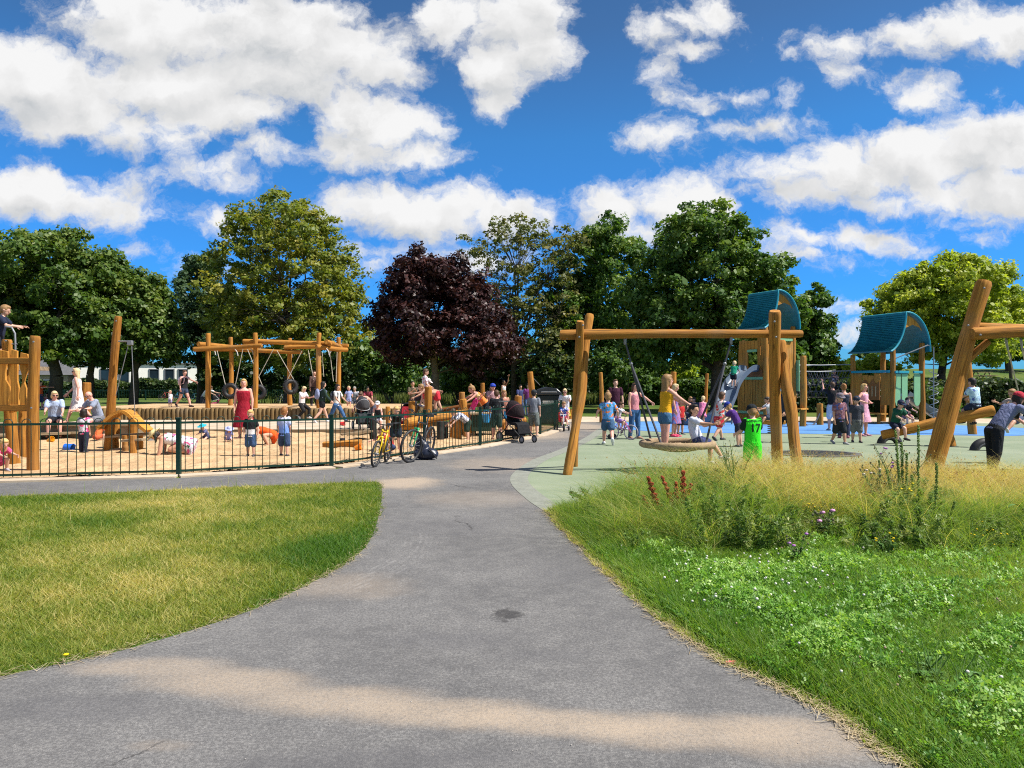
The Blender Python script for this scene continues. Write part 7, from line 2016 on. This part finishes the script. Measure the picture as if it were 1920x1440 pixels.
def blades(x, y, h, w, lean, g, segs=1, droop=.5, z0=0.0, az=None):
    """grass blades: segs=1 gives single triangles, more gives bent strips (quads)"""
    n = len(x); a = g.uniform(0, 2 * pi, n); la = g.uniform(0, 2 * pi, n) if az is None else az
    wx, wy = np.cos(a) * w, np.sin(a) * w
    lx, ly = np.cos(la) * lean, np.sin(la) * lean
    zz = np.zeros(n) + z0
    if segs == 1:
        return np.stack([np.stack([x - wx, y - wy, zz], 1), np.stack([x + wx, y + wy, zz], 1), np.stack([x + lx * h, y + ly * h, zz + h], 1)], 1).reshape(-1, 3)
    out = []
    prev = None
    for s in range(segs + 1):
        t = s / segs; q = t ** 1.8
        cx = x + lx * h * q * (1 + droop * t); cy = y + ly * h * q * (1 + droop * t); cz = zz + h * (t - droop * .35 * t ** 3 * np.minimum(1, lean))
        k = max(.06, 1 - t)
        L = np.stack([cx - wx * k, cy - wy * k, cz], 1); Rr = np.stack([cx + wx * k, cy + wy * k, cz], 1)
        if prev is not None: out.append(np.stack([prev[0], prev[1], Rr, L], 1))
        prev = (L, Rr)
    return np.stack(out, 1).reshape(-1, 3)


def merge(parts, k):
    v = np.concatenate([p[0] for p in parts]); t = np.concatenate([p[1] for p in parts]); return v, t


G_LAWN = leafmat('lawn_blades', (.075, .170, .016), (.250, .290, .045), (.620, .510, .200), .5, .55)
G_CLOV = leafmat('clover_leaves', (.050, .145, .016), (.165, .350, .045), (.370, .530, .125), .40, .42)
G_WILD = leafmat('wild_grass_blades', (.085, .205, .020), (.245, .340, .055), (.66, .52, .22), .5, .55)
G_STRAW = leafmat('straw_blades', (.24, .155, .045), (.47, .310, .105), (.70, .52, .24), .42, .6)
PETAL_W = plain('white_petals', (.70, .66, .60), .7, .1, 80, 0, .2, 0)
YEL = plain('yellow_petals', (.80, .56, .01), .6, .1, 60, 0, .2, 0)
PURP = plain('purple_petals', (.42, .16, .46), .6, .15, 60, 0, .2, 0)
PINKP = plain('pink_petals', (.66, .30, .52), .6, .1, 60, 0, .2, 0)
STEMM = plain('green_stem', (.11, .19, .045), .7, .2, 30, 0, .2, .2)
REDM = plain('rust_red_seeds', (.33, .060, .028), .8, .3, 50, 0, .15, .2)
DOCKL = plain('dock_leaf', (.085, .18, .040), .6, .25, 12, 0, .3, .2)
THORN = plain('grey_green_thistle', (.17, .20, .11), .8, .25, 20, 0, .2, .2)

x, y, g = field(900000, -13, 0, 2.4, 12.4, LAWNPOLY, 101, 5.0, 1.25)
ed_ = edge_dist(x, y, lawn_edge)
far_e = edge_dist(x, y, lawn_far)
patch = fbm(x, y, .9, 7); fine_ = fbm(x, y, 4.5, 8)
lush = np.exp(-((x + 1.85) ** 2 / .5 + (y - 7.1) ** 2 / 1.0)) + .5 * np.exp(-ed_ / .22) + .8 * np.exp(-((x + 4.6) ** 2 / .35 + (y - 8.6) ** 2 / .25)) + .7 * np.exp(-((x + 6.6) ** 2 / 1.5 + (y - 10.2) ** 2 / .4)) + .35 * np.exp(-((x + 2.6) ** 2 / .8 + (y - 10.6) ** 2 / 2.0))
bare_ = fbm(x, y, 1.5, 9); kk_ = g.random(len(x)) > np.clip((bare_ - .42) * 2.2, 0, .75)
x, y, ed_, far_e, patch, fine_, lush, bare_ = [q_[kk_] for q_ in (x, y, ed_, far_e, patch, fine_, lush, bare_)]
t = .56 + .40 * patch + .26 * fine_ + .18 * np.clip(bare_, 0, 1) - .55 * np.clip(lush, 0, 1) + g.normal(size=len(x)) * .16
h = g.uniform(.018, .052, len(x)) * (1 + .35 * np.clip(lush, 0, 1)) * np.where(g.random(len(x)) < .05, 1.7, 1) * np.clip(.5 + ed_ / .10, .5, 1)
v = blades(x, y, h, np.where(y < 5, .0026, .0036) * (1 + .05 * y), g.uniform(.3, 1.9, len(x)), g)
o = link('lawn_grass', np_mesh('lawn_grass', v, 3, [G_LAWN], np.clip(t, 0, 1))); tag(o, 'short dry mown grass between the two paths', 'grass', None, 'stuff')
# seeding stalks: along the far edge and scattered
x, y, g = field(60000, -13, 0, 3, 12.4, LAWNPOLY, 103, 9, .5)
fe = edge_dist(x, y, lawn_far); k = (g.random(len(x)) < .035 + .5 * np.exp(-fe / .12)); x, y = x[k], y[k]; fe = fe[k]
h = g.uniform(.08, .16, len(x)) + .16 * np.exp(-fe / .2) * g.random(len(x))
v = blades(x, y, h, .0032, g.uniform(.1, .6, len(x)), g, 3)
o = link('seed_stalks', np_mesh('seed_stalks', v, 4, [G_WILD], np.repeat(np.clip(.7 + g.normal(size=len(x)) * .2, 0, 1), 3))); tag(o, 'thin seeding grass stalks along the lawn', 'grass', None, 'stuff')

SOIL = plain('dark_verge_soil', (.030, .034, .014), .95, .3, 9, 0, .05, .8)
VERGE = jag([(1.9, -1), (1.9, 1.6)] + right_edge[1:] + vpoly_far[1:] + [(24, -1)], .12, .035, 4)
sheet('verge_ground', [tuple(q) for q in VERGE], .0042, SOIL)


def ystart(x, y):
    """how near the tall growth comes at each spot: the clover bay reaches further back in its middle"""
    return 6.45 + 1.15 * np.exp(-((x / np.maximum(y, .1) - .414) / .06) ** 2)


x, y, g = field(1500000, .2, 14, 2.3, 11.6, VERGE, 111, 4.6, 1.3)
ck_ = np.clip(.75 - .9 * fbm(x, y, 1.6, 27), .22, 1) ; ck_ = np.where(y > 7.2, 1, ck_); ck_ = np.where(edge_dist(x, y, right_edge) < .35, 1, ck_)
k = g.random(len(x)) < ck_; x, y = x[k], y[k]
ed_ = edge_dist(x, y, right_edge + vpoly_far[:6])
patch = fbm(x, y, 1.0, 17); fine_ = fbm(x, y, 5, 18)
yl = np.exp(-((x - 5.3) ** 2 / 3.2 + (y - 5.6) ** 2 / 3))
t = .26 + .24 * patch + .22 * fine_ + .25 * yl + .50 * np.exp(-ed_ / .07) + .45 * np.clip((y - 7.4) / .9, 0, 1) * np.clip((x - 2.2) / .8, 0, 1) + g.normal(size=len(x)) * .16
h = g.uniform(.04, .10, len(x)) * np.clip(.35 + ed_ / .22, .35, 1.5) * (1 + .35 * np.clip((y - 5) / 3, 0, 1))
v = blades(x, y, h, np.where(y < 5, .0027, .0036) * (1 + .05 * y), g.uniform(.3, 1.8, len(x)), g)
o = link('verge_grass', np_mesh('verge_grass', v, 3, [G_WILD], np.clip(t, 0, 1))); tag(o, 'short green grass of the wild verge', 'grass', None, 'stuff')
# clover: three leaflets on each stalk
x, y, g = field(480000, .3, 9, 2.3, 8.8, VERGE, 121, 4.6, 1.2)
ed_ = edge_dist(x, y, right_edge)
k = (ed_ > .10) & (g.random(len(x)) < np.clip(.62 + .55 * fbm(x, y, 1.6, 27) - .5 * np.clip((y - 7.4) / 1.2, 0, 1) - .5 * np.exp(-((x - 5.6) ** 2 / 2.2 + (y - 6.2) ** 2 / 1.6)), .08, 1))
x, y = x[k], y[k]; n = len(x)
hz = g.uniform(.02, .11, n) * np.clip((ed_[k]) / .5, .45, 1.15) * np.clip(1 + .8 * fbm(x, y, 5.5, 28), .25, 2.2)
hz = np.maximum(hz, .02)
rot = g.uniform(0, 2 * pi, n); sz = g.uniform(.008, .017, n) * (1 + .06 * y)
tl = g.normal(size=(n, 2)) * .6
qs = []
for q in range(3):
    a = rot + q * 2 * pi / 3
    def pt(rr, da):
        ux, uy = np.cos(a + da) * rr * sz, np.sin(a + da) * rr * sz
        return np.stack([x + ux, y + uy, hz + ux * tl[:, 0] + uy * tl[:, 1] + .15 * rr * sz], 1)
    qs.append(np.stack([pt(.05, 0), pt(.85, -.5), pt(1.15, 0), pt(.85, .5)], 1))
v = np.stack(qs, 1).reshape(-1, 3)
tt = np.clip(.40 + .25 * fbm(x, y, 3, 29) + g.normal(size=n) * .24 + 2.4 * (hz - .06), 0, 1)
o = link('clover', np_mesh('clover', v, 4, [G_CLOV], np.repeat(tt, 3))); tag(o, 'leafy green clover covering the verge', 'clover', None, 'stuff')
# clover heads
g = np.random.default_rng(131)
mb = MB(); k = 0
while k < 150:
    u = g.normal(1400, 95); vv = g.normal(1095, 52); brown = False
    if g.random() < .35: u = g.uniform(1250, 1900); vv = g.uniform(1030, 1330); brown = g.random() < .6
    if not 990 < vv < 1400: continue
    q = P(u, vv)
    if not inside(np.array([q.x]), np.array([q.y]), VERGE)[0] or edge_dist(np.array([q.x]), np.array([q.y]), right_edge)[0] < .25: continue
    r_ = g.uniform(.008, .012) * (.8 if brown else 1); zz = g.uniform(.09, .15)
    mb.ell((q.x, q.y, zz), (r_, r_, r_ * .9), None, 7, 5, 1 if brown else 0)
    mb.tube([(q.x + g.uniform(-.02, .02), q.y, 0), (q.x, q.y, zz - r_)], .0016, 3, 2, caps=False)
    k += 1
o = mb.build('clover_flowers', [PETAL_W, plain('faded_flower', (.32, .22, .15), .8), STEMM], sharp=None); tag(o, 'small round white clover heads over the green leaves', 'clover', None, 'stuff')

# tall mixed grasses through the middle of the verge
x, y, g = field(260000, .6, 12, 6.2, 11.6, VERGE, 141, 9, 1.0)
ed_ = edge_dist(x, y, right_edge + vpoly_far[:5])
k = (ed_ > .22) & (g.random(len(x)) < .55 * np.clip((y - ystart(x, y) - .7 * fbm(x, y, 1.3, 37)) / 1.5, 0, 1) * np.clip(ed_ / .9, .2, 1))
x, y, ed_ = x[k], y[k], ed_[k]; n = len(x)
h = g.uniform(.10, .42, n) * np.clip(.4 + ed_ / 1.5, .4, 1.1) * (1 + .35 * fbm(x, y, 1.7, 39)) * np.clip(.35 + (y - ystart(x, y)) / 1.5, .35, 1.05)
v = blades(x, y, h, .0036 + .0001 * y, g.uniform(.15, .9, n), g, 3, .7)
tt = np.clip(.34 + .25 * fbm(x, y, 1.4, 38) + .5 * np.clip((y - 7.9) / .7, 0, 1) * np.clip((x - 2.4) / .8, 0, 1) + g.normal(size=n) * .2, 0, 1)
o = link('tall_grass', np_mesh('tall_grass', v, 4, [G_WILD], np.repeat(tt, 3))); tag(o, 'tall mixed green grass growing through the verge', 'grass', None, 'stuff')
# tussocks: long arching blades growing out of common roots
g = np.random.default_rng(145); cx_ = []; 
while len(cx_) < 520:
    y_ = g.uniform(6.3, 11.0); x_ = g.uniform(.8, 9.5)
    if abs(x_) > y_ * .78 + .9 or not inside(np.array([x_]), np.array([y_]), VERGE)[0]: continue
    e_ = edge_dist(np.array([x_]), np.array([y_]), right_edge + vpoly_far[:5])[0]
    if e_ < .3 or g.random() > np.clip((y_ - ystart(x_, y_)) / 1.3, .04, 1): continue
    cx_.append((x_, y_, min(1.15, .45 + e_ * .5) * np.clip(.45 + (y_ - ystart(x_, y_)) / 1.6, .4, 1.05), g.normal()))
cx_ = np.array(cx_); nb_ = 62
x = np.repeat(cx_[:, 0], nb_) + g.normal(size=len(cx_) * nb_) * .05; y = np.repeat(cx_[:, 1], nb_) + g.normal(size=len(cx_) * nb_) * .05
n = len(x); h = g.uniform(.22, .64, n) * np.repeat(cx_[:, 2], nb_) * np.where(x < 4.2, 1.2, .95)
v = blades(x, y, h, .0038, g.uniform(.2, 1.2, n), g, 4, .9)
tt = np.clip(.40 + .45 * np.clip((y - 7.8) / .6, 0, 1) * np.clip((x - 2.3) / .8, 0, 1) + .18 * np.repeat(cx_[:, 3], nb_) + g.normal(size=n) * .17, 0, 1)
o = link('tussock_grass', np_mesh('tussock_grass', v, 4, [G_WILD], np.repeat(tt, 4))); tag(o, 'arching tussocks of green and straw coloured grass in the verge', 'grass', None, 'stuff')
# tangled weeds: bushy leafy stems massed in two clumps
g = np.random.default_rng(147); cen = []; rad = []; tin = []; sb_ = []
for (u0, u1, d0, d1, hm, cnt) in ((1180, 1510, 6.7, 10.2, .50, 620), (1600, 1800, 6.6, 9.8, .46, 230), (1480, 1640, 7.2, 8.4, .28, 130), (1780, 1980, 6.8, 8.4, .30, 150), (1100, 1250, 8.2, 9.6, .26, 90)):
    for k in range(cnt):
        d = g.uniform(d0, d1); u = g.uniform(u0, u1); x_ = (u - 960) * d / F
        if edge_dist(np.array([x_]), np.array([d]), right_edge + vpoly_far[:4])[0] < .35: continue
        if 1195 < u < 1318 and d < 8.3: continue
        w_ = 1 - abs((u - (u0 + u1) / 2) / ((u1 - u0) / 2)) ** 2
        hh = hm * (.35 + .65 * w_) * g.uniform(.45, 1.1); t_ = .42 + g.normal() * .16; lx, ly = g.normal(size=2) * .10
        sb_.append((x_, d, hh))
        for j in range(int(5 + hh * 16)):
            f = (j + .5) / (5 + hh * 16); cen.append((x_ + lx * f, d + ly * f, hh * f)); rad.append(.060 * (1.15 - .6 * f)); tin.append(t_ + .12 * f)
v, t = leaf_quads(np.array(cen), np.array(rad), 14, .040, .35, .9, 148, np.array(tin), wid=.17)
sb_ = np.array(sb_); v2 = blades(sb_[:, 0], sb_[:, 1], sb_[:, 2], .004, np.full(len(sb_), .1), g, 2)
G_WEED = leafmat('weed_leaves', (.055, .115, .022), (.160, .260, .048), (.380, .400, .140), .45, .5)
o = link('weeds', np_mesh('weeds', np.concatenate([v, v2]), 4, [G_WEED], np.concatenate([t, np.full(len(sb_) * 2, .5)]))); tag(o, 'tangle of leafy green weeds in the middle of the verge', 'weeds', None, 'stuff')
# golden dry grass along the back
x, y, g = field(320000, 1.6, 15, 7.7, 11.7, VERGE, 151, 11, 1.0)
cl = np.clip(.45 + .9 * fbm(x, y, 1.5, 47), .05, 1)
dens_ = np.clip((x - 2.2) / 1.4, .05, 1) * np.clip((y - 7.8 - .4 * fbm(x, y, 1.2, 49)) / .9, 0, 1) * np.where((x > 4.6) & (x < 5.9), .45, 1)
k = g.random(len(x)) < .85 * dens_ * (.35 + .65 * cl)
x, y, cl = x[k], y[k], cl[k]; n = len(x)
h = g.uniform(.28, .56, n) * (.72 + .4 * cl) * np.clip(.50 + (y - 8.0) / 2.6, .45, 1.1) * np.where(x > 6.2, .56, 1)
v = blades(x, y, h, .0040, g.uniform(.2, .95, n), g, 3, .8, az=g.normal(.3, 1.3, n))
tt = np.clip(.5 + .28 * fbm(x, y, 1.1, 48) + .10 * (x > 6.4) + g.normal(size=n) * .2, 0, 1)
o = link('dry_grass', np_mesh('dry_grass', v, 4, [G_STRAW], np.repeat(tt, 3))); tag(o, 'tall golden dry grass along the edge of the green surface', 'grass', None, 'stuff')
# a few tall seed heads standing above it
x, y, g = field(3400, 1.4, 13, 8.6, 11.5, VERGE, 161, 11, 1.0); n = len(x)
h = g.uniform(.42, .74, n) * np.where(x > 6.2, .62, 1)
v = blades(x, y, h, .003, g.uniform(.1, .75, n), g, 4, .5)
hv = v.reshape(n, 4, 4, 3)[:, 3].mean(1)
s_, st_ = leaf_quads(hv, np.full(n, .028), 5, .013, .2, 2.2, 162, np.full(n, .35))
o = link('seed_heads', np_mesh('seed_heads', np.concatenate([v, s_]), 4, [G_STRAW], np.concatenate([np.full(n * 4, .35), st_]))); tag(o, 'brown grass seed heads above the dry grass', 'grass', None, 'stuff')
# dead straw lying on the path edges
g = np.random.default_rng(171); vs = []
for line, cnt in ((right_edge[4:], 1500), (lawn_edge, 900)):
    L = np.asarray(line); i = g.integers(0, len(L) - 1, cnt); f = g.random(cnt)[:, None]
    p = L[i] * (1 - f) + L[i + 1] * f + g.normal(size=(cnt, 2)) * .035
    a = g.uniform(0, 2 * pi, cnt); ln = g.uniform(.015, .06, cnt); w = .0014
    d_ = np.stack([np.cos(a), np.sin(a)], 1); nn = np.stack([-d_[:, 1], d_[:, 0]], 1) * w
    A = p - d_ * ln[:, None]; B = p + d_ * ln[:, None]; z = g.uniform(.006, .022, cnt)[:, None]; z2 = g.uniform(.006, .03, cnt)[:, None]
    vs.append(np.stack([np.hstack([A - nn, z]), np.hstack([A + nn, z]), np.hstack([B + nn, z2]), np.hstack([B - nn, z2])], 1).reshape(-1, 3))
v = np.concatenate(vs)
o = link('straw_litter', np_mesh('straw_litter', v, 4, [leafmat('dead_straw', (.22, .16, .09), (.40, .31, .18), (.58, .48, .32), .2, .7)], g.uniform(.3, 1, len(v) // 4))); tag(o, 'dead straw scattered where grass meets asphalt', 'straw', None, 'stuff')
# grit on the asphalt
mb = MB(); g = np.random.default_rng(181)
for k in range(80):
    u, vv = g.uniform(250, 1500), g.uniform(930, 1435); q = P(u, vv)
    if not inside(np.array([q.x]), np.array([q.y]), pathpoly)[0]: continue
    r_ = g.uniform(.002, .0045); mb.ell((q.x, q.y, .004 + r_ * .5), (r_, r_ * g.uniform(.6, 1), r_ * .7), None, 6, 4)
o = mb.build('grit', plain('pale_stone_grit', (.36, .33, .30), .8, .2, 40), sharp=None); tag(o, kind='stuff')


# ---- single plants ------------------------------------------------------------------------
def leafblade(mb, base, d, L, W, mi=0, droop=.3):
    """pointed leaf with a raised rim, two rows of faces"""
    d = Vector(d).normalized(); s = d.cross(V(0, 0, 1)); s = s.normalized() if s.length > .01 else V(1, 0, 0); up = s.cross(d)
    b0 = len(mb.v); n = 5
    for i in range(n + 1):
        t = i / n; c = Vector(base) + d * (L * t) - V(0, 0, droop * L * t * t); w = W * sin(pi * (t * .9 + .06)) ** .8 * .5
        mb.v += [c - s * w + up * w * .35, c.copy(), c + s * w + up * w * .35]
    for i in range(n):
        for k in range(2): mb.face((b0 + i * 3 + k, b0 + i * 3 + k + 1, b0 + i * 3 + k + 4, b0 + i * 3 + k + 3), None, mi)


def dock(label, u, d, spikes, seed, leaves=9, s=1.0):
    r = random.Random(seed); base = GD(u, d); root = empty('dock_plant', base, 0, label, 'plant', 'red dock plants')
    mb = MB(); ms = MB()
    for (tu, tv, w0) in spikes:
        top = PD(tu, tv, d + r.uniform(-.08, .08)); m_ = base.lerp(top, .5) + V(r.uniform(-.03, .03), 0, 0)
        mb.tube([base, m_, top], [.008, .006, .003], 6)
        L = (top - base).length
        for k in range(int(950 * s)):
            f = .22 + .78 * r.random() ** .9
            c = (base.lerp(m_, f * 2) if f < .5 else m_.lerp(top, f * 2 - 1))
            rad = (.050 * w0 * (1.05 - f) ** .6 * (.55 + .45 * sin(f * 60)) + .006) * r.random() ** .5 * 1.3
            a = r.uniform(0, 6.28); c = c + V(cos(a) * rad, sin(a) * rad, rad * .5)
            q = r.uniform(.004, .0072); ms.ell(c, (q, q, q * 1.5), None, 4, 3)
    mb.build('stem', plain('red_stem', (.14, .05, .03), .7), root)
    ms.build('seed_spike', REDM, root, sharp=None)
    ml = MB()
    for k in range(leaves):
        ml = MB(); a = r.uniform(0, 6.28); z = r.uniform(.02, .32); leafblade(ml, base + V(0, 0, z), V(cos(a), sin(a), r.uniform(.2, .9)), r.uniform(.14, .26), r.uniform(.04, .075), 0, .5)
        ml.build('leaf', DOCKL, root)


dock('dock plant with a single rust red spike, nearest the swing leg side', 1240, 8.1, [(1215, 895, 1.1), (1226, 925, .8), (1205, 930, .6)], 1)
dock('broad dock plant with several rust red seed spikes', 1272, 8.1, [(1241, 894, .7), (1281, 884, 1.1), (1296, 908, .9), (1268, 905, .8), (1252, 925, .7), (1306, 935, .6)], 2, 14)
dock('small dock plant with a red spike at the verge by the bending woman', 1916, 7.7, [(1908, 962, .9), (1922, 985, .8)], 3, 6)


def stalk(label, u, d, tips, kind='weld_plant', seed=1, thick=.010, cat='plant', group=None, flower=None, bushy=.03):
    """upright green flower spikes covered in small buds"""
    r = random.Random(seed); base = GD(u, d); root = empty(kind, base, 0, label, cat, group)
    mb = MB()
    for tu, tv, bow in tips:
        ms = MB()
        top = PD(tu, tv, d + r.uniform(-.1, .1)); m_ = base.lerp(top, .5) + V(bow, 0, 0)
        P_ = [base.lerp(m_, t * 2) if t < .5 else m_.lerp(top, t * 2 - 1) for t in [k / 10 for k in range(11)]]
        P_ = [base * (1 - t) ** 2 + m_ * 2 * t * (1 - t) + top * t * t for t in [k / 10 for k in range(11)]]
        mb.tube(P_, [thick * (1 - .7 * k / 10) for k in range(11)], 6)
        L = (top - base).length
        for k in range(int(300 * L)):
            f = .30 + .70 * r.random(); i = min(9, int(f * 10)); c = P_[i].lerp(P_[i + 1], f * 10 - i)
            a = r.uniform(0, 6.28); rad = thick * 1.0 + bushy * .25 * r.random() * (1.2 - f)
            q = r.uniform(.004, .007); ms.ell(c + V(cos(a) * rad, sin(a) * rad, 0), (q, q, q * 1.3), None, 4, 3)
        for k in range(int(12 * L)):
            f = r.uniform(.05, .5); i = int(f * 10); c = P_[i].lerp(P_[i + 1], f * 10 - i); a = r.uniform(0, 6.28)
            leafblade(ms, c, V(cos(a), sin(a), .7), r.uniform(.04, .09), .012, 0, .4)
        mb.join(ms, 1)
    mb.build('stem', [STEMM, plain('green_seed_spike', (.15, .24, .05), .7, .25, 40, 0, .2, .2)], root, sharp=None)
    return root


WG = 'tall green weld plants'
stalk('tall weld plant with straight green spikes beside the thistle', 1696, 8.5, [(1679, 806, -.02), (1690, 830, 0), (1700, 850, .02), (1662, 880, -.05)], seed=5, group=WG)
stalk('weld plant with one straight spike reaching over the leaning swing leg', 1722, 8.5, [(1722, 797, 0), (1710, 890, -.03)], seed=6, group=WG)
stalk('weld plant with curved spikes leaning out over the verge', 1742, 7.6, [(1756, 868, .05), (1790, 940, .10), (1768, 950, .07), (1838, 1000, .05), (1720, 960, -.03), (1745, 930, .03)], seed=7, group=WG)
stalk('small weld plant with thin spikes behind the thistle', 1655, 9.4, [(1648, 862, 0), (1630, 880, -.02)], seed=8, group=WG, thick=.007)


def bushy(kind, label, u, d, hgt_, wid, seed, leafm, nst, flower=None, nfl=0, cat='plant', group=None, fr=.014, top=.55, nleaf=34, ll=.07, lw=.018):
    """a branching wild flower: stems, many small leaves, flower heads at the tips"""
    r = random.Random(seed); base = GD(u, d); root = empty(kind, base, 0, label, cat, group)
    ms = MB(); ml = MB(); tips = []
    for k in range(nst):
        a = r.uniform(0, 6.28); q = r.random() ** .5 * wid; top_ = base + V(cos(a) * q, sin(a) * q, hgt_ * r.uniform(top, 1.0))
        m_ = base.lerp(top_, .45) + V(0, 0, hgt_ * .12) - V(cos(a), sin(a), 0) * q * .25
        P_ = [base * (1 - t) ** 2 + m_ * 2 * t * (1 - t) + top_ * t * t for t in [j / 6 for j in range(7)]]
        ms.tube(P_, [.006 * (1 - .65 * j / 6) for j in range(7)], 5); tips.append(top_)
        for j in range(nleaf):
            f = .12 + .86 * r.random(); i = min(5, int(f * 6)); c = P_[i].lerp(P_[i + 1], f * 6 - i); b_ = r.uniform(0, 6.28)
            leafblade(ml, c, V(cos(b_), sin(b_), r.uniform(.1, .9)), ll * r.uniform(.5, 1.2) * (1.2 - .6 * f), lw * r.uniform(.6, 1.2), 0, .3)
        for j in range(3):
            f = r.uniform(.55, .95); i = min(5, int(f * 6)); c = P_[i].lerp(P_[i + 1], f * 6 - i); b_ = r.uniform(0, 6.28); e_ = c + V(cos(b_) * .07, sin(b_) * .07, .08 + r.random() * .06)
            ms.tube([c, e_], [.003, .0018], 4); tips.append(e_)
    ml.build('foliage', leafm, root)
    if flower:
        r.shuffle(tips)
        for t_ in tips[:nfl]:
            mf = MB(); mf.ell(t_ + V(0, 0, fr * .4), (fr, fr, fr * .6), None, 7, 4); mf.build('flower_head', flower, root, sharp=None)
        for t_ in tips[nfl:]: ms.ell(t_, (fr * .5, fr * .5, fr * .6), None, 5, 4, 1)
    ms.build('stem', [STEMM, plain('bud', (.12, .115, .06), .8)], root)
    return root


bushy('thistle_plant', 'tall grey green thistle with purple heads in front of the leaning swing leg', 1685, 8.9, .90, .36, 11, THORN, 11, PURP, 8, fr=.018, nleaf=30, ll=.075, lw=.016)
bushy('thistle_plant', 'shorter brown thistle with fluffy heads leaning towards the see-saw', 1650, 8.7, .62, .22, 12, THORN, 7, plain('thistle_down', (.52, .44, .36), .9), 6, fr=.02, nleaf=40)
bushy('tall_weed', 'tall weed with pale yellow buds before the boy in green', 1380, 9.2, .94, .24, 13, plain('weed_leaf', (.16, .23, .06), .7, .25, 14, 0, .2, .2), 10, plain('pale_bud', (.38, .36, .10), .7), 10, fr=.010, nleaf=26, ll=.05, lw=.014, top=.6)
bushy('tall_weed', 'shorter weed with green leaves between the boy in green and the red docks', 1345, 9.0, .62, .22, 14, plain('weed_leaf', (.16, .23, .06), .7, .25, 14, 0, .2, .2), 8, plain('pale_bud', (.38, .36, .10), .7), 6, fr=.009, nleaf=26, ll=.06, lw=.014, top=.5)
RG = 'yellow ragwort plants'
bushy('ragwort_plant', 'ragwort with yellow flowers at the foot of the tall weld', 1700, 8.2, .52, .14, 15, DOCKL, 5, YEL, 7, group=RG, fr=.016)
bushy('ragwort_plant', 'ragwort with a flat cluster of yellow flowers before the dry grass', 1525, 8.0, .28, .18, 16, DOCKL, 6, YEL, 12, group=RG, fr=.012)
bushy('ragwort_plant', 'low ragwort with yellow flowers in the clover below the weld', 1668, 6.7, .20, .16, 17, DOCKL, 6, YEL, 9, group=RG, fr=.012)
bushy('ragwort_plant', 'ragwort with yellow flowers below the bending woman', 1850, 6.9, .22, .22, 18, DOCKL, 7, YEL, 12, group=RG, fr=.011)
bushy('ragwort_plant', 'small ragwort with yellow flowers near the broad dock', 1392, 7.3, .22, .10, 19, DOCKL, 4, YEL, 6, group=RG, fr=.011)
bushy('mallow_plant', 'mallow with pale pink flowers in the middle of the verge', 1535, 7.4, .30, .16, 20, DOCKL, 6, PINKP, 3, fr=.028, ll=.05, lw=.04)
bushy('clover_plant', 'purple flowered clover among the white heads', 1490, 6.4, .20, .10, 21, DOCKL, 4, PURP, 3, fr=.018, ll=.04, lw=.03)
bushy('leafy_weed', 'broad leaved green weed at the tip of the verge by the path', 1110, 9.6, .24, .35, 22, DOCKL, 10, None, 0, ll=.10, lw=.05)
bushy('leafy_weed', 'broad leaved plantain low in the grass near the corner', 1760, 3.9, .12, .20, 23, DOCKL, 8, None, 0, ll=.09, lw=.04, nleaf=16)
q = P(124, 1247); e = empty('dandelion', q, 0, 'yellow dandelion at the lawn edge by the path', 'flower')
mb = MB(); mb.tube([q, q + V(.004, 0, .03), q + V(0, 0, .055)], .0022, 5); mb.build('stem', STEMM, e)
mb = MB(); mb.lathe([(.003, .052), (.013, .058), (.015, .062), (.010, .066), (.002, .067)], q, None, 10); mb.build('flower_head', YEL, e)
# bits of litter
q = P(1370, 1246); mb = MB(); mb.prism([(-.03, -.008), (.01, -.014), (.035, .004), (.005, .014), (-.025, .010)], .010, q + V(0, 0, .012), V(1, .3, 0), V(-.3, 1, .2)); tag(mb.build('sweet_wrapper', plain('red_wrapper', (.62, .12, .14), .35)), 'crumpled red sweet wrapper on the path edge', 'litter')
q = P(1892, 1238, .06); mb = MB(); mb.prism([(-.014, -.01), (.014, -.012), (.016, .01), (-.01, .012)], .006, q, V(1, .2, .1), V(0, .6, .8)); tag(mb.build('bottle_cap', plain('blue_plastic', (.03, .16, .62), .35)), 'small blue plastic scrap lying in the clover', 'litter')
